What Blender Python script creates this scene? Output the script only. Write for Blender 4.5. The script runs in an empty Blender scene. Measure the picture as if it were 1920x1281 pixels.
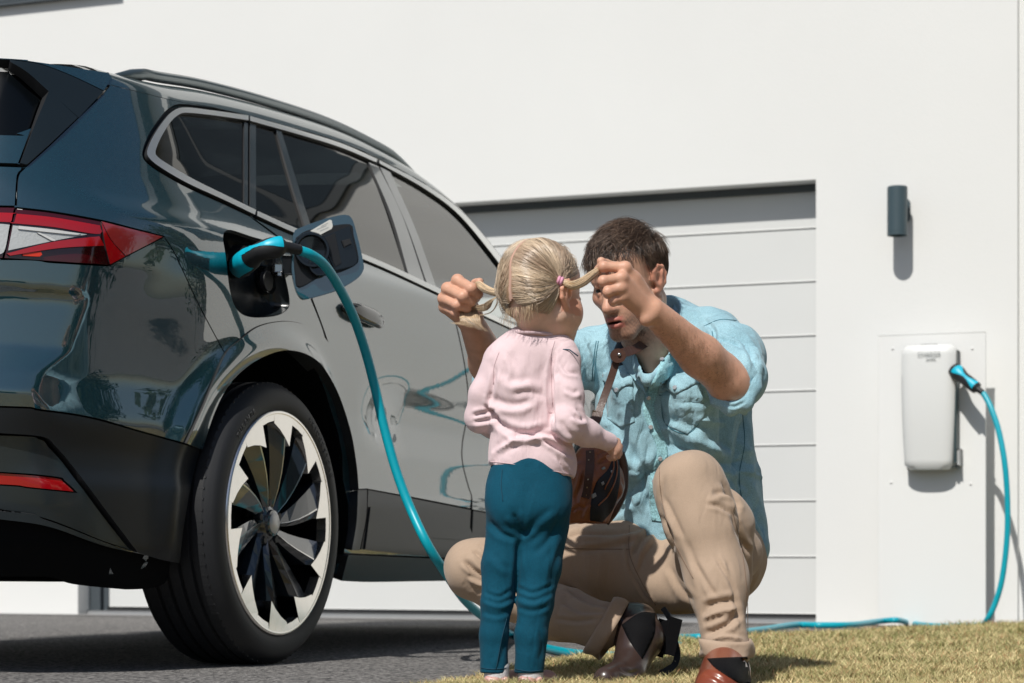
import bpy, bmesh, math, random
import numpy as np
from mathutils import Vector, Matrix
from mathutils.geometry import delaunay_2d_cdt
from mathutils.bvhtree import BVHTree
import openvdb

R = math.radians
scene = bpy.context.scene
col = scene.collection
rng = np.random.RandomState(7)
random.seed(7)

# ------------------------------------------------------------------ camera
FPX, CX, CY, CAMH = 4000.0, 960.0, 1037.0, 0.2956
cam_data = bpy.data.cameras.new('camera')
cam_data.lens = 75.0
cam_data.sensor_width = 36.0
cam_data.shift_y = (CY - 640.5) / 1920.0
cam_data.clip_start = 0.05
cam_data.clip_end = 600.0
cam_data.dof.use_dof = True
cam_data.dof.focus_distance = 4.75
cam_data.dof.aperture_fstop = 6.3
cam = bpy.data.objects.new('camera', cam_data)
cam.location = (0, 0, CAMH)
cam.rotation_euler = (R(90), 0, 0)
col.objects.link(cam)
scene.camera = cam

# ------------------------------------------------------------------ sky, sun, exposure
SUN_ELEV = R(50)
sun_h = Vector((0.40, 0.916))            # horizontal direction the light travels
sun_h.normalize()
sun_dir = Vector((sun_h.x * math.cos(SUN_ELEV), sun_h.y * math.cos(SUN_ELEV), -math.sin(SUN_ELEV)))
world = bpy.data.worlds.new('World')
scene.world = world
world.use_nodes = True
wn = world.node_tree
wn.nodes.clear()
sky = wn.nodes.new('ShaderNodeTexSky')
sky.sky_type = 'NISHITA'
sky.sun_disc = False
sky.sun_elevation = SUN_ELEV
sky.sun_rotation = math.atan2(-sun_h.x, -sun_h.y)
sky.air_density = 1.0
sky.dust_density = 1.2
sky.ozone_density = 1.0
bg = wn.nodes.new('ShaderNodeBackground')
bg.inputs['Strength'].default_value = 0.072
wo = wn.nodes.new('ShaderNodeOutputWorld')
wn.links.new(sky.outputs[0], bg.inputs[0])
wn.links.new(bg.outputs[0], wo.inputs[0])
sun_data = bpy.data.lights.new('sun', 'SUN')
sun_data.energy = 4.3
sun_data.angle = R(0.55)
sun_data.color = (1.0, 0.965, 0.905)
sun = bpy.data.objects.new('sun', sun_data)
sun.rotation_euler = sun_dir.to_track_quat('-Z', 'Y').to_euler()
sun.location = (-6, -12, 14)
col.objects.link(sun)
scene.view_settings.view_transform = 'Standard'
scene.view_settings.look = 'None'
scene.view_settings.exposure = 0.0
scene.view_settings.gamma = 1.0
scene.view_settings.use_curve_mapping = False
scene.render.engine = 'CYCLES'
scene.cycles.max_bounces = 8
scene.cycles.transparent_max_bounces = 12

# ------------------------------------------------------------------ helpers
def P(px, py, Y):
    """the point of the place that the photograph shows at a pixel, Y metres away"""
    return Vector(((px - CX) / FPX * Y, Y, CAMH + (CY - py) / FPX * Y))

def tag(o, label=None, cat=None, group=None, kind=None):
    if label: o['label'] = label
    if cat: o['category'] = cat
    if group: o['group'] = group
    if kind: o['kind'] = kind
    return o

def empty(name, loc=(0, 0, 0), rz=0.0, parent=None):
    o = bpy.data.objects.new(name, None)
    o.empty_display_size = 0.1
    o.location = loc
    o.rotation_euler = (0, 0, rz)
    o.parent = parent
    col.objects.link(o)
    return o

def world_matrix(o):
    m = Matrix.LocRotScale(o.location, o.rotation_euler, o.scale)
    return world_matrix(o.parent) @ o.matrix_parent_inverse @ m if o.parent else m

def link_mesh(name, me, mat=None, parent=None, smooth=True):
    o = bpy.data.objects.new(name, me)
    if mat is not None:
        for m in (mat if isinstance(mat, (list, tuple)) else [mat]):
            me.materials.append(m)
    if parent is not None:
        o.parent = parent
        o.matrix_parent_inverse = world_matrix(parent).inverted()
    col.objects.link(o)
    if smooth:
        me.shade_smooth()
    return o

def mesh_obj(name, verts, faces, mat=None, parent=None, smooth=True):
    me = bpy.data.meshes.new(name)
    me.from_pydata([tuple(v) for v in verts], [], faces)
    me.update()
    return link_mesh(name, me, mat, parent, smooth)

def bm_obj(name, bm, mat=None, parent=None, smooth=False, angle=None):
    me = bpy.data.meshes.new(name)
    bmesh.ops.recalc_face_normals(bm, faces=bm.faces)
    bm.to_mesh(me)
    bm.free()
    o = link_mesh(name, me, mat, parent, smooth)
    if angle:
        me.set_sharp_from_angle(angle=R(angle))
    return o

def box_bm(bm, c, size, axes=None, bevel=0.0):
    """axis box (or with the three axes given) into a bmesh"""
    ax = axes or (Vector((1, 0, 0)), Vector((0, 1, 0)), Vector((0, 0, 1)))
    r = bmesh.ops.create_cube(bm, size=1.0)
    vs = r['verts']
    for v in vs:
        p = v.co
        v.co = Vector(c) + ax[0] * p.x * size[0] + ax[1] * p.y * size[1] + ax[2] * p.z * size[2]
    if bevel > 0:
        es = list({e for v in vs for e in v.link_edges})
        bmesh.ops.bevel(bm, geom=es, offset=bevel, segments=2, affect='EDGES', profile=0.5)
    return bm

def tube_mesh(pts, rad, seg=10, caps=True):
    """round tube through points; rad a number or a list"""
    pts = [Vector(p) for p in pts]
    n = len(pts)
    rad = [rad] * n if not hasattr(rad, '__len__') else rad
    verts, faces = [], []
    t0 = (pts[1] - pts[0]).normalized()
    up = Vector((0, 0, 1)) if abs(t0.z) < 0.9 else Vector((1, 0, 0))
    nrm = (up - t0 * up.dot(t0)).normalized()
    for i, p in enumerate(pts):
        t = (pts[min(i + 1, n - 1)] - pts[max(i - 1, 0)]).normalized()
        nrm = (nrm - t * nrm.dot(t))
        nrm.normalize()
        b = t.cross(nrm)
        for k in range(seg):
            a = 2 * math.pi * k / seg
            verts.append(p + (nrm * math.cos(a) + b * math.sin(a)) * rad[i])
    for i in range(n - 1):
        for k in range(seg):
            k2 = (k + 1) % seg
            faces.append((i * seg + k, i * seg + k2, (i + 1) * seg + k2, (i + 1) * seg + k))
    if caps:
        faces.append(tuple(range(seg - 1, -1, -1)))
        faces.append(tuple(range((n - 1) * seg, n * seg)))
    return verts, faces

def tube(name, pts, rad, mat, parent=None, seg=10):
    v, f = tube_mesh(pts, rad, seg)
    return mesh_obj(name, v, f, mat, parent)

def join_vf(lst):
    V, F = [], []
    for v, f in lst:
        o = len(V)
        V += list(v)
        F += [tuple(i + o for i in g) for g in f]
    return V, F

def crspline(pts, n=8, closed=False):
    """Catmull-Rom through points (any dimension)"""
    pts = [np.array(p, float) for p in pts]
    out = []
    m = len(pts)
    rngi = range(m if closed else m - 1)
    for i in rngi:
        if closed:
            p0, p1, p2, p3 = pts[(i - 1) % m], pts[i], pts[(i + 1) % m], pts[(i + 2) % m]
        else:
            p1, p2 = pts[i], pts[i + 1]
            p0 = pts[i - 1] if i > 0 else 2 * p1 - p2
            p3 = pts[i + 2] if i + 2 < m else 2 * p2 - p1
        for k in range(n):
            t = k / n
            out.append(0.5 * ((2 * p1) + (-p0 + p2) * t + (2 * p0 - 5 * p1 + 4 * p2 - p3) * t * t + (-p0 + 3 * p1 - 3 * p2 + p3) * t ** 3))
    if not closed:
        out.append(pts[-1])
    return out

# ------------------------------------------------------------------ materials
def new_mat(name):
    m = bpy.data.materials.new(name)
    m.use_nodes = True
    nt = m.node_tree
    b = nt.nodes['Principled BSDF']
    return m, nt, b

def N(nt, t, **kw):
    n = nt.nodes.new(t)
    for k, v in kw.items():
        if k in n.inputs:
            n.inputs[k].default_value = v
        else:
            setattr(n, k, v)
    return n

def pmat(name, color, rough=0.5, metal=0.0, coat=0.0, coat_rough=0.02, ior=1.5, spec=0.5, var=0.0, vscale=8.0,
         bump=0.0, bscale=60.0, bdist=0.002, sheen=0.0, emit=None, rvar=0.0, coat_ior=1.5, detail=4.0, sss=0.0):
    m, nt, b = new_mat(name)
    L = nt.links.new
    b.inputs['Base Color'].default_value = (*color, 1)
    b.inputs['Roughness'].default_value = rough
    b.inputs['Metallic'].default_value = metal
    b.inputs['Coat Weight'].default_value = coat
    b.inputs['Coat Roughness'].default_value = coat_rough
    b.inputs['Coat IOR'].default_value = coat_ior
    b.inputs['IOR'].default_value = ior
    b.inputs['Specular IOR Level'].default_value = spec
    b.inputs['Sheen Weight'].default_value = sheen
    if sss:
        b.inputs['Subsurface Weight'].default_value = sss
        b.inputs['Subsurface Radius'].default_value = (0.012, 0.005, 0.003)
        b.inputs['Subsurface Scale'].default_value = 1.0
    tc = N(nt, 'ShaderNodeTexCoord')
    if var or rvar:
        nz = N(nt, 'ShaderNodeTexNoise', Scale=vscale, Detail=detail, Roughness=0.6)
        L(tc.outputs['Object'], nz.inputs['Vector'])
    if var:
        hs = N(nt, 'ShaderNodeMix', data_type='RGBA')
        c1 = tuple(max(0, c * (1 - var)) for c in color)
        c2 = tuple(min(1, c * (1 + var)) for c in color)
        hs.inputs[6].default_value = (*c1, 1)
        hs.inputs[7].default_value = (*c2, 1)
        L(nz.outputs['Fac'], hs.inputs[0])
        L(hs.outputs[2], b.inputs['Base Color'])
    if rvar:
        mr = N(nt, 'ShaderNodeMapRange')
        mr.inputs[3].default_value = max(0, rough - rvar)
        mr.inputs[4].default_value = rough + rvar
        L(nz.outputs['Fac'], mr.inputs[0])
        L(mr.outputs[0], b.inputs['Roughness'])
    if bump:
        nb = N(nt, 'ShaderNodeTexNoise', Scale=bscale, Detail=5.0, Roughness=0.6)
        bp = N(nt, 'ShaderNodeBump', Strength=bump, Distance=bdist)
        L(tc.outputs['Object'], nb.inputs['Vector'])
        L(nb.outputs['Fac'], bp.inputs['Height'])
        L(bp.outputs[0], b.inputs['Normal'])
    if emit:
        b.inputs['Emission Color'].default_value = (*emit[:3], 1)
        b.inputs['Emission Strength'].default_value = emit[3]
    return m

M = {}
M['render_white'] = pmat('white render', (0.735, 0.74, 0.725), 0.9, var=0.035, vscale=0.9, bump=0.6, bscale=140, bdist=0.002, spec=0.2)
M['door_white'] = pmat('white door steel', (0.645, 0.655, 0.645), 0.45, var=0.02, vscale=3, bump=0.08, bscale=90, bdist=0.001)
M['frame_grey'] = pmat('dark grey frame', (0.055, 0.068, 0.078), 0.5, var=0.1)
M['seal_black'] = pmat('black rubber seal', (0.012, 0.013, 0.015), 0.6)
M['board_white'] = pmat('white board', (0.765, 0.77, 0.755), 0.5, var=0.015, vscale=2)
M['plastic_white'] = pmat('white plastic', (0.68, 0.69, 0.675), 0.35, bump=0.05, bscale=300)
M['lamp_grey'] = pmat('blue grey lamp paint', (0.050, 0.080, 0.095), 0.42, var=0.06)
M['cable_teal'] = pmat('turquoise cable', (0.0, 0.34, 0.43), 0.38, var=0.08, vscale=20, bump=0.04, bscale=200)
M['grip_teal'] = pmat('bright turquoise grip', (0.0, 0.42, 0.58), 0.4)
M['rubber'] = pmat('black rubber', (0.012, 0.013, 0.015), 0.55, bump=0.1, bscale=300)
M['grey_print'] = pmat('grey print', (0.30, 0.32, 0.32), 0.6)
M['steel'] = pmat('bright steel', (0.6, 0.6, 0.6), 0.25, metal=1.0)

# ------------------------------------------------------------------ the car's place, the ground
PHI = R(21.2)
AX = Vector((math.sin(PHI), math.cos(PHI), 0))      # car axis, forward
BX = Vector((math.cos(PHI), -math.sin(PHI), 0))     # car right side, outward
ZW = 5.66
WHEEL = Vector(((527 - CX) / FPX * ZW, ZW, 0))      # rear wheel's contact on the ground
SLOPE = 0.0078                                      # the drive falls gently towards the house
def ground_z(x, y):
    return -SLOPE * ((x - WHEEL.x) * AX.x + (y - WHEEL.y) * AX.y)
def G(px, py, lift=0.0):
    """ground point seen at a pixel"""
    dx, dz = (px - CX) / FPX, (CY - py) / FPX
    # CAMH + dz*Y = -S*((dx*Y-wx)ax+(Y-wy)ay)
    Y = (SLOPE * (WHEEL.x * AX.x + WHEEL.y * AX.y) - CAMH + lift) / (dz + SLOPE * (dx * AX.x + AX.y))
    return Vector((dx * Y, Y, CAMH + dz * Y))

# wall frame
TH = R(21.4)
WX = Vector((math.cos(TH), -math.sin(TH), 0))       # along the wall, to the right
WN = Vector((-math.sin(TH), -math.cos(TH), 0))      # out of the wall, to the viewer
W0 = Vector(((1530 - CX) / FPX * 10.0, 10.0, 0))
UPV = Vector((0, 0, 1))
def WP(q, z, d=0.0):
    return W0 + WX * q + WN * d + UPV * z
def wall_qz(px, py, d=0.0):
    dirv = Vector(((px - CX) / FPX, 1, (CY - py) / FPX))
    o = Vector((0, 0, CAMH))
    t = ((W0 + WN * d) - o).dot(WN) / dirv.dot(WN)
    p = o + dirv * t
    return (p - W0).dot(WX), p.z

def ground_sheet():
    m, nt, b = new_mat('asphalt')
    L = nt.links.new
    tc = N(nt, 'ShaderNodeTexCoord')
    n1 = N(nt, 'ShaderNodeTexNoise', Scale=0.8, Detail=5.0)
    n2 = N(nt, 'ShaderNodeTexVoronoi', Scale=115.0)
    n3 = N(nt, 'ShaderNodeTexNoise', Scale=240.0, Detail=2.0)
    for n in (n1, n2, n3): L(tc.outputs['Object'], n.inputs['Vector'])
    r = N(nt, 'ShaderNodeValToRGB')
    r.color_ramp.elements[0].position = 0.15; r.color_ramp.elements[0].color = (0.018, 0.018, 0.02, 1)
    r.color_ramp.elements[1].position = 0.9; r.color_ramp.elements[1].color = (0.30, 0.29, 0.28, 1)
    L(n2.outputs['Color'], r.inputs[0])
    mx = N(nt, 'ShaderNodeMix', data_type='RGBA', blend_type='MULTIPLY')
    mx.inputs[0].default_value = 0.6
    L(r.outputs[0], mx.inputs[6])
    r2 = N(nt, 'ShaderNodeValToRGB')
    r2.color_ramp.elements[0].color = (0.7, 0.7, 0.7, 1); r2.color_ramp.elements[1].color = (1.25, 1.22, 1.18, 1)
    L(n1.outputs['Fac'], r2.inputs[0]); L(r2.outputs[0], mx.inputs[7])
    L(mx.outputs[2], b.inputs['Base Color'])
    b.inputs['Roughness'].default_value = 0.9
    bp = N(nt, 'ShaderNodeBump', Strength=0.9, Distance=0.004)
    ad = N(nt, 'ShaderNodeMath', operation='ADD')
    L(n2.outputs['Distance'], ad.inputs[0]); L(n3.outputs['Fac'], ad.inputs[1])
    L(ad.outputs[0], bp.inputs['Height']); L(bp.outputs[0], b.inputs['Normal'])
    vs, fs = [], []
    xs = np.linspace(-150, 150, 31); ys = np.linspace(-150, 150, 31)
    for y in ys:
        for x in xs: vs.append((x, y, ground_z(x, max(-12, min(14, y)))))
    # keep it planar near the scene; far parts level out
    vs, fs = [], []
    def lin(a, b, n): return list(np.linspace(a, b, n))
    X = lin(-150, -15, 6) + lin(-12, 12, 13) + lin(15, 150, 6)
    Yv = lin(-150, -15, 6) + lin(-12, 16, 15) + lin(20, 150, 6)
    for y in Yv:
        for x in X:
            vs.append((x, y, ground_z(max(-12, min(12, x)), max(-12, min(16, y)))))
    nx = len(X)
    for j in range(len(Yv) - 1):
        for i in range(nx - 1):
            fs.append((j * nx + i, j * nx + i + 1, (j + 1) * nx + i + 1, (j + 1) * nx + i))
    o = mesh_obj('driveway', vs, fs, m, smooth=False)
    tag(o, kind='structure')
ground_sheet()

# ------------------------------------------------------------------ house wall with garage door
REC = 0.115
q_r = 0.0                                   # right jamb
q_l = wall_qz(146, 1120)[0]                 # left jamb
z_top = wall_qz(1530, 336.5)[1]
def house():
    root = empty('house', WP(3.0, 0.0, 0))
    tag(root, 'white rendered house front with the garage opening and a dark upper window', 'house')
    bm = bmesh.new()
    T = 0.30
    q0, q1, zt, zb = -16.0, 5.2, 5.6, -0.35
    qs = wall_qz(1908, 400)[0]               # slight step in the facade at the right
    def slab(a, b2, lo, hi, d=0.0):
        c = WP((a + b2) / 2, (lo + hi) / 2, d - T / 2)
        box_bm(bm, c, (b2 - a, T, hi - lo), (WX, WN, UPV))
    slab(q0, q_l, zb, z_top)
    slab(q_r, qs, zb, z_top)
    slab(q0, qs, z_top, zt)
    slab(qs, q1, zb, zt, -0.035)
    # side return so the front reads as a building
    box_bm(bm, WP(q1 - 0.15, (zt + zb) / 2, -3.2), (0.3, 5.8, zt - zb), (WX, WN, UPV))
    box_bm(bm, WP(q0 + 0.15, (zt + zb) / 2, -3.2), (0.3, 5.8, zt - zb), (WX, WN, UPV))
    bm_obj('wall', bm, M['render_white'], root)
    bm = bmesh.new()
    box_bm(bm, WP((q0 + q1) / 2, zt + 0.12, -3.0), (q1 - q0 + 0.5, 6.8, 0.24), (WX, WN, UPV), 0.01)
    bm_obj('flat_roof', bm, M['frame_grey'], root)
    # upper window, its lower frame shows in the corner of the view
    wq, wz = wall_qz(0, 12, 0.05)
    wz += 0.03; qe = wq + 0.72
    w = empty('window', WP(qe - 1.2, wz + .6, 0), parent=None)
    w.parent = root; w.matrix_parent_inverse = world_matrix(root).inverted()
    bm = bmesh.new()
    h = 1.3; wd = 2.4
    for (a, b2, lo, hi) in ((qe - wd, qe, wz, wz + 0.07), (qe - wd, qe, wz + h - 0.07, wz + h), (qe - wd, qe - wd + 0.07, wz + .07, wz + h - .07),
                            (qe - 0.07, qe, wz + .07, wz + h - .07), (qe - wd / 2 - .04, qe - wd / 2 + .04, wz + .07, wz + h - .07)):
        box_bm(bm, WP((a + b2) / 2, (lo + hi) / 2, 0.008), (b2 - a, 0.05, hi - lo), (WX, WN, UPV), 0.004)
    bm_obj('window_frame', bm, M['frame_grey'], w)
    bm = bmesh.new()
    box_bm(bm, WP(qe - wd / 2, wz + h / 2, 0.006), (wd - .12, 0.012, h - .12), (WX, WN, UPV))
    bm_obj('pane', bm, pmat('window pane', (0.03, 0.045, 0.055), 0.05, spec=0.9), w)
    bm = bmesh.new()
    box_bm(bm, WP(qe - wd / 2, wz - 0.012, 0.010), (wd + .04, 0.06, 0.02), (WX, WN, UPV), 0.003)
    bm_obj('window_sill', bm, M['frame_grey'], w)
    # unseen upper windows above the view, added as dark shapes for the car to mirror
    pm = M['pane_dark'] = pmat('dark window pane', (0.03, 0.045, 0.055), 0.05, spec=0.9)
    for qa, qb in ((-.6, 1.5), (2.5, 4.4)):
        w2 = empty('window', WP((qa + qb) / 2, 3.9, 0)); w2.parent = root; w2.matrix_parent_inverse = world_matrix(root).inverted()
        bm = bmesh.new(); lo_, hi_ = 3.35, 4.9
        for (a, b2, lo, hi) in ((qa, qb, lo_, lo_ + .07), (qa, qb, hi_ - .07, hi_), (qa, qa + .07, lo_ + .07, hi_ - .07), (qb - .07, qb, lo_ + .07, hi_ - .07), ((qa + qb) / 2 - .04, (qa + qb) / 2 + .04, lo_ + .07, hi_ - .07)):
            box_bm(bm, WP((a + b2) / 2, (lo + hi) / 2, 0.008), (b2 - a, 0.05, hi - lo), (WX, WN, UPV), 0.004)
        bm_obj('window_frame', bm, M['frame_grey'], w2)
        bm = bmesh.new(); box_bm(bm, WP((qa + qb) / 2, (lo_ + hi_) / 2, 0.006), (qb - qa - .12, 0.012, hi_ - lo_ - .12), (WX, WN, UPV)); bm_obj('pane', bm, pm, w2)
    return root
house_root = house()

def garage_door():
    dz = -REC - 0.02
    root = empty('garage_door', WP((q_l + q_r) / 2, 0.0, dz))
    tag(root, 'wide white sectional garage door set back in a dark grey frame', 'garage door')
    zb = wall_qz(1530, 1152, dz)[1]
    ys = [427.5, 527.5, 629, 732, 834, 939, 1044.5]
    zs = [wall_qz(1530, y, dz)[1] for y in ys]
    edges = [z_top + 0.13] + zs + [zb]
    ql = q_l + 0.11; qr = q_r + 0.0
    fr = bmesh.new()
    box_bm(fr, WP(q_l + 0.035, (z_top) / 2, -REC - .04), (0.07, 0.08, z_top + 0.5), (WX, WN, UPV), 0.004)
    box_bm(fr, WP(q_l + 0.095, (z_top) / 2, -REC - .05), (0.035, 0.06, z_top + 0.5), (WX, WN, UPV), 0.004)
    zt = wall_qz(1530, 358, -REC)[1]
    box_bm(fr, WP((q_l + q_r) / 2, zt + 0.05, -REC - .045), (q_r - q_l - 0.002, 0.09, 0.1), (WX, WN, UPV), 0.003)
    bm_obj('door_frame', fr, M['frame_grey'], root)
    prev = None
    for i in range(len(edges) - 1):
        hi, lo = edges[i], edges[i + 1]
        g = 0.0018
        bm = bmesh.new()
        # a panel with a shallow chamfer along its top and bottom
        box_bm(bm, WP((ql + qr) / 2, (hi + lo) / 2, dz - 0.02), (qr - ql - .008, 0.04, hi - lo - 2 * g), (WX, WN, UPV), 0.0040)
        bm_obj('panel', bm, M['door_white'], root)
    bm = bmesh.new()
    box_bm(bm, WP((ql + qr) / 2, 1.0, dz - .05), (qr - ql + 0.2, 0.012, 2.6), (WX, WN, UPV))
    bm_obj('backing', bm, pmat('seam grey', (0.5, 0.51, 0.51), 0.8), root)
    bm = bmesh.new()
    box_bm(bm, WP((ql + qr) / 2, zb - 0.010, dz - .012), (qr - ql, 0.045, 0.018), (WX, WN, UPV), 0.004)
    bm_obj('bottom_seal', bm, M['seal_black'], root)
    bm = bmesh.new()
    box_bm(bm, WP((q_l + q_r) / 2, zb - 0.019 - 0.06, -REC - .07), (q_r - q_l - .002, 0.19, 0.118), (WX, WN, UPV), 0.003)
    bm_obj('threshold', bm, pmat('threshold metal', (0.30, 0.31, 0.32), 0.5, var=.1), root)
    # right jamb rubber
    bm = bmesh.new()
    box_bm(bm, WP(q_r - 0.006, 1.0, dz + 0.012), (0.010, 0.03, 2.4), (WX, WN, UPV))
    bm_obj('side_seal', bm, M['frame_grey'], root)
garage_door()

# paving strip along the house foot (a narrow grey channel)
def paving():
    vs = []
    q0, q1 = -16, 5.2
    bm = bmesh.new()
    n = 54
    for i in range(n):
        a = q0 + (q1 - q0) * i / n; b2 = q0 + (q1 - q0) * (i + 1) / n
    me_v, me_f = [], []
    for q in np.linspace(q0, q1, 28):
        for d in (-0.02, 0.22):
            p = WP(q, 0, d); p.z = ground_z(p.x, p.y) + 0.004
            me_v.append(p)
    for i in range(27):
        me_f.append((2 * i, 2 * i + 1, 2 * i + 3, 2 * i + 2))
    o = mesh_obj('paving_strip', me_v, me_f, pmat('concrete strip', (0.27, 0.265, 0.26), 0.9, var=0.15, vscale=12, bump=.3), smooth=False)
    tag(o, kind='structure')
paving()

# ------------------------------------------------------------------ lawn
def lawn():
    edge_px = [(620, 1345), (760, 1312), (860, 1290), (930, 1274), (1020, 1254), (1100, 1238), (1180, 1222), (1280, 1209), (1440, 1199), (1600, 1192), (1750, 1184), (1920, 1178)]
    E = [G(*p) for p in edge_px]
    Es = [Vector(v) for v in crspline([tuple(e) for e in E], 6)]
    far = Es[-1]
    # continue the far edge parallel to the wall
    far2 = far + WX * 8
    poly = [(e.x, e.y) for e in Es] + [(far2.x, far2.y), (far2.x + 2, -6), (E[0].x - 0.4, -6)]
    def lz(x, y): return ground_z(x, y) + 0.006
    # ground patch (soil and thatch)
    vin = [Vector(p) for p in poly]
    ed = [(i, (i + 1) % len(poly)) for i in range(len(poly))]
    r = delaunay_2d_cdt(vin, ed, [], 1, 1e-5)
    m, nt, b = new_mat('lawn soil')
    L = nt.links.new
    tc = N(nt, 'ShaderNodeTexCoord')
    n1 = N(nt, 'ShaderNodeTexNoise', Scale=30.0, Detail=6.0)
    L(tc.outputs['Object'], n1.inputs['Vector'])
    rp = N(nt, 'ShaderNodeValToRGB')
    rp.color_ramp.elements[0].position = .3; rp.color_ramp.elements[0].color = (0.045, 0.038, 0.018, 1)
    rp.color_ramp.elements[1].position = .75; rp.color_ramp.elements[1].color = (0.34, 0.27, 0.13, 1)
    L(n1.outputs['Fac'], rp.inputs[0]); L(rp.outputs[0], b.inputs['Base Color'])
    b.inputs['Roughness'].default_value = 0.95
    o = mesh_obj('lawn', [(v.x, v.y, lz(v.x, v.y)) for v in r[0]], [tuple(f) for f in r[2]], m, smooth=False)
    tag(o, kind='structure')
    # blades, dense where the lens sees them
    def inside(x, y):
        c = np.zeros(len(x), bool)
        px = np.array([p[0] for p in poly]); py = np.array([p[1] for p in poly])
        j = len(px) - 1
        for i in range(len(px)):
            cond = ((py[i] > y) != (py[j] > y))
            xi = (px[j] - px[i]) * (y - py[i]) / (py[j] - py[i] + 1e-12) + px[i]
            c ^= cond & (x < xi)
            j = i
        return c
    n = 900000
    u = rng.rand(n)
    Y = 1 / (1 / 3.9 + u * (1 / 10.2 - 1 / 3.9))
    Xr = (rng.rand(n) * 1.30 - 0.52) * 0.27 * Y * 1.35
    ok = inside(Xr, Y)
    wdist = -((Xr - W0.x) * WN.x + (Y - W0.y) * WN.y) * -1
    ok &= wdist > 0.15
    Xr, Y = Xr[ok], Y[ok]
    # edges get thinner
    n = len(Y)
    if n > 300000:
        s = rng.permutation(n)[:300000]; Xr, Y = Xr[s], Y[s]; n = len(Y)
    # patchiness
    def pn(x, y, f, sd):
        from math import sin
        return (np.sin(x * f + sd) * np.sin(y * f * 1.13 + sd * 2.1) + np.sin(x * f * 2.3 + 1.7 * sd) * np.sin(y * f * 1.9 - sd) * .6) / 1.6
    patch = pn(Xr, Y, 5.1, 1.3) * .5 + pn(Xr, Y, 17, 4.4) * .5 + (Y - 5.5) * 0.10
    h = (0.011 + 0.024 * rng.rand(n) ** 1.5) * (1 + 0.5 * np.clip(patch, -1, 1)) * np.clip(0.75 + Y * 0.03, .8, 1.1)
    w = 0.0016 + 0.0016 * rng.rand(n)
    w *= np.clip(Y / 5.0, 1, 2)
    ang = rng.rand(n) * 2 * math.pi
    la = rng.rand(n) * 2 * math.pi; ll = h * (0.3 + 0.9 * rng.rand(n))
    z = -SLOPE * ((Xr - WHEEL.x) * AX.x + (Y - WHEEL.y) * AX.y) + 0.004
    V = np.zeros((n, 5, 3), np.float32)
    cx_, sx_ = np.cos(ang) * w / 2, np.sin(ang) * w / 2
    V[:, 0] = np.stack([Xr - cx_, Y - sx_, z], 1); V[:, 1] = np.stack([Xr + cx_, Y + sx_, z], 1)
    mxx, myy = Xr + np.cos(la) * ll * .35, Y + np.sin(la) * ll * .35
    V[:, 2] = np.stack([mxx + cx_ * .8, myy + sx_ * .8, z + h * .6], 1); V[:, 3] = np.stack([mxx - cx_ * .8, myy - sx_ * .8, z + h * .6], 1)
    V[:, 4] = np.stack([Xr + np.cos(la) * ll, Y + np.sin(la) * ll, z + h], 1)
    base = np.arange(n) * 5
    quads = np.stack([base, base + 1, base + 2, base + 3], 1)
    tris = np.stack([base + 3, base + 2, base + 4], 1)
    me = bpy.data.meshes.new('grass')
    me.vertices.add(n * 5); me.vertices.foreach_set('co', V.reshape(-1))
    loops = np.concatenate([quads.reshape(-1), tris.reshape(-1)]).astype(np.int32)
    me.loops.add(len(loops)); me.loops.foreach_set('vertex_index', loops)
    st = np.concatenate([np.arange(n) * 4, n * 4 + np.arange(n) * 3]).astype(np.int32)
    me.polygons.add(2 * n); me.polygons.foreach_set('loop_start', st)
    me.update(calc_edges=True)
    c = np.zeros((n, 3))
    dry = np.clip(0.60 - patch * .45 + (rng.rand(n) - .5) * .9, 0, 1)[:, None]
    green = np.array([0.15, 0.185, 0.045]); straw = np.array([0.80, 0.66, 0.36]); brown = np.array([0.46, 0.26, 0.13])
    c = green * (1 - dry) + straw * dry
    br = (rng.rand(n) < .12 * (1 + pn(Xr, Y, 9, 2.2)))[:, None]
    c = np.where(br, brown, c) * (0.75 + .5 * rng.rand(n))[:, None]
    ca = me.color_attributes.new('Col', 'FLOAT_COLOR', 'POINT')
    cc = np.ones((n, 5, 4), np.float32); cc[:, :, :3] = c[:, None, :]
    ca.data.foreach_set('color', cc.reshape(-1))
    m, nt, b = new_mat('grass blades')
    at = N(nt, 'ShaderNodeAttribute', attribute_name='Col')
    nt.links.new(at.outputs['Color'], b.inputs['Base Color'])
    b.inputs['Roughness'].default_value = 0.6
    b.inputs['Specular IOR Level'].default_value = 0.25
    o = link_mesh('grass', me, m, None, smooth=False)
    tag(o, 'short dry green and straw coloured lawn grass in front of the house', 'grass', kind='stuff')
lawn()

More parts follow.
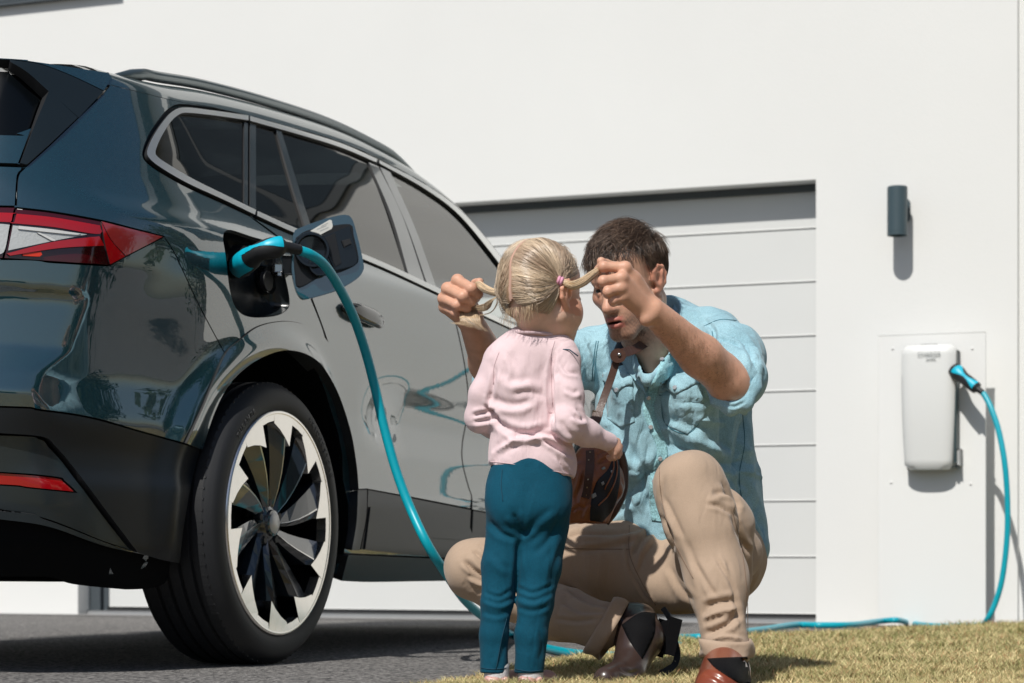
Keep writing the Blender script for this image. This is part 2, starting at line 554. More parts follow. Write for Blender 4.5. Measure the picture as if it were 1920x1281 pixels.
# ------------------------------------------------------------------ board, charger, lamp
DB = 0.21
def board():
    q0, z1 = wall_qz(1647, 630, DB); q1, _ = wall_qz(1848, 630, DB)
    zb = wall_qz(1750, 1172, DB)[1] - 0.02
    root = empty('mounting_board', WP((q0 + q1) / 2, zb, DB))
    tag(root, 'tall thin white board standing in front of the wall behind the charger', 'board')
    bm = bmesh.new()
    box_bm(bm, WP((q0 + q1) / 2, (z1 + zb) / 2, DB - 0.006), (q1 - q0, 0.012, z1 - zb), (WX, WN, UPV), 0.0015)
    bm_obj('sheet', bm, M['board_white'], root)
    for px, py in ((1674, 654), (1823, 654), (1671, 905), (1820, 908)):
        q, z = wall_qz(px, py, DB)
        bm = bmesh.new()
        bmesh.ops.create_cone(bm, segments=16, radius1=0.007, radius2=0.005, depth=0.004, cap_ends=True,
                              matrix=Matrix.Translation(WP(q, z, DB + 0.001)) @ WN.to_track_quat('Z', 'Y').to_matrix().to_4x4())
        bm_obj('screw', bm, pmat('screw', (0.70, 0.70, 0.69), 0.5) if 'screw' not in M else M['screw'], root, True)
    for q in (q0 + .06, q1 - .10):
        bm = bmesh.new()
        box_bm(bm, WP(q, (z1 + zb) / 2 - .04, DB - 0.012 - 0.025), (0.05, 0.046, z1 - zb - .08), (WX, WN, UPV), 0.002)
        bm_obj('post', bm, M['board_white'], root)
board()

def charger():
    d0 = DB + 0.002
    q0, z1 = wall_qz(1688, 648, d0 + .10); q1 = wall_qz(1790, 648, d0 + .10)[0]
    z0 = wall_qz(1740, 880, d0 + .10)[1]
    root = empty('charging_station', WP((q0 + q1) / 2, z0, d0))
    tag(root, 'white wall charging box with turquoise plug on the white board', 'charger')
    # cover: a shell tapering downward, curved face
    nz, nq = 24, 12
    V, F = [], []
    hw = (q1 - q0) / 2; qc = (q0 + q1) / 2
    def ring(f, dd, inset):
        z = z0 + (z1 - z0) * f
        tap = 1 - 0.10 * (1 - f) ** 1.6 - inset
        return z, hw * tap, dd
    prof = []
    ny = 26
    for j in range(ny + 1):
        f = j / ny
        z = z0 + (z1 - z0) * f
        hw_f = hw * (1 - 0.13 * (1 - f) ** 2.0)
        # bottom and top corner rounding
        e = min(f, 1 - f) * (z1 - z0)
        rr = 0.018
        if e < rr:
            hw_f -= rr - math.sqrt(max(0, rr * rr - (rr - e) ** 2))
        dep = 0.10 + 0.012 * math.sin(math.pi * f) - 0.004
        if e < rr: dep -= (rr - math.sqrt(max(0, rr * rr - (rr - e) ** 2))) * .7
        row = []
        for i in range(nq + 1):
            a = -1 + 2 * i / nq
            qq = hw_f * math.copysign(abs(a) ** 0.85, a)
            dd = dep - 0.018 * abs(a) ** 6 - .006 * a * a
            row.append(WP(qc + qq, z, d0 + dd))
        # sides go back
        row = [WP(qc - hw_f - 0.001, z, d0 + 0.035)] + row + [WP(qc + hw_f + 0.001, z, d0 + 0.035)]
        prof.append(row)
    nn = len(prof[0])
    for r_ in prof: V += r_
    for j in range(ny):
        for i in range(nn - 1):
            F.append((j * nn + i, j * nn + i + 1, (j + 1) * nn + i + 1, (j + 1) * nn + i))
    F.append(tuple(reversed(range(nn)))); F.append(tuple(range(ny * nn, ny * nn + nn)))
    mesh_obj('cover', V, F, M['plastic_white'], root).data.set_sharp_from_angle(angle=R(50))
    bm = bmesh.new()
    box_bm(bm, WP(qc + 0.012, (z0 + z1) / 2 - .01, d0 + 0.022), (2 * hw - 0.02, 0.042, z1 - z0 - 0.035), (WX, WN, UPV), 0.006)
    bm_obj('back_box', bm, pmat('grey back box', (0.16, 0.19, 0.19), 0.5), root)
    bm = bmesh.new()
    box_bm(bm, WP(qc + hw - .002, (z0 + z1) / 2 - .03, d0 + 0.05), (0.010, 0.05, z1 - z0 - 0.12), (WX, WN, UPV), 0.002)
    bm_obj('side_strip', bm, pmat('dark green grey strip', (0.02, 0.045, 0.05), 0.5), root)
    bm = bmesh.new()
    box_bm(bm, WP(qc + hw + .004, z0 + .055, d0 + 0.03), (0.02, 0.05, 0.07), (WX, WN, UPV), 0.005)
    bm_obj('latch', bm, pmat('pale grey latch', (0.45, 0.46, 0.46), 0.5), root)
    bm = bmesh.new()
    box_bm(bm, WP(qc, z1 + 0.0, d0 + 0.06), (0.07, 0.03, 0.008), (WX, WN, UPV), 0.002)
    bm_obj('top_slot', bm, pmat('slot grey', (0.45, 0.45, 0.45), 0.6), root)
    # printed two line logo
    for txt, px, py, size in (('CHARGE', 1720, 668, 0.026), ('AMPS', 1736, 676.5, 0.018)):
        q, z = wall_qz(px, py, d0 + .105)
        cu = bpy.data.curves.new('lettering', 'FONT'); cu.body = txt; cu.size = size; cu.extrude = 0.0006
        o = bpy.data.objects.new('lettering', cu)
        mtx = Matrix.Identity(4)
        mtx.col[0].xyz = WX; mtx.col[1].xyz = UPV; mtx.col[2].xyz = WN; mtx.translation = WP(q, z, d0 + 0.1065)
        col.objects.link(o); o.matrix_world = mtx
        dg = bpy.context.evaluated_depsgraph_get()
        me = bpy.data.meshes.new_from_object(o.evaluated_get(dg))
        me.transform(mtx)
        bpy.data.objects.remove(o)
        me.materials.clear()
        link_mesh('lettering', me, M['grey_print'], root, False)
    return root
charger()

def wall_lamp():
    qm, zc = wall_qz(1701, 395, 0)
    root = empty('wall_lamp', WP(qm, zc, 0))
    tag(root, 'blue grey cylinder outdoor lamp on the white wall above the charger', 'lamp')
    d = 0.115
    c = wall_qz(1682.5, 397, d)
    qm = c[0]
    zt = wall_qz(1682, 350, d)[1]; zb = wall_qz(1682, 442, d)[1]
    r = 0.046
    V, F = [], []
    prof = [(0.0, zt - .002), (r - .004, zt), (r, zt - .004), (r, zb + .016), (r - .001, zb + .0155), (r - .001, zb + .0135), (r, zb + .013), (r, zb), (r - .004, zb), (r - .005, zb + .03), (0.0, zb + .03)]
    seg = 32
    for rr, z in prof:
        for k in range(seg):
            a = 2 * math.pi * k / seg
            V.append(WP(qm + rr * math.cos(a), z, d + rr * math.sin(a)))
    for j in range(len(prof) - 1):
        for k in range(seg):
            k2 = (k + 1) % seg
            F.append((j * seg + k, (j + 1) * seg + k, (j + 1) * seg + k2, j * seg + k2))
    mesh_obj('lamp_body', V, F, M['lamp_grey'], root).data.set_sharp_from_angle(angle=R(40))
    bm = bmesh.new()
    box_bm(bm, WP(qm, zc, d - .07), (0.03, 0.05, 0.06), (WX, WN, UPV), .003)
    bm_obj('bracket', bm, M['lamp_grey'], root)
    # oval back plate
    seg = 40; V = []
    for dd in (0.001, 0.016):
        for k in range(seg):
            a = 2 * math.pi * k / seg
            ca, sa = math.cos(a), math.sin(a)
            zz = zc + 0.030 * (1 if sa >= 0 else -1) * (0 if abs(sa) < 1e-6 else 1) + 0.030 * sa
            V.append(WP(qm + 0.003 + 0.036 * ca, zz, dd))
    F = [tuple(range(seg, 2 * seg)), tuple(reversed(range(seg)))]
    for k in range(seg):
        F.append((k, (k + 1) % seg, seg + (k + 1) % seg, seg + k))
    mesh_obj('back_plate', V, F, M['lamp_grey'], root, False)
    # lens inside the lower end
    bm = bmesh.new()
    bmesh.ops.create_circle(bm, segments=24, radius=r - .007, cap_ends=True, matrix=Matrix.Translation(WP(qm, zb + .028, d)))
    bm_obj('lens', bm, pmat('lamp lens', (0.5, 0.52, 0.53), 0.2), root)
wall_lamp()

# things behind the camera that the paint and the windows mirror
def street_side():
    hm = pmat('hedge green', (0.035, 0.06, 0.025), 0.9, var=.4, vscale=6)
    V = []; F = []
    n = 26000
    c = np.zeros((n, 3))
    c[:, 0] = rng.uniform(-16, 14, n); c[:, 1] = -13 + rng.uniform(-.6, .6, n); 
    hgt = 1.75 + .25 * np.sin(c[:, 0] * .9) + .15 * np.sin(c[:, 0] * 3.1)
    c[:, 2] = rng.uniform(0, 1, n) ** .7 * hgt
    d1 = rng.normal(size=(n, 3)) * .11; d2 = rng.normal(size=(n, 3)) * .11
    V = np.stack([c, c + d1, c + d2], 1).reshape(-1, 3)
    F = [(3 * i, 3 * i + 1, 3 * i + 2) for i in range(n)]
    o = mesh_obj('hedge', V, F, hm, None, False)
    tag(o, 'dark green garden hedge along the street behind the photographer', 'hedge')
    # unseen dark trees, added right of the house for the car to mirror
    for i, (tx, ty, th_, tr_) in enumerate(((8.6, 9.2, 5.2, 1.7), (10.6, 5.6, 4.6, 1.6), (11.6, 1.0, 5.0, 1.9))):
        rt = empty('garden_tree', (tx, ty, 0))
        tag(rt, ['dark bushy tree beside the end of the house wall', 'dark bushy tree at the right edge of the lawn', 'dark bushy tree nearest the street on the right'][i], 'tree', 'trees right of the lawn')
        v, f = tube_mesh([(tx, ty, -.2), (tx + .1, ty, th_ * .5), (tx, ty, th_ * .9)], [.16, .11, .03], 8)
        mesh_obj('trunk', v, f, pmat('bark', (.06, .045, .035), .9), rt)
        n_ = 9000
        d_ = rng.normal(size=(n_, 3)); d_ /= np.linalg.norm(d_, axis=1, keepdims=True)
        lump = 1 + .22 * np.sin(d_[:, 0] * 5 + i) * np.sin(d_[:, 2] * 6)
        cpos = np.array([tx, ty, th_ * .56]) + d_ * (rng.rand(n_, 1) ** .45) * np.array([tr_, tr_, th_ * .46]) * lump[:, None]
        e1 = rng.normal(size=(n_, 3)) * .09; e2 = rng.normal(size=(n_, 3)) * .09
        mesh_obj('crown', np.stack([cpos, cpos + e1, cpos + e2], 1).reshape(-1, 3), [(3 * k, 3 * k + 1, 3 * k + 2) for k in range(n_)], hm, rt, False)
    root = empty('neighbour_house', (5, -24, 0))
    tag(root, 'pale house across the street behind the photographer', 'house')
    bm = bmesh.new(); box_bm(bm, (5, -24, 2.3), (13, 7, 4.9)); bm_obj('wall', bm, pmat('pale facade', (.45, .43, .40), .9, var=.05), root)
    bm = bmesh.new()
    vs = [bm.verts.new(p) for p in ((-2, -28, 4.76), (12, -28, 4.76), (12, -20, 4.76), (-2, -20, 4.76), (-2, -24, 7.4), (12, -24, 7.4))]
    for f in ((0, 1, 5, 4), (2, 3, 4, 5), (1, 2, 5), (3, 0, 4), (3, 2, 1, 0)): bm.faces.new([vs[i] for i in f])
    bm_obj('roof', bm, pmat('dark roof tiles', (.05, .045, .045), .8), root)
    gm = pmat('dark house glass', (.03, .04, .05), .1)
    for x in (0.5, 3.5, 6.5, 9.5):
        bm = bmesh.new(); box_bm(bm, (x, -20.47, 1.6), (1.3, .08, 1.4)); bm_obj('window', bm, gm, root)
street_side()

# ================================================================== THE CAR
# car coordinates: s forward from the rear axle, t outward from the right tyre face, z up from the ground (car leans with the drive)
def smooth_table(knots, sig, lo=-0.2, hi=2.2, step=0.005):
    xs = np.arange(lo, hi, step)
    k = sorted(knots)
    ys = np.interp(xs, [a for a, _ in k], [b for _, b in k])
    n = int(sig * 4 / step); kk = np.arange(-n, n + 1) * step
    w = np.exp(-0.5 * (kk / sig) ** 2); w /= w.sum()
    yp = np.pad(ys, n, mode='edge')
    return xs, np.convolve(yp, w, 'valid')
T_TAB = smooth_table([(.05, -.14), (.20, -.075), (.30, -.045), (.45, -.038), (.485, -.050), (.53, -.050), (.60, -.036), (.70, -.040), (.85, -.026), (.98, -.012), (1.06, -.010), (1.105, -.016),
                      (1.150, -.060), (1.20, -.088), (1.30, -.132), (1.45, -.205), (1.55, -.262), (1.63, -.33), (1.8, -.5)], 0.013)
SR_TAB = smooth_table([(.10, -.70), (.22, -.84), (.30, -.93), (.40, -.975), (.58, -1.005), (.66, -1.018), (.71, -1.005), (.76, -.975), (.87, -.970), (.892, -.972), (.900, -.984), (.98, -.985), (1.06, -.98),
                       (1.15, -.945), (1.25, -.875), (1.33, -.83), (1.46, -.76), (1.55, -.71), (1.8, -.60)], 0.007)
def sstep(x, a, b):
    u = np.clip((x - a) / (b - a), 0, 1)
    return u * u * (3 - 2 * u)
def T_side(s, z):
    t = np.interp(z, *T_TAB)
    up = sstep(z, 1.08, 1.45)
    r = s + 0.15
    t = t - np.where(r < 0, (0.26 + 0.10 * up) * r * r, 0)
    f = s - 1.9
    t = t - np.where(f > 0, 0.085 * f * f, 0)
    # the shoulder ledge fades out over the rear door
    t = t - 0.030 * np.exp(-((z - 0.71) / 0.105) ** 2) * (1 + .25 * np.sin((s - .5) * 3.2)) * sstep(s, 0.52, 0.95) * (1 - sstep(s, 1.9, 2.3))
    t = t + 0.002 * np.exp(-((z - 0.53) / 0.05) ** 2) * sstep(s, 0.5, 0.8) * (1 - sstep(s, 1.9, 2.3))
    # haunch over the wheel
    t = t + 0.016 * np.exp(-(s / 0.42) ** 2) * np.exp(-((z - 0.90) / 0.16) ** 2)
    # hollow flank behind the wheel
    t = t - 0.007 * np.exp(-((s + 0.56) / 0.15) ** 2) * np.exp(-((z - 0.78) / 0.16) ** 2)
    t = t - 0.004 * np.exp(-(((s + .53) / 0.09) ** 2 + ((z - .98 - .25 * (s + .53)) / 0.07) ** 2))
    # gentle unevenness of pressed sheet
    t = t + 0.0012 * np.sin(s * 5.1 + 1.0) * np.sin(z * 7.3)
    rw = np.sqrt(s * s + (z - .375) ** 2)
    t = t + 0.020 * np.exp(-((rw - 0.47) / 0.045) ** 2) * sstep(z, .2, .4)
    rw2 = np.sqrt((s - 2.765) ** 2 + (z - .375) ** 2)
    t = t + 0.020 * np.exp(-((rw2 - 0.47) / 0.045) ** 2) * sstep(z, .2, .4)
    return t
def S_rear(t, z):
    s = np.interp(z, *SR_TAB)
    d = np.maximum(0, t + 0.34)
    return s + 2.0 * d ** 1.5 + 0.00 * t
def g_body(s, t, z, inset=0.0):
    a = t - T_side(s, z) + inset
    b = S_rear(t, z) - s + inset
    k = 0.012 + 0.05 * sstep(z, 1.0, 1.12) + 0.04 * (1 - sstep(z, .55, .66))
    h = np.maximum(k - np.abs(a - b), 0) / k
    return np.maximum(a, b) + h * h * k * 0.25

CAR_O = WHEEL.copy()
def car_to_world(s, t, z):
    """arrays -> world"""
    x = CAR_O.x + s * AX.x + t * BX.x
    y = CAR_O.y + s * AX.y + t * BX.y
    return np.stack([x, y, z - SLOPE * s], -1)
def C(s, t, z):
    return Vector(car_to_world(np.float64(s), np.float64(t), np.float64(z)))
def world_to_car(p):
    dx = p[..., 0] - CAR_O.x; dy = p[..., 1] - CAR_O.y
    s = dx * AX.x + dy * AX.y; t = dx * BX.x + dy * BX.y
    return s, t, p[..., 2] + SLOPE * s
def ray_car(px, py, fn=None, y0=4.2, y1=10.5, n=220):
    """where the sight lines of the given pixels meet the body surface"""
    fn = fn or g_body
    px = np.asarray(px, float); py = np.asarray(py, float)
    dx = (px - CX) / FPX; dz = (CY - py) / FPX
    def ev(Y):
        p = np.stack([dx * Y, Y, CAMH + dz * Y], -1)
        return fn(*world_to_car(p))
    lo = np.full(px.shape, y0); val = ev(lo)
    hit = np.zeros(px.shape, bool); a = lo.copy(); b = lo.copy()
    best = np.full(px.shape, 1e9); besty = lo.copy()
    for Y in np.linspace(y0, y1, n)[1:]:
        Yv = np.full(px.shape, Y); v = ev(Yv)
        new = (~hit) & (v < 0)
        b[new] = Y; a[new] = Y - (y1 - y0) / (n - 1); hit |= new
        bt = v < best; best[bt] = v[bt]; besty[bt] = Y
    for _ in range(26):
        m = (a + b) / 2; v = ev(m)
        ins = v < 0
        b = np.where(ins, m, b); a = np.where(ins, a, m)
    Y = np.where(hit, b, besty)
    p = np.stack([dx * Y, Y, CAMH + dz * Y], -1)
    return world_to_car(p), hit
def grad_car(fn, s, t, z, e=0.0015):
    gs = fn(s + e, t, z) - fn(s - e, t, z); gt = fn(s, t + e, z) - fn(s, t - e, z); gz = fn(s, t, z + e) - fn(s, t, z - e)
    g = np.stack([gs, gt, gz], -1)
    return g / (np.linalg.norm(g, axis=-1, keepdims=True) + 1e-12)
def carvec_world(g):
    return np.stack([g[..., 0] * AX.x + g[..., 1] * BX.x, g[..., 0] * AX.y + g[..., 1] * BX.y, g[..., 2]], -1)

def pt_in_poly(x, y, poly):
    c = np.zeros(len(x), bool)
    px = [p[0] for p in poly]; py = [p[1] for p in poly]
    j = len(px) - 1
    for i in range(len(px)):
        cond = ((py[i] > y) != (py[j] > y))
        xi = (px[j] - px[i]) * (y - py[i]) / (py[j] - py[i] + 1e-12) + px[i]
        c ^= cond & (x < xi)
        j = i
    return c
def spath(*segs, step=6.0):
    """outline from segments; each segment a list of pixels smoothed, segments meet at sharp corners"""
    out = []
    for sg in segs:
        if len(sg) > 2:
            q = crspline(sg, 10)
        else:
            q = [np.array(p, float) for p in sg]
        # resample
        res = [q[0]]
        for a, b in zip(q[:-1], q[1:]):
            res.append(b)
        d = [0]
        for a, b in zip(res[:-1], res[1:]): d.append(d[-1] + float(np.linalg.norm(b - a)))
        n = max(1, int(round(d[-1] / step)))
        tt = np.linspace(0, d[-1], n + 1)
        xs = np.interp(tt, d, [p[0] for p in res]); ys = np.interp(tt, d, [p[1] for p in res])
        seg = list(zip(xs, ys))
        if out and np.hypot(out[-1][0] - seg[0][0], out[-1][1] - seg[0][1]) < 1e-6: seg = seg[1:]
        out += seg
    if np.hypot(out[-1][0] - out[0][0], out[-1][1] - out[0][1]) < 1e-6: out = out[:-1]
    return out
def inset_poly(poly, d):
    if d == 0: return poly
    n = len(poly)
    area = sum(poly[i][0] * poly[(i + 1) % n][1] - poly[(i + 1) % n][0] * poly[i][1] for i in range(n))
    sg = 1 if area > 0 else -1
    out = []
    for i in range(n):
        a = np.array(poly[i - 1]); b = np.array(poly[i]); c = np.array(poly[(i + 1) % n])
        e1 = b - a; e2 = c - b
        n1 = np.array([-e1[1], e1[0]]) / (np.linalg.norm(e1) + 1e-9) * sg
        n2 = np.array([-e2[1], e2[0]]) / (np.linalg.norm(e2) + 1e-9) * sg
        m = n1 + n2; L = np.linalg.norm(m)
        if L < 0.4: m = n1; L = 1
        m = m / L
        k = 1 / max(0.45, float(m @ n1))
        out.append(tuple(b + m * d * k))
    return out

MIRROR_T = -1.88
def car_panel(name, outline, mat, parent, off=0.0, inset=0.0, holes=(), thick=0.010, grid=5.0, fn=None, mirror=False, rim=True, dens=None):
    """a pressed panel: the traced outline laid on the body surface, with folded edges"""
    fn = fn or g_body
    outline = inset_poly(outline, inset)
    holes = [inset_poly(h, -inset) for h in holes]
    xs = [p[0] for p in outline]; ys = [p[1] for p in outline]
    gx, gy = np.meshgrid(np.arange(min(xs), max(xs), grid), np.arange(min(ys), max(ys), grid * .95))
    gx = gx + (np.arange(gx.shape[0]) % 2)[:, None] * grid * .5
    gx = gx.ravel(); gy = gy.ravel()
    ok = pt_in_poly(gx, gy, outline)
    for h in holes: ok &= ~pt_in_poly(gx, gy, h)
    # keep clear of the borders
    B = np.array(outline + [p for h in holes for p in h])
    gx, gy = gx[ok], gy[ok]
    keep = np.ones(len(gx), bool)
    for i in range(0, len(gx), 4000):
        d = np.hypot(gx[i:i + 4000, None] - B[None, :, 0], gy[i:i + 4000, None] - B[None, :, 1]).min(1)
        keep[i:i + 4000] = d > grid * 0.55
    gx, gy = gx[keep], gy[keep]
    V2 = [Vector(p) for p in outline]; E2 = [(i, (i + 1) % len(outline)) for i in range(len(outline))]
    for h in holes:
        o = len(V2); V2 += [Vector(p) for p in h]; E2 += [(o + i, o + (i + 1) % len(h)) for i in range(len(h))]
    nb = len(V2)
    V2 += [Vector((a, b)) for a, b in zip(gx, gy)]
    r = delaunay_2d_cdt(V2, E2, [], 0, 1e-6)
    vv = np.array([(v.x, v.y) for v in r[0]])
    tri = np.array([list(f) for f in r[2]])
    cen = vv[tri].mean(1)
    ok = pt_in_poly(cen[:, 0], cen[:, 1], outline)
    for h in holes: ok &= ~pt_in_poly(cen[:, 0], cen[:, 1], h)
    tri = tri[ok]
    (s, t, z), hit = ray_car(vv[:, 0], vv[:, 1], fn)
    g = grad_car(fn, s, t, z)
    if off:
        s = s + g[:, 0] * off; t = t + g[:, 1] * off; z = z + g[:, 2] * off
    W = car_to_world(s, t, z); Nw = carvec_world(g)
    used = np.unique(tri)
    mp = -np.ones(len(vv), int); mp[used] = np.arange(len(used))
    tri = mp[tri]; W = W[used]; Nw = Nw[used]; S = np.stack([s, t, z], 1)[used]; gg = g[used]
    # orientation outward
    a, b, c = W[tri[:, 0]], W[tri[:, 1]], W[tri[:, 2]]
    fl = (np.cross(b - a, c - a) * Nw[tri[:, 0]]).sum(1) < 0
    tri[fl] = tri[fl][:, ::-1]
    verts = [tuple(v) for v in W]; faces = [tuple(int(i) for i in f) for f in tri]
    norms = [tuple(n) for n in Nw]
    nsurf = len(verts)
    if rim and thick > 0:
        cnt = {}
        for f in faces:
            for i in range(3):
                e = (f[i], f[(i + 1) % 3]); cnt[e] = 1
        bnd = [e for e in cnt if (e[1], e[0]) not in cnt]
        newv = {}
        def dup(i):
            if i not in newv:
                # rim has its own vertices (sharp fold) : top copy and inner copy
                n0 = len(verts); verts.append(verts[i]); n1 = len(verts)
                verts.append(tuple(np.array(verts[i]) - np.array(norms[i]) * thick))
                norms.append(None); norms.append(None)
                newv[i] = (n0, n1)
            return newv[i]
        for e in bnd:
            a0, a1 = dup(e[0]); b0, b1 = dup(e[1])
            faces.append((b0, a0, a1, b1))
    me = bpy.data.meshes.new(name)
    nf_surf = len(tri)
    me.from_pydata(verts, [], faces); me.update()
    o = link_mesh(name, me, [mat, M['seal_black']] if rim and thick > 0 else mat, parent)
    if rim and thick > 0:
        mi = np.zeros(len(faces), np.int32); mi[nf_surf:] = 1; me.polygons.foreach_set('material_index', mi)
    ns = [n if n is not None else (0, 0, 0) for n in norms]
    me.normals_split_custom_set_from_vertices(ns)
    if mirror:
        me2 = bpy.data.meshes.new(name)
        c0 = np.array(verts)
        s2, t2, z2 = world_to_car(c0)
        c1 = car_to_world(s2, MIRROR_T - t2, z2)
        me2.from_pydata([tuple(v) for v in c1], [], [tuple(reversed(f)) for f in faces]); me2.update()
        link_mesh(name, me2, mat, parent)
    return o

def paint_mat():
    m, nt, b = new_mat('teal metallic paint')
    L = nt.links.new
    tc = N(nt, 'ShaderNodeTexCoord')
    fl = N(nt, 'ShaderNodeTexVoronoi', Scale=900.0)
    L(tc.outputs['Object'], fl.inputs['Vector'])
    r = N(nt, 'ShaderNodeValToRGB')
    r.color_ramp.elements[0].color = (0.0008, 0.020, 0.032, 1); r.color_ramp.elements[1].color = (0.003, 0.055, 0.078, 1)
    L(fl.outputs['Color'], r.inputs[0]); L(r.outputs[0], b.inputs['Base Color'])
    b.inputs['Metallic'].default_value = 0.25
    b.inputs['Roughness'].default_value = 0.34
    b.inputs['Coat Weight'].default_value = 1.0
    b.inputs['Coat Roughness'].default_value = 0.012
    b.inputs['Coat IOR'].default_value = 2.5
    b.inputs['Coat Tint'].default_value = (1, 0.985, 0.95, 1)
    # orange peel, so faint that mirrored edges go slightly ragged
    n2 = N(nt, 'ShaderNodeTexNoise', Scale=55.0, Detail=1.0)
    bp = N(nt, 'ShaderNodeBump', Strength=0.022, Distance=0.001)
    L(tc.outputs['Object'], n2.inputs['Vector']); L(n2.outputs['Fac'], bp.inputs['Height'])
    L(bp.outputs[0], b.inputs['Coat Normal'])
    return m
M['paint'] = paint_mat()
M['cladding'] = pmat('dark grey cladding', (0.0085, 0.0115, 0.0145), 0.40, bump=0.12, bscale=420, bdist=.0006, coat=0.0)
M['cladding_gloss'] = pmat('grey arch trim', (0.018, 0.028, 0.034), 0.22, coat=1.0, coat_rough=.03, coat_ior=1.7)
M['gloss_black'] = pmat('gloss black', (0.004, 0.005, 0.006), 0.12, coat=.6, coat_ior=1.45)
M['matt_black'] = pmat('matt black plastic', (0.006, 0.007, 0.009), 0.5, bump=.08, bscale=400, bdist=.0005)
M['spoiler_dark'] = pmat('satin dark plastic', (0.010, 0.016, 0.020), 0.3)
M['chrome'] = pmat('window chrome', (0.90, 0.90, 0.88), 0.36, metal=1.0)
M['silver'] = pmat('satin silver paint', (0.045, 0.060, 0.068), 0.30, metal=0.6, coat=.5, coat_rough=.15)
M['red_dark'] = pmat('dark red lens', (0.06, 0.002, 0.005), 0.05, coat=1.0)
M['red'] = pmat('red lens', (0.42, 0.004, 0.008), 0.07, coat=1.0, coat_ior=1.6)
M['red_pale'] = pmat('pinkish red side lens', (0.38, 0.03, 0.03), 0.12, coat=1.0, coat_ior=2.0)
M['lens_clear'] = pmat('clear lens', (0.55, 0.57, 0.57), 0.12, coat=1.0, bump=.5, bscale=150, bdist=.002)
M['under'] = pmat('underbody black', (0.003, 0.0035, 0.004), 0.8, spec=.1)
def glass_mat(name, tint, ior=1.7):
    m = bpy.data.materials.new(name); m.use_nodes = True
    nt = m.node_tree; nt.nodes.clear(); L = nt.links.new
    out = N(nt, 'ShaderNodeOutputMaterial'); mx = N(nt, 'ShaderNodeMixShader')
    tr = N(nt, 'ShaderNodeBsdfTransparent'); tr.inputs[0].default_value = (*tint, 1)
    gl = N(nt, 'ShaderNodeBsdfGlossy'); gl.inputs['Roughness'].default_value = 0.0; gl.inputs[0].default_value = (1, .99, .97, 1)
    fr = N(nt, 'ShaderNodeFresnel'); fr.inputs['IOR'].default_value = ior
    L(fr.outputs[0], mx.inputs[0]); L(tr.outputs[0], mx.inputs[1]); L(gl.outputs[0], mx.inputs[2]); L(mx.outputs[0], out.inputs[0])
    return m
M['glass_dark'] = glass_mat('privacy glass', (0.06, 0.075, 0.08), 1.85)
M['glass_front'] = glass_mat('front glass', (0.62, 0.68, 0.66), 1.9)

car = empty('parked_car', CAR_O, 0)
tag(car, 'dark teal electric estate car plugged in at its open rear charging flap', 'car')

# ---- outlines traced from the photograph (pixels)
DRIP = [(204, 158), (260, 172), (330, 189), (400, 201), (463, 216), (560, 242), (640, 267), (710, 297), (800, 346), (870, 399), (950, 494), (1010, 575)]
CH_OUT_REAR = [(463, 218), (400, 209), (345, 203), (322, 210), (303, 230), (285, 258), (274, 284), (278, 298), (300, 316), (350, 345), (420, 377), (465, 399)]
SEAL_REAR = [(463, 214), (400, 203), (342, 196), (318, 203), (297, 226), (279, 254), (268, 284), (272, 301), (297, 321), (350, 351), (420, 383), (467, 405)]
SHUT_Q = [(203, 137), (209, 150), (197, 172), (144, 224), (90, 276), (46, 316), (34, 334), (31, 389)]
LIGHT_TOP = [(31, 389), (100, 397), (190, 413), (250, 428), (307, 443)]
SHUT_BQ = [(307, 443), (330, 480), (372, 570), (421, 662)]
ARCH_OUT = [(421, 662), (447, 638), (481, 613), (526, 603), (562, 607), (593, 622), (613, 643)]
SHUT_RD_LOW = [(613, 643), (602, 608), (584, 563)]
SHUT_RD_TOP = [(584, 563), (560, 505), (530, 455), (498, 428), (467, 405)]
quarter = spath(SHUT_Q, LIGHT_TOP, SHUT_BQ, ARCH_OUT, SHUT_RD_LOW, SHUT_RD_TOP, list(reversed(SEAL_REAR)), [(463, 214), (400, 201), (330, 189), (260, 172), (203, 158)])
# the charging recess
PORT = spath([(421, 436), (432, 432), (470, 444), (508, 456), (520, 470), (534, 520), (542, 562), (538, 580), (515, 592), (470, 594), (445, 580), (432, 545), (424, 480), (419, 448), (421, 436)])
q = quarter
car_panel('quarter_panel', q, M['paint'], car, inset=0.9, holes=[PORT], mirror=False, grid=4.5)

bump_up = spath([(-516, 493), (0, 487), (100, 493), (204, 499)], [(204, 499), (235, 482), (307, 445)], SHUT_BQ, [(421, 664), (398, 712), (376, 765), (345, 831)],
                [(345, 831), (262, 808), (169, 782), (75, 768), (0, 762), (-516, 752)])
car_panel('rear_bumper', bump_up, M['paint'], car, inset=0.9, grid=4.5, thick=.012)
ARCH_IN = [(345, 978), (352, 900), (372, 838), (400, 770), (430, 715), (478, 674), (535, 656), (588, 676), (626, 730), (652, 805), (664, 870), (668, 918)]
ARCH_O2 = [(336, 905), (345, 831), (376, 765), (398, 712), (421, 662), (447, 638), (481, 613), (526, 603), (562, 607), (593, 622), (613, 643), (640, 690), (663, 745), (680, 825), (686, 917)]
trim = spath([(345, 831), (376, 765), (398, 712), (421, 662), (447, 638), (481, 613), (526, 603), (562, 607), (593, 622), (613, 643), (640, 690), (663, 745), (680, 825), (686, 917)],
             [(686, 917), (668, 918)], list(reversed([(376, 843), (400, 770), (430, 715), (478, 674), (535, 656), (588, 676), (626, 730), (652, 805), (664, 870), (668, 918)])), [(376, 843), (345, 831)])
car_panel('arch_trim', trim, M['paint'], car, off=0.007, inset=0.6, grid=4.0, thick=.05)
trim2 = spath([(686, 918), (684, 970), (672, 1032)], [(672, 1032), (656, 1032)], [(656, 1032), (665, 980), (668, 919)])
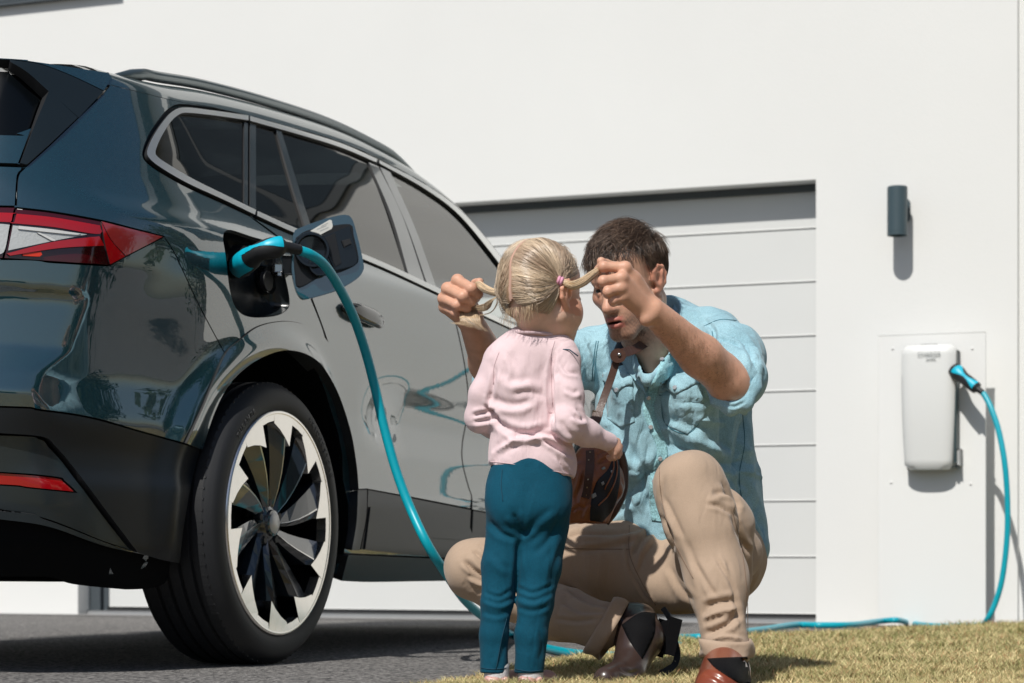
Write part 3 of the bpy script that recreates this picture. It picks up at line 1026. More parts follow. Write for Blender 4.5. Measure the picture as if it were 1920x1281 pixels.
car_panel('arch_cladding', trim2, M['cladding'], car, off=0.005, inset=.5, grid=4, thick=.05)

low = spath([(-516, 754), (0, 764), (75, 770), (169, 784), (262, 810), (345, 833), (376, 843)], [(376, 843), (360, 905), (346, 985), (337, 1057)], [(337, 1057), (300, 1050), (258, 1037)],
            [(258, 1037), (200, 960), (140, 880), (104, 838), (80, 820), (0, 813)], [(0, 813), (-516, 803)])
car_panel('bumper_cladding', low, M['cladding'], car, inset=.8, grid=5, thick=.03)
diff = spath([(-516, 806), (0, 817), (78, 824), (98, 840), (135, 880), (194, 960), (252, 1034)], [(252, 1034), (190, 1012), (90, 975), (0, 958)], [(0, 958), (-516, 946)])
REFL = spath([(-330, 880), (0, 888), (110, 895), (125, 902), (146, 922)], [(146, 922), (60, 914), (0, 909), (-330, 900)])
car_panel('bumper_insert', diff, M['silver'], car, off=-0.012, inset=.8, grid=5, thick=.02, holes=[inset_poly(REFL, -2)])
car_panel('reflector', REFL, M['red'], car, off=-0.016, grid=5, thick=.01)
lip = spath([(-516, 948), (0, 960), (90, 977), (190, 1014), (254, 1038)], [(254, 1038), (190, 1022), (90, 988), (0, 975)], [(0, 975), (-516, 962)])
car_panel('bumper_lip', lip, M['silver'], car, off=-0.004, inset=.3, grid=4, thick=.015)
val = spath([(-516, 962), (0, 976), (90, 990), (190, 1023), (258, 1039), (332, 1058)], [(332, 1058), (318, 1100), (255, 1111), (145, 1105), (92, 1092), (0, 1093)], [(0, 1093), (-516, 1080)])
car_panel('valance', val, M['under'], car, off=-0.02, grid=6, thick=.05)

# tail light: a dark housing with lenses standing on it
TL = empty('tail_light', C(-.9, -.2, 1.0)); TL.parent = car; TL.matrix_parent_inverse = world_matrix(car).inverted()
hous = spath([(30, 391), (100, 399), (190, 415), (250, 430), (306, 444)], [(306, 444), (235, 481), (205, 497)], [(205, 497), (100, 490), (8, 484)], [(8, 484), (18, 440), (30, 391)])
car_panel('lamp_housing', hous, M['red_dark'], TL, off=-0.002, inset=.6, grid=5)
band = spath([(31, 401), (100, 408), (187, 423)], [(187, 423), (184, 439), (100, 426), (26, 419)], [(26, 419), (31, 401)])
car_panel('upper_lens', band, M['red'], TL, off=0.001, grid=5, thick=.004)
clear = spath([(24, 423), (100, 431), (163, 440)], [(163, 440), (100, 452), (15, 470)], [(15, 470), (24, 423)])
car_panel('clear_lens', clear, M['lens_clear'], TL, off=0.0015, grid=4, thick=.004)
bars = [spath([(34, 424), (100, 431), (150, 439)], [(150, 439), (142, 441), (90, 436), (33, 430)], [(33, 430), (34, 424)]), spath([(68, 437), (74, 437), (104, 451), (96, 452)], [(96, 452), (68, 437)])]
for bpoly in bars: car_panel('light_bar', bpoly, pmat('pale lamp reflector', (.72, .73, .72), .3), TL, off=0.004, grid=4, thick=.003)
wedge = spath([(12, 476), (100, 454), (184, 444)], [(184, 444), (193, 461)], [(193, 461), (110, 466), (18, 480)], [(18, 480), (12, 476)])
car_panel('red_wedge', wedge, M['red'], TL, off=0.005, grid=4, thick=.008)
lowl = spath([(42, 476), (76, 472)], [(76, 472), (76, 481), (42, 480)], [(42, 480), (42, 476)])
car_panel('glowing_reflector', lowl, pmat('orange red reflector', (.75, .05, .02), .2), TL, off=0.003, grid=4, thick=.003)  # small plain orange red piece low in the lamp
side = spath([(190, 416), (250, 431), (304, 444)], [(304, 444), (270, 462), (235, 480)], [(235, 480), (208, 450), (190, 416)])
car_panel('side_lens', side, M['red_pale'], TL, off=0.002, grid=4, thick=.005)
facet = spath([(189, 418), (206, 450), (233, 481)], [(233, 481), (205, 496)], [(205, 496), (196, 460), (189, 418)])
car_panel('corner_lens', facet, M['red'], TL, off=0.003, grid=4, thick=.005)
# the lamp piece on the tailgate
TL2 = empty('tail_light', C(-.95, -.4, 1.0)); TL2.parent = car; TL2.matrix_parent_inverse = world_matrix(car).inverted()
h2 = spath([(-360, 384), (0, 388), (27, 391)], [(27, 391), (15, 438), (5, 484)], [(5, 484), (-60, 480), (-360, 410)], [(-360, 410), (-360, 384)])
car_panel('lamp_housing', h2, M['red_dark'], TL2, off=-0.002, inset=.6, grid=6)
car_panel('upper_lens', spath([(-350, 392), (0, 399), (24, 401)], [(24, 401), (19, 418), (0, 416), (-350, 404)], [(-350, 404), (-350, 392)]), M['red'], TL2, off=.001, grid=6, thick=.004)
car_panel('clear_lens', spath([(-90, 414), (0, 420), (18, 422)], [(18, 422), (6, 474), (-20, 468)], [(-20, 468), (-90, 414)]), M['lens_clear'], TL2, off=.0015, grid=5, thick=.004)

# tailgate, rear glass, spoiler
tg = spath([(-516, 296), (0, 312), (40, 316), (32, 330), (28, 388)], [(28, 388), (0, 386), (-516, 380)], [(-516, 380), (-516, 296)])
car_panel('tailgate', tg, M['paint'], car, inset=.8, grid=6)
tg3 = spath([(-516, 396), (-362, 398), (-350, 412), (-60, 482), (3, 486)], [(3, 486), (-516, 484)], [(-516, 484), (-516, 396)])
car_panel('tailgate_lower', tg3, M['paint'], car, inset=.8, grid=6)
tg2 = spath([(-516, 232), (0, 253), (30, 250), (59, 240)], [(59, 240), (46, 275), (34, 307)], [(34, 307), (0, 306), (-516, 290)], [(-516, 290), (-516, 232)])
car_panel('tailgate_upper', tg2, M['paint'], car, inset=.6, grid=6)
rw = spath([(-516, 92), (0, 117), (22, 121), (87, 174)], [(87, 174), (72, 210), (58, 239)], [(58, 239), (30, 249), (0, 251), (-516, 230)], [(-516, 230), (-516, 92)])
car_panel('rear_window', rw, pmat('rear window glass', (.002, .003, .004), .25, spec=.3), car, off=-0.03, inset=.3, grid=6, thick=0.0, rim=False)
blade = spath([(89, 173), (144, 223)], [(144, 223), (95, 270), (49, 312)], [(49, 312), (36, 309)], [(36, 309), (60, 245), (89, 173)])
car_panel('side_spoiler', blade, M['spoiler_dark'], car, off=.006, inset=.4, grid=5, thick=.03)
sp2 = spath([(18, 114), (72, 122), (130, 143), (193, 173)], [(193, 173), (146, 223)], [(146, 223), (88, 172), (50, 138), (18, 118)], [(18, 118), (18, 114)])
car_panel('spoiler_side', sp2, M['spoiler_dark'], car, off=.004, inset=.4, grid=5, thick=.03)
sp1 = spath([(-516, 82), (0, 110), (60, 116), (200, 137)], [(200, 137), (206, 150), (194, 171)], [(194, 171), (130, 141), (72, 120), (18, 112)], [(18, 112), (0, 112), (-516, 90)], [(-516, 90), (-516, 82)])
car_panel('spoiler', sp1, M['paint'], car, off=.002, inset=.3, grid=5, thick=.03)

# window chrome, seals, panes
seal = spath([(830, 560), (700, 500), (560, 446), (467, 405)], [(467, 405), (420, 383), (350, 351), (297, 321), (272, 301), (268, 284), (279, 254), (297, 226), (318, 203), (342, 196), (400, 202), (463, 214)],
             [(463, 214), (560, 242), (640, 267), (710, 296), (800, 345), (870, 398), (950, 493), (1012, 575)], [(1012, 575), (1040, 650)], [(1040, 650), (960, 618), (830, 560)])
car_panel('window_seal', seal, M['seal_black'], car, off=-0.012, grid=7, thick=.0, rim=False, holes=[spath([(300, 290), (340, 220), (455, 236), (460, 380), (380, 345), (300, 290)]), spath([(486, 242), (690, 308), (760, 505), (600, 440), (488, 394), (486, 242)]),
           spath([(740, 333), (862, 421), (940, 512), (1000, 600), (830, 545), (740, 333)])], mirror=False)
def strip(name, outer, inner, mat, off, thick=.012, brk=()):
    car_panel(name, spath(outer, [outer[-1], inner[-1]], list(reversed(inner)), [inner[0], outer[0]]), mat, car, off=off, grid=3.0, thick=thick, inset=0.0)
strip('window_chrome', [(464, 218), (400, 209), (345, 203), (322, 210), (303, 230), (285, 258), (274, 284), (278, 298), (300, 316), (350, 345), (420, 377), (476, 404)],
      [(464, 227), (400, 218), (350, 213), (334, 216), (318, 230), (301, 257), (290, 283), (292, 294), (311, 308), (360, 337), (425, 369), (478, 395)], M['chrome'], .004)
strip('window_chrome', [(467, 219), (560, 246), (640, 271), (706, 300)], [(467, 228), (560, 254), (640, 279), (704, 306)], M['chrome'], .004)
strip('window_chrome', [(710, 302), (800, 350), (870, 403), (950, 498), (1010, 577)], [(710, 308), (796, 356), (863, 408), (940, 502), (1000, 582)], M['chrome'], .004)
strip('window_chrome', [(480, 406), (560, 442), (700, 496), (830, 556)], [(481, 397), (560, 432), (700, 486), (830, 546)], M['chrome'], .004)
strip('window_chrome', [(834, 558), (900, 590), (970, 622), (1040, 652)], [(834, 548), (900, 581), (970, 613), (1040, 643)], M['chrome'], .004)
g1 = spath([(291, 289), (301, 258), (318, 231), (334, 217), (350, 213), (400, 219), (458, 228)], [(458, 228), (458, 389)], [(458, 389), (400, 359), (311, 308), (291, 291)])
car_panel('quarter_glass', g1, M['glass_dark'], car, off=-.006, grid=8, thick=0, rim=False, mirror=True)
g2 = spath([(482, 234), (520, 246)], [(520, 246), (545, 335), (574, 436)], [(574, 436), (482, 397)], [(482, 397), (482, 234)])
car_panel('door_quarter_glass', g2, M['glass_dark'], car, off=-.006, grid=8, thick=0, rim=False, mirror=True)
g3 = spath([(528, 248), (640, 283), (692, 306)], [(692, 306), (728, 400), (765, 516)], [(765, 516), (700, 487), (588, 441)], [(588, 441), (560, 350), (528, 248)])
car_panel('rear_door_glass', g3, M['glass_dark'], car, off=-.006, grid=8, thick=0, rim=False, mirror=True)
g4 = spath([(731, 322), (796, 358), (862, 412), (936, 503), (1000, 590)], [(1000, 590), (1040, 645)], [(1040, 645), (960, 608), (818, 540)], [(818, 540), (775, 430), (731, 322)])
car_panel('front_door_glass', g4, M['glass_front'], car, off=-.006, grid=8, thick=0, rim=False, mirror=True)
# pillars
car_panel('pillar_cover', spath([(459, 229), (466, 230)], [(466, 230), (466, 391)], [(466, 391), (459, 389)], [(459, 389), (459, 229)]), M['cladding_gloss'], car, off=-.002, grid=5)
car_panel('pillar_cover', spath([(470, 229), (481, 233)], [(481, 233), (481, 397)], [(481, 397), (470, 393)], [(470, 393), (470, 229)]), M['cladding_gloss'], car, off=-.002, grid=5)
car_panel('window_divider', spath([(518, 244), (528, 247)], [(528, 247), (558, 345), (588, 440)], [(588, 440), (575, 436)], [(575, 436), (547, 345), (518, 244)]), M['cladding_gloss'], car, off=.0, grid=5)
car_panel('pillar_cover', spath([(692, 304), (710, 312)], [(710, 312), (755, 405), (797, 529)], [(797, 529), (767, 516)], [(767, 516), (735, 405), (692, 304)]), M['cladding_gloss'], car, off=-.001, grid=5)
car_panel('pillar_cover', spath([(713, 313), (732, 322)], [(732, 322), (780, 430), (819, 540)], [(819, 540), (801, 531)], [(801, 531), (762, 420), (713, 313)]), M['cladding_gloss'], car, off=-.001, grid=5)

# doors
BSH = [(832, 559), (850, 592), (858, 620), (871, 684), (878, 745), (874, 790), (867, 830), (867, 866), (878, 912), (884, 930), (882, 954)]
RD = empty('rear_door', C(.8, 0, .8)); RD.parent = car; RD.matrix_parent_inverse = world_matrix(car).inverted()
rd = spath([(469, 406), (560, 446), (700, 499), (832, 559)], BSH, [(882, 954), (780, 934), (688, 917)], [(688, 917), (682, 825), (665, 745), (642, 690), (615, 643)], [(615, 643), (603, 608), (586, 563)], [(586, 563), (562, 505), (532, 455), (500, 428), (469, 406)])
car_panel('door_skin', rd, M['paint'], RD, inset=1.0, grid=4.5)
cl = spath([(688, 918), (780, 936), (882, 956)], [(882, 956), (880, 1000), (878, 1050)], [(878, 1050), (780, 1042), (674, 1031)], [(674, 1031), (685, 970), (688, 918)])
car_panel('door_cladding', cl, M['cladding'], RD, off=.003, inset=.9, grid=5, thick=.02)
cl2 = spath([(690, 950), (740, 978), (800, 985), (878, 990)], [(878, 990), (878, 1012), (800, 1008), (745, 1010), (680, 1030)], [(680, 1030), (690, 950)])
car_panel('cladding_facet', cl2, M['cladding_gloss'] if False else M['cladding'], RD, off=.008, inset=.4, grid=5, thick=.01)
FD = empty('front_door', C(1.8, 0, .8)); FD.parent = car; FD.matrix_parent_inverse = world_matrix(car).inverted()
fd = spath([(834, 561), (900, 592), (970, 624), (1040, 655), (1090, 676)], [(1090, 676), (1108, 740), (1100, 850), (1075, 985)], [(1075, 985), (980, 972), (885, 956)], list(reversed(BSH[:-1] + [(885, 954)])))
car_panel('door_skin', fd, M['paint'], FD, inset=1.0, grid=6)
cl3 = spath([(885, 957), (980, 974), (1075, 987)], [(1075, 987), (1060, 1060)], [(1060, 1060), (980, 1056), (881, 1050)], [(881, 1050), (885, 957)])
car_panel('door_cladding', cl3, M['cladding'], FD, off=.003, inset=.9, grid=6, thick=.02)
sill = spath([(653, 1040), (740, 1044), (835, 1048), (1080, 1058)], [(1080, 1058), (1070, 1090), (835, 1090), (700, 1092), (640, 1090)], [(640, 1090), (653, 1040)])
car_panel('sill', sill, M['cladding'], car, off=.0, inset=.5, grid=6, thick=.05)

# ---- roof, built section by section from the drip line
M['rail'] = pmat('blue grey roof rail', (.10, .135, .145), .28, metal=.6, coat=.6)
def roof():
    pts = np.array(crspline(DRIP, 6))
    (s, t, z), hit = ray_car(pts[:, 0], pts[:, 1])
    # carry the line on down the windscreen pillar to the bonnet, hidden behind the people
    n = len(s)
    ws = np.array([0, .004, .010, .018, .03, .045, .065, .09, .13, .2, .35, .6, .94])
    V = []
    for i in range(n):
        wid = -0.94 - t[i]
        A = 0.052 + 0.010 * sstep(s[i], -.4, .5) - 0.03 * sstep(s[i], 1.4, 2.0)
        for w in ws:
            f = w / .94
            tt = t[i] + wid * f
            zz = z[i] + A * (1 - math.exp(-w / .045)) + 0.035 * math.sin(f * math.pi / 2) * (1 - .5 * sstep(s[i], -.4, -.1) * 0)
            V.append((s[i], tt, zz))
    m = len(ws)
    full = []
    for i in range(n):
        row = V[i * m:(i + 1) * m]
        full.append(row + [(a, MIRROR_T - b, c) for a, b, c in reversed(row[:-1])])
    k = len(full[0])
    W = car_to_world(*[np.array([p[j] for r in full for p in r]) for j in range(3)])
    F, FW = [], []
    for i in range(n - 1):
        for j in range(k - 1):
            q = (i * k + j, (i + 1) * k + j, (i + 1) * k + j + 1, i * k + j + 1)
            mid_s = (full[i][j][0] + full[i + 1][j][0]) / 2
            if mid_s > 1.62 and 6 < j < k - 7: FW.append(q)
            else: F.append(q)
    mesh_obj('roof_panel', W, F, M['paint'], car)
    mesh_obj('windscreen', W, FW, M['glass_dark'], car)
    # rails
    for side_ in (0, 1):
        r0 = 0.075
        P3, rad = [], []
        idx = [i for i in range(n) if -0.36 < s[i] < 1.75]
        for a, i in enumerate(idx):
            f = a / (len(idx) - 1)
            lift = 0.024 * min(1, f * 9, (1 - f) * 9)
            A = 0.052 + 0.010 * sstep(s[i], -.4, .5) - 0.03 * sstep(s[i], 1.4, 2.0)
            tt = t[i] - r0
            if side_: tt = MIRROR_T - tt
            P3.append(C(s[i], tt, z[i] + A * (1 - math.exp(-r0 / .045)) + .004 + lift))
        v, f = tube_mesh(P3, [0.004 + .0115 * min(1, a_ / (len(P3) - 1) * 14, (1 - a_ / (len(P3) - 1)) * 10) for a_ in range(len(P3))], 10)
        mesh_obj('roof_rail', v, f, M['rail'], car)
    return s, t, z
rs, rt, rz_ = roof()

back = spath([(-516, 100), (0, 122), (60, 128), (190, 168), (199, 175)], [(199, 175), (120, 255), (46, 322), (36, 392)], [(36, 392), (190, 418), (300, 446)], [(300, 446), (412, 668), (340, 836), (330, 1050)], [(330, 1050), (322, 1098), (255, 1106), (145, 1100), (92, 1088), (0, 1088), (-516, 1076)], [(-516, 1076), (-516, 100)])
car_panel('inner_rear', back, M['under'], car, off=-.034, grid=12, thick=0, rim=False)
# ---- inner shell: floor, walls under the panels, bonnet, far side
def shell():
    V, F = [], []
    st = list(np.arange(-.62, 3.62, .03))
    zs = list(np.arange(.24, 1.13, .03))
    def well(s, z):
        return (math.hypot(s, z - .375) < .515) or (math.hypot(s - 2.765, z - .375) < .495)
    for sd in (0, 1):
        base = len(V)
        for s in st:
            for z in zs:
                t = float(T_side(np.array(s), np.array(z))) - (0.022 if sd == 0 else 0.0)
                if sd: t = MIRROR_T - t
                V.append(C(s, t, z))
        nz = len(zs)
        for i in range(len(st) - 1):
            for j in range(nz - 1):
                cs, cz = (st[i] + st[i + 1]) / 2, (zs[j] + zs[j + 1]) / 2
                if well(cs, cz): continue
                if sd == 0 and -.32 < cs < .12 and .9 < cz < 1.13: continue     # the charging recess
                F.append((base + i * nz + j, base + (i + 1) * nz + j, base + (i + 1) * nz + j + 1, base + i * nz + j + 1))
    mesh_obj('inner_side', V, F, M['paint'], car)
    # bonnet and nose
    V, F = [], []
    ss = np.linspace(2.18, 3.66, 22); fs = np.linspace(0, 1, 15)
    for s in ss:
        zt = 1.11 - .10 * ((s - 2.18) / 1.48) ** 2 - .25 * max(0, (s - 3.5) / .16) ** 2
        t0 = float(T_side(np.array(s), np.array(1.0))) - .02 - .35 * max(0, (s - 3.45) / .21) ** 2
        for f in fs:
            a = f * math.pi
            V.append(C(s, -.94 + (t0 + .94) * math.cos(a), zt - .09 * (abs(math.cos(a)) ** 3) + .05 * math.sin(a)))
    nf = len(fs)
    for i in range(len(ss) - 1):
        for j in range(nf - 1): F.append((i * nf + j, (i + 1) * nf + j, (i + 1) * nf + j + 1, i * nf + j + 1))
    mesh_obj('bonnet', V, F, M['paint'], car)
    V, F = [], []
    zs2 = np.linspace(.24, 1.0, 12)
    for z in zs2:
        for f in fs:
            a = f * math.pi
            e = 3.60 + .10 * math.sin(a) - .05 * abs(z - .6)
            V.append(C(e - .12 * abs(math.cos(a)) ** 4, -.94 + .80 * math.cos(a), z))
    for i in range(len(zs2) - 1):
        for j in range(nf - 1): F.append((i * nf + j, i * nf + j + 1, (i + 1) * nf + j + 1, (i + 1) * nf + j))
    mesh_obj('nose', V, F, M['paint'], car)
    # fender over the front wheel is part of inner_side; front arch ring
    ring_v, ring_f = [], []
    for rr, tt in ((.47, .012), (.52, .014), (.53, -.01)):
        for k in range(25):
            a = math.pi * (-.05 + 1.1 * k / 24)
            s_ = 2.765 + rr * math.cos(a); z_ = .375 + rr * math.sin(a)
            ring_v.append(C(s_, float(T_side(np.array(s_), np.array(z_))) - .02 + tt, z_))
    for j in range(2):
        for k in range(24): ring_f.append((j * 25 + k, j * 25 + k + 1, (j + 1) * 25 + k + 1, (j + 1) * 25 + k))
    mesh_obj('front_arch_trim', ring_v, ring_f, M['cladding'], car)
    # rear inner wall
    V, F = [], []
    tsx = np.linspace(-.26, -1.62, 18); zz = np.linspace(.28, 1.10, 18)
    for t in tsx:
        for z in zz:
            V.append(C(float(S_rear(np.array(t if t > -.94 else MIRROR_T - t), np.array(z))) + .05, t, z))
    for i in range(17):
        for j in range(17): F.append((i * 18 + j, i * 18 + j + 1, (i + 1) * 18 + j + 1, (i + 1) * 18 + j))
    mesh_obj('inner_rear', V, F, M['under'], car)
    V, F = [], []
    zz = np.linspace(.28, 1.52, 26); tl = np.linspace(-.94, -1.80, 20)
    for t in tl:
        for z in zz:
            tm = MIRROR_T - t
            tm = min(tm, float(T_side(np.array(-.75), np.array(z))))
            V.append(C(float(S_rear(np.array(tm), np.array(z))), MIRROR_T - tm, z))
    for i in range(19):
        for j in range(25): F.append((i * 26 + j, i * 26 + j + 1, (i + 1) * 26 + j + 1, (i + 1) * 26 + j))
    mesh_obj('far_rear_corner', V, F, M['paint'], car)
    # underbody slab with the suspension hanging below it
    bm = bmesh.new()
    box_bm(bm, C(1.55, -.94, .285), (1.60, 3.8, .09), (BX, AX, UPV), .02)
    box_bm(bm, C(-.05, -.94, .30), (1.15, .55, .16), (BX, AX, UPV), .03)
    box_bm(bm, C(-.30, -.94, .30), (1.20, .30, .10), (BX, AX, UPV), .03)
    bm_obj('underbody', bm, M['under'], car)
    for tt_ in (-.55, -1.33):
        bm = bmesh.new(); box_bm(bm, C(-.52, tt_, .36), (.76, .06, .25), (BX, AX, UPV), .01); bm_obj('rear_crossmember', bm, M['under'], car)  # dark blocks added to shut off bright gaps under the bumper
    for tt_ in (-.36, -1.52):
        bm = bmesh.new()
        box_bm(bm, C(-.16, tt_, .265), (.40, .14, .05), (BX, AX, UPV), .012)
        bm_obj('suspension_arm', bm, M['under'], car)
    # wheel wells
    for sc, tin in ((0, -.03), (2.765, -.06), (0, -1.85), (2.765, -1.82)):
        V, F = [], []
        d = -1 if tin > -.9 else 1
        for k in range(25):
            a = math.pi * (-.05 + 1.09 * k / 24)
            for w in (0, .34):
                rl = .505 if sc == 0 else .50; ws_, wz2_ = sc + rl * math.cos(a), .375 + rl * math.sin(a); to_ = min(tin, float(T_side(np.array(ws_), np.array(wz2_))) - .014) if d < 0 else tin; V.append(C(ws_, to_ if w == 0 else tin + d * w, wz2_))
        for k in range(24): F.append((2 * k, 2 * k + 1, 2 * k + 3, 2 * k + 2))
        cc = len(V); V.append(C(sc, tin + d * .34, .45))
        for k in range(24): F.append((2 * k + 1, cc, 2 * k + 3))
        mesh_obj('wheel_well', V, F, M['under'], car)
    # seats and dashboard seen dimly through the glass
    bm = bmesh.new()
    for s_, tt in ((.55, -.48), (.55, -1.0), (.55, -1.40), (1.42, -.52), (1.42, -1.36)):
        ax = (BX, (AX * math.cos(R(18)) + UPV * -math.sin(R(18))) * 1.0, (UPV * math.cos(R(18)) - AX * math.sin(R(18)) * 1.0))
        box_bm(bm, C(s_, tt, .95), (.46, .13, .66), (BX, AX, UPV), .05)
        box_bm(bm, C(s_ - .06, tt, 1.32), (.26, .09, .18), (BX, AX, UPV), .04)
    box_bm(bm, C(2.15, -.94, .98), (1.5, .45, .26), (BX, AX, UPV), .05)
    bm_obj('seats', bm, pmat('seat cloth', (.02, .022, .025), .8), car)
shell()

# ---- door handles, mirror
def handle(s0, s1, z, parent):
    bm = bmesh.new()
    sm = (s0 + s1) / 2
    n = 14
    V = []; F = []
    for i in range(n + 1):
        f = i / n
        s = s0 + (s1 - s0) * f
        w = 0.023 * (1 - abs(2 * f - 1) ** 5) + .003
        bulge = 0.030 * (1 - abs(2 * f - 1) ** 3)
        t = float(T_side(np.array(s), np.array(z)))
        zc = z - 0.016 * f
        for k in range(10):
            a = 2 * math.pi * k / 10
            V.append(C(s, t + .004 + bulge * .7 + .012 * math.cos(a) * (1 if math.cos(a) > 0 else 1.0), zc + w * math.sin(a)))
    for i in range(n):
        for k in range(10):
            F.append((i * 10 + k, i * 10 + (k + 1) % 10, (i + 1) * 10 + (k + 1) % 10, (i + 1) * 10 + k))
    F += [tuple(range(9, -1, -1)), tuple(range(n * 10, n * 10 + 10))]
    mesh_obj('door_handle', V, F, M['gloss_black'], parent)
    # dark cup pressed behind the handle
    V = []; F = []
    for k in range(24):
        a = 2 * math.pi * k / 24
        s = sm + .085 * math.cos(a); zz = z - .012 + .035 * math.sin(a)
        V.append(C(s, float(T_side(np.array(s), np.array(zz))) + .0015, zz))
    V.append(C(sm, float(T_side(np.array(sm), np.array(z))) - .01 + .0115, z - .012))
    for k in range(24): F.append((k, (k + 1) % 24, 24))
    mesh_obj('handle_cup', V, F, M['paint'], parent)
handle(.375, .655, .990, RD)
handle(1.40, 1.66, .990, FD)
V, F = [], []
for i in range(9):
    f = i / 8; a0 = math.pi * f
    for k in range(16):
        a = 2 * math.pi * k / 16
        V.append(C(2.16 + .055 * math.sin(a0) * math.cos(a), -.01 + .085 * -math.cos(a0), 1.135 + .07 * math.sin(a0) ** .6 * math.sin(a) ))
for i in range(8):
    for k in range(16): F.append((i * 16 + k, i * 16 + (k + 1) % 16, (i + 1) * 16 + (k + 1) % 16, (i + 1) * 16 + k))
mesh_obj('wing_mirror', V, F, M['gloss_black'], car)

# ---- charging recess, flap, socket, plug
def charge_port():
    # bowl behind the opening
    out = [(px, py) for px, py in PORT]
    (s, t, z), _ = ray_car([p[0] for p in out], [p[1] for p in out])
    cs, ct, cz = float(np.mean(s)), float(np.mean(t)), float(np.mean(z))
    V, F = [], []
    n = len(out)
    for (f, d) in ((1.0, 0.0), (.97, -.035), (.90, -.05), (.45, -.055)):
        for i in range(n):
            V.append(C(cs + (s[i] - cs) * f, t[i] + d - .001, cz + (z[i] - cz) * f))
    for j in range(3):
        for i in range(n): F.append((j * n + i, j * n + (i + 1) % n, (j + 1) * n + (i + 1) % n, (j + 1) * n + i))
    V.append(C(cs, ct - .055, cz))
    for i in range(n): F.append((3 * n + i, 3 * n + (i + 1) % n, 4 * n))
    mesh_obj('charge_recess', V, F, pmat('recess plastic', (.012, .016, .018), .25), car)
    # rubber plate inside the recess, lower DC cover
    def disc(name, c, r, th, mat, parent, axis=BX, seg=28, ring=0.0):
        bm = bmesh.new()
        mt = Matrix.Translation(c) @ axis.to_track_quat('Z', 'Y').to_matrix().to_4x4()
        bmesh.ops.create_cone(bm, segments=seg, radius1=r, radius2=r * .94, depth=th, cap_ends=True, matrix=mt)
        return bm_obj(name, bm, mat, parent, True, 40)
    return cs, ct, cz, disc
pcs, pct, pcz, disc = charge_port()
def CPX(px, py, t):
    """point at a pixel on the plane a distance t out from the tyre face"""
    dx = (px - CX) / FPX; dz = (CY - py) / FPX
    Y = (t + WHEEL.x * BX.x + WHEEL.y * BX.y) / (dx * BX.x + BX.y)
    return Vector((dx * Y, Y, CAMH + dz * Y))
disc('socket_ring', CPX(452, 490, -.045), .042, .03, M['matt_black'], car)
disc('socket_cover', CPX(500, 525, -.040), .040, .02, M['gloss_black'], car)
disc('socket_cover', CPX(500, 527, -.030), .028, .012, M['matt_black'], car)
# hinge arm
bm = bmesh.new()
pa, pb = CPX(518, 497, -.02), CPX(590, 500, .05)
ax = (pb - pa).normalized(); up = UPV; nn = ax.cross(up).normalized()
box_bm(bm, (pa + pb) / 2, ((pb - pa).length + .02, .012, .05), (ax, nn, up), .004)
bm_obj('hinge_arm', bm, M['matt_black'], car)
bm = bmesh.new()
box_bm(bm, CPX(520, 503, -.01), (.022, .012, .022), (ax, nn, up), .002)
box_bm(bm, CPX(522, 514, -.008), (.012, .012, .010), (ax, nn, up), .002)
bm_obj('hinge_spring', bm, M['steel'], car)

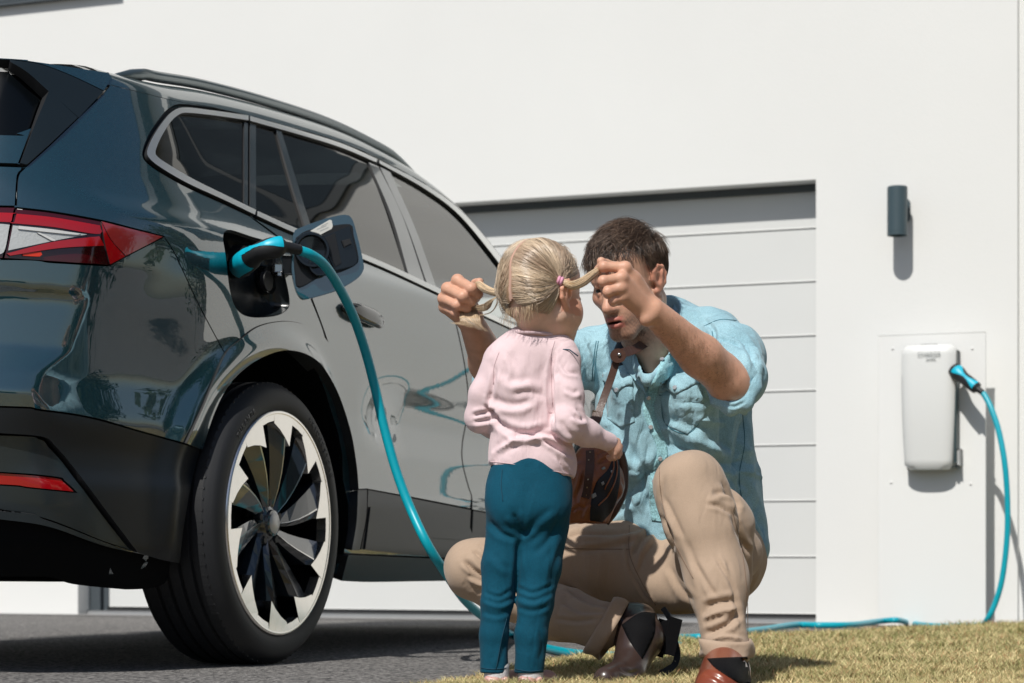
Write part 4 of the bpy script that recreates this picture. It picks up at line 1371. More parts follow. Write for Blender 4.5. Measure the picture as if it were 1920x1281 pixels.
def flap():
    """the open flap, standing outward from its hinge; its inner face is turned to the viewer"""
    root = empty('charge_flap', CPX(610, 485, .08)); root.parent = car; root.matrix_parent_inverse = world_matrix(car).inverted()
    # the flap's plane: seen nearly face on; outline traced, on a plane turned from the body
    o = CPX(562, 490, .035)
    nrm = (-(AX * 0.80) + BX * .60); nrm.z = 0.03; nrm.normalize()
    def FP(px, py, d=0.0):
        dirv = Vector(((px - CX) / FPX, 1, (CY - py) / FPX)); c0 = Vector((0, 0, CAMH))
        tt = ((o + nrm * d) - c0).dot(nrm) / dirv.dot(nrm)
        return c0 + dirv * tt
    def plate(name, pts, d0, d1, mat, bev=0.0):
        bm = bmesh.new()
        a = [bm.verts.new(FP(x, y, d0)) for x, y in pts]
        f = bm.faces.new(a)
        r = bmesh.ops.extrude_face_region(bm, geom=[f])
        vs = [g for g in r['geom'] if isinstance(g, bmesh.types.BMVert)]
        bmesh.ops.translate(bm, verts=vs, vec=nrm * (d1 - d0))
        if bev:
            es = [e for e in bm.edges if all(v in vs for v in e.verts)]
            bmesh.ops.bevel(bm, geom=es, offset=bev, segments=2, affect='EDGES')
        return bm_obj(name, bm, mat, root, True, 35)
    outer = spath([(553, 432), (572, 424), (610, 411), (643, 404), (658, 410), (668, 440), (680, 492), (680, 508), (668, 524), (630, 546), (575, 562), (562, 560), (552, 540), (546, 505), (549, 470), (548, 445), (553, 432)], step=7)
    plate('flap_skin', outer, -.010, 0.0, M['paint'], .002)
    liner = spath([(555, 446), (572, 434), (600, 428), (655, 421), (662, 440), (671, 480), (668, 496), (640, 510), (632, 512), (600, 520), (560, 540), (553, 515), (551, 480), (555, 446)], step=7)
    plate('flap_liner', liner, 0.0, .006, M['matt_black'], .002)
    plate('flap_box', spath([(600, 446), (655, 424)], [(655, 424), (670, 485)], [(670, 485), (664, 498), (628, 508)], [(628, 508), (600, 446)], step=9), .006, .012, M['gloss_black'], .002)
    plate('flap_box', spath([(604, 447), (628, 437)], [(628, 437), (640, 494)], [(640, 494), (629, 501)], [(629, 501), (604, 447)], step=9), .012, .015, M['matt_black'], .001)
    plate('sticker', [(581, 434), (617, 413), (621, 414), (623, 425), (621, 430), (598, 442)], .0005, .0015 + .006, pmat('sticker white', (.62, .62, .58), .5), 0)
    for (x0, y0, x1, y1) in ((602, 424, 615, 418), (594, 430, 612, 422.5), (600, 433, 616, 426)):
        plate('print_line', [(x0, y0), (x1, y1), (x1, y1 + 1.2), (x0, y0 + 1.2)], .0075, .0079, M['grey_print'], 0)
    plate('catch', spath([(640, 452), (655, 448)], [(655, 448), (659, 458)], [(659, 458), (645, 465)], [(645, 465), (640, 452)], step=9), .012, .020, M['seal_black'], .002)
    # round cover cup hanging on the flap
    c = FP(583, 470, .012)
    q = nrm.to_track_quat('Z', 'Y').to_matrix().to_4x4()
    V, F = [], []
    prof = [(.047, 0), (.049, .012), (.046, .018), (.040, .018), (.036, .008), (.0, .006)]
    seg = 32
    for r_, d in prof:
        for k in range(seg):
            a = 2 * math.pi * k / seg
            V.append((Matrix.Translation(c) @ q) @ Vector((r_ * math.cos(a), r_ * math.sin(a), d)))
    for j in range(len(prof) - 1):
        for k in range(seg): F.append((j * seg + k, j * seg + (k + 1) % seg, (j + 1) * seg + (k + 1) % seg, (j + 1) * seg + k))
    mesh_obj('cover_cup', V, F, M['gloss_black'], root).data.set_sharp_from_angle(angle=R(40))
    c = FP(598, 498, .012); V = []
    for r_, d in [(p[0] * .62, p[1] * .8) for p in prof]:
        for k in range(seg):
            a = 2 * math.pi * k / seg
            V.append((Matrix.Translation(c) @ q) @ Vector((r_ * math.cos(a), r_ * math.sin(a), d)))
    mesh_obj('cover_cup', V, F, M['gloss_black'], root).data.set_sharp_from_angle(angle=R(40))
flap()

# ---- wheels
def lathe(prof, seg, frame, name, mat, parent, closed=False, sharp=None, start=0.0):
    """profile of (radius, outward offset)"""
    c, a1, a2, ax_ = frame
    V, F = [], []
    for r_, d in prof:
        for k in range(seg):
            a = 2 * math.pi * k / seg + start
            V.append(c + a1 * (r_ * math.cos(a)) + a2 * (r_ * math.sin(a)) + ax_ * d)
    m = len(prof)
    for j in range(m - 1 if not closed else m):
        j2 = (j + 1) % m
        for k in range(seg):
            F.append((j * seg + k, j * seg + (k + 1) % seg, j2 * seg + (k + 1) % seg, j2 * seg + k))
    o = mesh_obj(name, V, F, mat, parent)
    if sharp: o.data.set_sharp_from_angle(angle=R(sharp))
    return o
M['tyre'] = pmat('tyre rubber', (0.011, 0.012, 0.014), 0.62, bump=.25, bscale=160, bdist=.0008)
M['machined'] = pmat('machined aluminium', (0.86, 0.83, 0.79), 0.24, metal=.95, bump=.03, bscale=500, bdist=.0003)
M['spoke_black'] = pmat('gloss anthracite', (0.012, 0.018, 0.024), 0.25, coat=1.0, coat_ior=1.75, coat_rough=.07)
def wheel(c, side_=1, parent=None, detail=True):
    w = empty('wheel', c); w.parent = parent; w.matrix_parent_inverse = world_matrix(parent).inverted()
    ax_ = BX * side_; up = UPV.copy(); a1 = AX.copy()
    fr = (c, a1, up, ax_)
    RT = .375
    # tyre with grooves
    prof = [(.300, -.004), (.306, .000), (.322, .003), (.345, .001), (.360, -.010), (.369, -.024)]
    d = -.030
    for g_ in range(5):
        prof += [(RT - .001 + .0015 * (1 if 0 < g_ < 4 else 0), d), (RT - .001 + .0015 * (1 if 0 < g_ < 4 else 0), d - .026)]
        if g_ < 4: prof += [(RT - .009, d - .028), (RT - .009, d - .036)]
        d -= .038
    prof += [(.369, -.222), (.355, -.236), (.320, -.245), (.295, -.24)]
    lathe(prof, 96, fr, 'tyre', M['tyre'], w, sharp=35)
    # tread blocks' cross cuts
    bm = bmesh.new()
    for k in range(84):
        a = 2 * math.pi * k / 84
        rad = a1 * math.cos(a) + up * math.sin(a); tan = up * math.cos(a) - a1 * math.sin(a)
        for dd in (-.036,):
            box_bm(bm, c + rad * (RT - .0040) + ax_ * dd, (.005, .020, .0065), (tan, ax_, rad))
    bm_obj('tread_bar', bm, M['tyre'], w)['kind'] = 'stuff'
    # rim: outer machined lip with stepped inner edge, barrel, blades
    lathe([(.300, -.012), (.2985, .000), (.294, .003), (.289, .001)], 96, fr, 'rim_lip', M['machined'], w)
    lathe([(.289, .000), (.280, -.06), (.262, -.10), (.262, -.20)], 64, fr, 'rim_barrel', M['under'], w)
    lathe([(.262, -.15), (.0, -.16)], 48, fr, 'brake_area', M['under'], w)
    lathe([(.165, -.095), (.165, -.088), (.06, -.088), (.06, -.095)], 48, fr, 'brake_disc', pmat('brake steel', (.10, .10, .10), .4, metal=.8), w)
    nb = 10
    def pol(r_, a, d): return c + a1 * (r_ * math.cos(a)) + up * (r_ * math.sin(a)) + ax_ * d
    TV, TF = [], []
    st = 2 * math.pi / nb
    def tooth_r(u): return .212 + (.266 - .212) * (u / .60) if u < .60 else .272
    for k in range(nb):
        a0 = 2 * math.pi * k / nb + R(4)
        o = len(TV); us = (0, .2, .4, .5999, .6001, .8, 1.0)
        TV += [pol(.2900, a0 + st * u, .0005) for u in us] + [pol(tooth_r(u), a0 + st * u, -.0015) for u in us] + [pol(tooth_r(u), a0 + st * u, -.030) for u in us]
        m_ = len(us)
        for i in range(m_ - 1):
            TF.append((o + i, o + i + 1, o + m_ + i + 1, o + m_ + i)); TF.append((o + m_ + i, o + m_ + i + 1, o + 2 * m_ + i + 1, o + 2 * m_ + i))
        TF.append((o + m_, o + 2 * m_, o, o))if False else None
        BV, BF = [], []
        rows = 5
        for j in range(rows):
            f = j / (rows - 1)
            sec = []
            for u, drop in ((0.0, .013), (.17, .0), (.60, .007 + .012 * f)):
                rr_ = .046 + (tooth_r(u) - .001 - .046) * f
                tw = R(-13) * (1 - f) ** 1.2
                lv = -.004 - .028 * (1 - f) ** 1.5
                wid = 1.0 + .25 * (1 - f)
                sec.append(pol(rr_, a0 + st * u * wid + tw, lv - drop))
            sec.append(pol(.046 + (tooth_r(.6) - .001 - .046) * f, a0 + st * .60 * (1.0 + .25 * (1 - f)) + R(-13) * (1 - f) ** 1.2, -.075))
            sec.append(pol(.046 + (tooth_r(0) - .001 - .046) * f, a0 + R(-13) * (1 - f) ** 1.2, -.075))
            BV += sec
        for j in range(rows - 1):
            for i in range(5): BF.append((j * 5 + i, j * 5 + (i + 1) % 5, (j + 1) * 5 + (i + 1) % 5, (j + 1) * 5 + i))
        bmx = bmesh.new(); me = bpy.data.meshes.new('x'); me.from_pydata([tuple(v) for v in BV], [], BF); bmx.from_mesh(me)
        bm_obj('spoke', bmx, M['spoke_black'], w)
        EV, EF = [], []
        for j in range(rows):
            p_, q_ = BV[j * 5 + 1], BV[j * 5 + 2]
            EV += [p_ + ax_ * .0007, p_ + (q_ - p_) * .055 + ax_ * .0006]
        for j in range(rows - 1): EF.append((2 * j, 2 * j + 1, 2 * j + 3, 2 * j + 2))
        mesh_obj('spoke_edge', EV, EF, M['machined'], w, False)
    bmx = bmesh.new(); me = bpy.data.meshes.new('x'); me.from_pydata([tuple(v) for v in TV], [], TF); bmx.from_mesh(me)
    bmesh.ops.remove_doubles(bmx, verts=bmx.verts, dist=.0001)
    bm_obj('machined_ring', bmx, M['machined'], w)
    lathe([(.060, -.075), (.058, -.045), (.048, -.035), (.036, -.030), (.034, -.022), (.028, -.020)], 40, fr, 'hub', M['spoke_black'], w, sharp=40)
    lathe([(.028, -.0195), (.024, -.0165), (.0, -.0155)], 32, fr, 'centre_cap', pmat('cap silver', (.55, .53, .50), .35, metal=.3), w)
    for k in range(5):
        a = 2 * math.pi * k / 5 + R(20)
        bm = bmesh.new()
        bmesh.ops.create_cone(bm, segments=10, radius1=.010, radius2=.009, depth=.02, cap_ends=True, matrix=Matrix.Translation(pol(.055, a, -.040)) @ ax_.to_track_quat('Z', 'Y').to_matrix().to_4x4())
        bm_obj('wheel_nut', bm, M['seal_black'], w)
    # raised lettering on the sidewall
    if detail:
        for txt, a_mid, size in (('BRIDGESTONE', R(42), .023), ('TURANZA', R(128), .021)):
            r_ = .327
            step = size * .86 / r_
            n = len(txt)
            for i, ch in enumerate(txt):
                a = a_mid + step * ((n - 1) / 2 - i)
                cu = bpy.data.curves.new('letter', 'FONT'); cu.body = ch; cu.size = size; cu.extrude = .0008; cu.align_x = 'CENTER'
                o = bpy.data.objects.new('letter', cu); col.objects.link(o)
                rad = a1 * math.cos(a) + up * math.sin(a); tan = -(up * math.cos(a) - a1 * math.sin(a))
                mtx = Matrix.Identity(4); mtx.col[0].xyz = tan; mtx.col[1].xyz = rad; mtx.col[2].xyz = ax_; mtx.translation = c + rad * (r_ - .008) + ax_ * .0032
                me = bpy.data.meshes.new_from_object(o.evaluated_get(bpy.context.evaluated_depsgraph_get()))
                me.transform(mtx); bpy.data.objects.remove(o); me.materials.clear()
                link_mesh('letter', me, pmat_letter, w, False)
    return w
pmat_letter = pmat('sidewall lettering', (.035, .037, .04), .5)
wheel(C(0, 0, .375), 1, car)
wheel(C(2.765, -.04, .375), 1, car, False)
wheel(C(0, -1.88, .375), -1, car, False)
wheel(C(2.765, -1.84, .375), -1, car, False)

# ---- the charging cable and both plugs
def plug(name_root, pts, parent=None):
    pass
cable_pts = [CPX(560, 469, .17), CPX(583, 478, .19), CPX(608, 497, .20), CPX(634, 536, .20), CPX(662, 592, .20), CPX(684, 655, .20), CPX(702, 722, .21), CPX(720, 800, .23), CPX(742, 880, .26), CPX(768, 950, .30), CPX(802, 1022, .36)]
cable_pts += [P(838, 1078, 5.75), P(874, 1128, 6.0), P(915, 1163, 6.3), G(958, 1190, .03), G(1000, 1208, .015), G(1050, 1221, .014), G(1110, 1229, .014), G(1165, 1229, .014), G(1230, 1222, .014), G(1272, 1211, .014), G(1268, 1199, .014), G(1180, 1195, .014), G(1090, 1193, .014), G(1046, 1187, .02), G(1075, 1180, .014),
              G(1180, 1193, .016), G(1260, 1196, .02), G(1315, 1195, .03), G(1370, 1189, .03), G(1430, 1181, .03), G(1490, 1172, .03), G(1540, 1172.5, .03), G(1600, 1171.5, .03), G(1650, 1165, .03), G(1682, 1163, .035), G(1706, 1168, .014), G(1740, 1173, .012), G(1790, 1174, .012), G(1838, 1172, .014)]
dw = DB + .22
def WPX(px, py, d):
    q, z = wall_qz(px, py, d); return WP(q, z, d)
cable_pts += [WPX(1852, 1160, dw), WPX(1868, 1126, dw), WPX(1880, 1080, dw), WPX(1888, 1010, dw), WPX(1889, 940, dw), WPX(1884, 870, dw), WPX(1873, 810, dw - .02), WPX(1860, 770, dw - .04), WPX(1850, 748, dw - .06), WPX(1843, 737, dw - .07)]
cp = [Vector(v) for v in crspline([tuple(p) for p in cable_pts], 10)]
cable = empty('charging_cable', cable_pts[18])
tag(cable, 'turquoise charging cable looping over the drive from the car to the white box', 'cable')
tube('cable_sheath', cp, .0128, M['cable_teal'], cable, 14)
def loft_round(name, pts, radii, mat, parent, seg=20, squash=1.0):
    v, f = tube_mesh([Vector(p) for p in pts], radii, seg)
    return mesh_obj(name, v, f, mat, parent)
# car end: grip
g0, g1_, g2_, g3_, g4_ = CPX(450, 500, -.03), CPX(468, 486, .045), CPX(492, 470, .10), CPX(530, 463, .145), CPX(562, 469, .172)
gp = [Vector(v) for v in crspline([tuple(x) for x in (g0, g1_, g2_, g3_, g4_)], 6)]
n = len(gp)
def gr(f):
    return float(np.interp(f, [0, .12, .25, .32, .45, .60, .72, .745, .76, .97, 1.0], [.030, .031, .030, .026, .0235, .027, .027, .025, .014, .0135, .0135]))
loft_round('plug_body', gp, [gr(i / (n - 1)) for i in range(n)], M['rubber'], cable)
# turquoise inlay on the grip: upper shell strips
def inlay(parent, pts, rfun, up_, a_lo, a_hi, f0, f1, mat, name='grip_inlay'):
    V, F = [], []
    m_ = 18
    P_ = [Vector(p) for p in pts]
    for i in range(m_ + 1):
        f = f0 + (f1 - f0) * i / m_
        x = f * (len(P_) - 1); i0 = min(int(x), len(P_) - 2); u = x - i0
        c = P_[i0].lerp(P_[i0 + 1], u); t = (P_[i0 + 1] - P_[i0]).normalized()
        b_ = (up_ - t * up_.dot(t)).normalized(); c_ = t.cross(b_)
        wv = .62 + .38 * math.cos(2 * math.pi * (i / m_) * 1.0) if name == 'grip_inlay' else 1
        mid = (a_lo + a_hi) / 2; hw = (a_hi - a_lo) / 2 * wv
        for k in range(9):
            a = mid - hw + 2 * hw * k / 8
            rr = rfun(f) + .0012
            V.append(c + (b_ * math.cos(a) + c_ * math.sin(a)) * rr)
    for i in range(m_):
        for k in range(8): F.append((i * 9 + k, i * 9 + k + 1, (i + 1) * 9 + k + 1, (i + 1) * 9 + k))
    mesh_obj(name, V, F, mat, parent)
tocam = Vector((.1, -1, 0)).normalized()
inlay(cable, gp, gr, tocam, R(-75), R(75), .02, .30, M['grip_teal'], 'plug_collar')
inlay(cable, gp, gr, tocam + UPV * .55, R(-38), R(38), .27, .735, M['grip_teal'])
# wall end plug
h = [WPX(1790, 694, dw - .14), WPX(1800, 703, dw - .12), WPX(1812, 713, dw - .10), WPX(1826, 724, dw - .085), WPX(1834, 730, dw - .075), WPX(1843, 737, dw - .07)]
hp = [Vector(v) for v in crspline([tuple(x) for x in h], 5)]
def hr(f): return float(np.interp(f, [0, .15, .3, .5, .72, .76, 1], [.034, .034, .027, .028, .026, .014, .013]))
loft_round('plug_body', hp, [hr(i / (len(hp) - 1)) for i in range(len(hp))], M['rubber'], cable)
inlay(cable, hp, hr, tocam, R(-50), R(50), .08, .70, M['grip_teal'])

# ================================================================== THE PEOPLE
# volumes are blended as distance fields, then skinned to one continuous mesh
def nv(p): return np.array([p[0], p[1], p[2]], float)
class Field:
    def __init__(self, lo, hi, res):
        self.lo = np.array(lo, float); self.res = res
        self.n = np.ceil((np.array(hi) - self.lo) / res).astype(int) + 1
        self.a = np.full(self.n, 0.2, np.float32)
    def _box(self, lo, hi):
        i0 = np.clip(np.floor((lo - self.lo) / self.res).astype(int), 0, self.n)
        i1 = np.clip(np.ceil((hi - self.lo) / self.res).astype(int) + 1, 0, self.n)
        if np.any(i1 <= i0): return None, None
        ax = [self.lo[k] + np.arange(i0[k], i1[k]) * self.res for k in range(3)]
        X, Y, Z = np.meshgrid(*ax, indexing='ij')
        return tuple(slice(i0[k], i1[k]) for k in range(3)), (X, Y, Z)
    def _mix(self, sl, d, k, mode):
        a = self.a[sl]
        if mode == 'add':
            if k > 0:
                h = np.maximum(k - np.abs(a - d), 0) / k
                self.a[sl] = np.minimum(a, d) - h * h * k * .25
            else: self.a[sl] = np.minimum(a, d)
        else:
            if k > 0:
                h = np.maximum(k - np.abs(a + d), 0) / k
                self.a[sl] = np.maximum(a, -d) + h * h * k * .25
            else: self.a[sl] = np.maximum(a, -d)
    def cone(self, p, q, r1, r2, k=.02, flat=None, mode='add'):
        """tapered limb; flat=(direction, factor) squeezes the section"""
        p, q = nv(p), nv(q); m = max(r1, r2) * (1.0 if flat is None else max(1, flat[1])) + k + 4 * self.res
        sl, g = self._box(np.minimum(p, q) - m, np.maximum(p, q) + m)
        if sl is None: return self
        X, Y, Z = g; ab = q - p; L2 = max(1e-12, ab @ ab)
        t = np.clip(((X - p[0]) * ab[0] + (Y - p[1]) * ab[1] + (Z - p[2]) * ab[2]) / L2, 0, 1)
        dx = X - p[0] - ab[0] * t; dy = Y - p[1] - ab[1] * t; dz = Z - p[2] - ab[2] * t
        if flat is not None:
            n = nv(flat[0]); n /= np.linalg.norm(n)
            c = (dx * n[0] + dy * n[1] + dz * n[2]) * (1 / flat[1] - 1)
            dx, dy, dz = dx + n[0] * c, dy + n[1] * c, dz + n[2] * c
        d = np.sqrt(dx * dx + dy * dy + dz * dz) - (r1 + (r2 - r1) * t)
        self._mix(sl, d.astype(np.float32), k, mode); return self
    def ball(self, c, r, k=.01, mode='add'): return self.cone(c, nv(c) + [1e-5, 0, 0], r, r, k, mode=mode)
    def ell(self, c, r, k=.02, M3=None, mode='add'):
        c = nv(c); r = np.array(r, float); m = r.max() + k + 4 * self.res
        sl, g = self._box(c - m, c + m)
        if sl is None: return self
        X, Y, Z = (g[0] - c[0], g[1] - c[1], g[2] - c[2])
        if M3 is not None:
            A = np.array(M3)   # columns = local axes
            X, Y, Z = (X * A[0, 0] + Y * A[1, 0] + Z * A[2, 0], X * A[0, 1] + Y * A[1, 1] + Z * A[2, 1], X * A[0, 2] + Y * A[1, 2] + Z * A[2, 2])
        k0 = np.sqrt((X / r[0]) ** 2 + (Y / r[1]) ** 2 + (Z / r[2]) ** 2)
        k1 = np.sqrt((X / r[0] ** 2) ** 2 + (Y / r[1] ** 2) ** 2 + (Z / r[2] ** 2) ** 2) + 1e-9
        d = k0 * (k0 - 1) / k1
        self._mix(sl, d.astype(np.float32), k, mode); return self
    def chain(self, pts, rad, k=.02, flat=None):
        for i in range(len(pts) - 1): self.cone(pts[i], pts[i + 1], rad[i], rad[i + 1], k, flat)
        return self
    def cut(self, point, normal, k=.0):
        """keep the side the normal points away from"""
        X, Y, Z = np.meshgrid(*[self.lo[i] + np.arange(self.n[i]) * self.res for i in range(3)], indexing='ij')
        n = nv(normal); n /= np.linalg.norm(n); p = nv(point)
        d = (X - p[0]) * n[0] + (Y - p[1]) * n[1] + (Z - p[2]) * n[2]
        self.a = np.maximum(self.a, d.astype(np.float32)); return self
    def mesh(self, smooth=1):
        g = openvdb.FloatGrid(); g.background = 0.2 if False else g.background
        b = self.a.copy(); b[0] = .2; b[-1] = .2; b[:, 0] = .2; b[:, -1] = .2; b[:, :, 0] = .2; b[:, :, -1] = .2
        g.copyFromArray(np.clip(b, -.05, .05))
        pts, quads = g.convertToQuads(isovalue=0.0)
        V = np.asarray(pts, float) * self.res + self.lo
        F = np.asarray(quads, int)
        for _ in range(smooth): V = laplace(V, F, .5)
        return V, orient(V, F)
def laplace(V, F, w):
    acc = np.zeros_like(V); cnt = np.zeros(len(V))
    for i in range(F.shape[1]):
        a, b = F[:, i], F[:, (i + 1) % F.shape[1]]
        np.add.at(acc, a, V[b]); np.add.at(cnt, a, 1)
        np.add.at(acc, b, V[a]); np.add.at(cnt, b, 1)
    m = cnt > 0
    out = V.copy(); out[m] = V[m] * (1 - w) + acc[m] / cnt[m][:, None] * w
    return out
def vnormals(V, F):
    a, b, c = V[F[:, 0]], V[F[:, 1]], V[F[:, 2]]
    n = np.cross(b - a, c - a)
    if F.shape[1] == 4: n = n + np.cross(c - a, V[F[:, 3]] - a)
    N_ = np.zeros_like(V)
    for i in range(F.shape[1]): np.add.at(N_, F[:, i], n)
    return N_ / (np.linalg.norm(N_, axis=1, keepdims=True) + 1e-12)
def orient(V, F):
    vol = (V[F[:, 0]] * np.cross(V[F[:, 1]], V[F[:, 2]])).sum()
    return F if vol > 0 else F[:, ::-1].copy()
def wnoise(V, f, sd):
    """cheap smooth 3d noise, about -1..1"""
    x, y, z = V[:, 0] * f, V[:, 1] * f, V[:, 2] * f
    r = np.sin(x * 1.0 + 1.3 * np.sin(y * 1.1 + sd) + sd) * np.cos(z * .9 + 1.1 * np.sin(x * .8 - sd)) + .6 * np.sin(y * 1.7 + z * 1.3 + sd * 2 + np.sin(x * 1.9 + sd))
    return r / 1.6
def to_px(V):
    return CX + V[:, 0] / V[:, 1] * FPX, CY - (V[:, 2] - CAMH) / V[:, 1] * FPX
def facing(V, Nn):
    d = np.array([0, 0, CAMH]) - V
    d /= np.linalg.norm(d, axis=1, keepdims=True)
    return (d * Nn).sum(1)
def folds(V, F, lst, gain=1.0):
    """press folds into the cloth: (polyline in pixels, half width in pixels, height in mm, kind)"""
    Nn = vnormals(V, F); fc = facing(V, Nn); px, py = to_px(V)
    out = np.zeros(len(V))
    for pts, w, amp, kind in lst:
        q = np.array(crspline(pts, 6)) if len(pts) > 2 else np.array([np.array(p, float) for p in pts])
        lo = q.min(0) - 4 * w; hi = q.max(0) + 4 * w
        m = (px > lo[0]) & (px < hi[0]) & (py > lo[1]) & (py < hi[1]) & (fc > -.1)
        if not m.any(): continue
        X, Y = px[m], py[m]
        best = np.full(len(X), 1e9); side = np.zeros(len(X)); u = np.zeros(len(X))
        n = len(q) - 1
        for i in range(n):
            a, b = q[i], q[i + 1]; ab = b - a; L2 = ab @ ab + 1e-9
            t = np.clip(((X - a[0]) * ab[0] + (Y - a[1]) * ab[1]) / L2, 0, 1)
            dx = X - a[0] - ab[0] * t; dy = Y - a[1] - ab[1] * t; d = np.hypot(dx, dy)
            sg = np.sign(ab[0] * dy - ab[1] * dx)
            bt = d < best
            best[bt] = d[bt]; side[bt] = sg[bt]; u[bt] = (i + t[bt]) / n
        end = np.clip(np.minimum(u, 1 - u) * 5 + .08, 0, 1)
        x = best / w
        if kind == 'v': f = -np.exp(-1.3 * np.abs(x) ** 1.15) + .50 * np.exp(-(x - 1.9) ** 2)
        elif kind == 'r': f = np.exp(-1.3 * np.abs(x) ** 1.15) - .40 * np.exp(-(x - 1.9) ** 2)
        elif kind == 's': f = side * x * np.exp(-.5 * x * x) * 1.2
        out[m] += f * amp * .001 * end * gain * np.clip(fc[m] * 2 + .3, 0, 1)
    return V + Nn * out[:, None]
def np_mesh(name, V, F, mat, parent, color=None, smooth=True):
    me = bpy.data.meshes.new(name)
    V = np.asarray(V, np.float32)
    me.vertices.add(len(V)); me.vertices.foreach_set('co', V.reshape(-1))
    k = F.shape[1]
    me.loops.add(len(F) * k); me.loops.foreach_set('vertex_index', F.astype(np.int32).reshape(-1))
    me.polygons.add(len(F)); me.polygons.foreach_set('loop_start', (np.arange(len(F)) * k).astype(np.int32))
    me.update(calc_edges=True); me.validate()
    if color is not None:
        ca = me.color_attributes.new('Col', 'FLOAT_COLOR', 'POINT')
        cc = np.ones((len(V), 4), np.float32); cc[:, :3] = color
        ca.data.foreach_set('color', cc.reshape(-1))
    return link_mesh(name, me, mat, parent, smooth)
def merge_vf(lst):
    Vs, Fs, o = [], [], 0
    for V, F in lst:
        if F.shape[1] == 3: F = np.concatenate([F, F[:, :1]], 1)
        Vs.append(V); Fs.append(F + o); o += len(V)
    return np.concatenate(Vs), np.concatenate(Fs)
def bvh_of(V, F): return BVHTree.FromPolygons([tuple(v) for v in V], [tuple(int(i) for i in f) for f in F])
def hit_px(bvh, px, py):
    d = Vector(((px - CX) / FPX, 1, (CY - py) / FPX)).normalized()
    loc, nrm, idx, dist = bvh.ray_cast(Vector((0, 0, CAMH)), d)
    if loc is None: return None, None
    if nrm.dot(d) > 0: nrm = -nrm
    return loc, nrm
def cloth_patch(name, outline, bvh, mat, parent, off=.0025, grid=5.0, thick=.003, soft=True):
    """a sewn-on piece: outline traced on the cloth below it"""
    xs = [p[0] for p in outline]; ys = [p[1] for p in outline]
    gx, gy = np.meshgrid(np.arange(min(xs), max(xs), grid), np.arange(min(ys), max(ys), grid))
    gx, gy = gx.ravel(), gy.ravel()
    ok = pt_in_poly(gx, gy, outline); gx, gy = gx[ok], gy[ok]
    B = np.array(outline)
    if len(gx):
        d = np.hypot(gx[:, None] - B[None, :, 0], gy[:, None] - B[None, :, 1]).min(1); gx, gy = gx[d > grid * .5], gy[d > grid * .5]
    V2 = [Vector(p) for p in outline] + [Vector((a, b)) for a, b in zip(gx, gy)]
    r = delaunay_2d_cdt(V2, [(i, (i + 1) % len(outline)) for i in range(len(outline))], [], 0, 1e-6)
    vv = [(v.x, v.y) for v in r[0]]; tri = [list(f) for f in r[2]]
    cen = np.array([[sum(vv[i][0] for i in f) / 3, sum(vv[i][1] for i in f) / 3] for f in tri])
    ins = pt_in_poly(cen[:, 0], cen[:, 1], outline)
    tri = [f for f, o in zip(tri, ins) if o]
    P3, N3 = [], []
    lastY = None
    for x, y in vv:
        l, n = hit_px(bvh, x, y)
        if l is None: P3.append(None); N3.append(None)
        else: P3.append(l); N3.append(n)
    good = [p for p in P3 if p is not None]
    if not good: return None
    my = sum(p.y for p in good) / len(good)
    for i, p in enumerate(P3):
        if p is None: P3[i] = P(vv[i][0], vv[i][1], my); N3[i] = Vector((0, -1, 0))
    V = [p + n * off for p, n in zip(P3, N3)]
    faces = []
    for f in tri:
        a, b, c = V[f[0]], V[f[1]], V[f[2]]
        faces.append(tuple(f) if (b - a).cross(c - a).dot(N3[f[0]]) > 0 else (f[0], f[2], f[1]))
    cnt = {}
    for f in faces:
        for i in range(3): cnt[(f[i], f[(i + 1) % 3])] = 1
    bnd = [e for e in cnt if (e[1], e[0]) not in cnt]
    n0 = len(V); mp = {}
    for e in bnd:
        for i in e:
            if i not in mp: mp[i] = len(V); V.append(P3[i] - N3[i] * thick)
    for a, b in bnd: faces.append((b, a, mp[a], mp[b]))
    return mesh_obj(name, V, faces, mat, parent)
def seam(name, pts, bvh, mat, parent, r=.0009, off=.0006, step=5.0):
    q = spath(pts + [pts[-1]] if False else pts, step=step) if False else None
    pp = crspline(pts, 8) if len(pts) > 2 else [np.array(p, float) for p in pts]
    L = [hit_px(bvh, x, y) for x, y in pp]
    W = [l + n * off for l, n in L if l is not None]
    if len(W) < 3: return None
    v, f = tube_mesh(W, r, 5)
    return v, f
def seams(name, lst, bvh, mat, parent, r=.0009):
    for pts in lst:
        s_ = seam(name, pts, bvh, mat, parent, r)
        if s_: mesh_obj(name, s_[0], s_[1], mat, parent)
def band(name, pts, width, thick, mat, parent, face=Vector((0, -1, 0)), res=6):
    """flat strap along points, its broad side turned to 'face'"""
    q = [Vector(v) for v in crspline([tuple(p) for p in pts], res)]
    V, F = [], []
    for i, p in enumerate(q):
        t = (q[min(i + 1, len(q) - 1)] - q[max(i - 1, 0)]).normalized()
        w = t.cross(face).normalized(); n = w.cross(t).normalized()
        ww = width[min(int(i / max(1, len(q) - 1) * (len(width) - 1) + .5), len(width) - 1)] if hasattr(width, '__len__') else width
        for a, b in ((-1, -1), (1, -1), (1, 1), (-1, 1)): V.append(p + w * a * ww / 2 + n * b * thick / 2)
    for i in range(len(q) - 1):
        for k in range(4): F.append((i * 4 + k, i * 4 + (k + 1) % 4, (i + 1) * 4 + (k + 1) % 4, (i + 1) * 4 + k))
    n = len(q)
    F += [(3, 2, 1, 0), (n * 4 - 4, n * 4 - 3, n * 4 - 2, n * 4 - 1)]
    return mesh_obj(name, V, F, mat, parent, False)
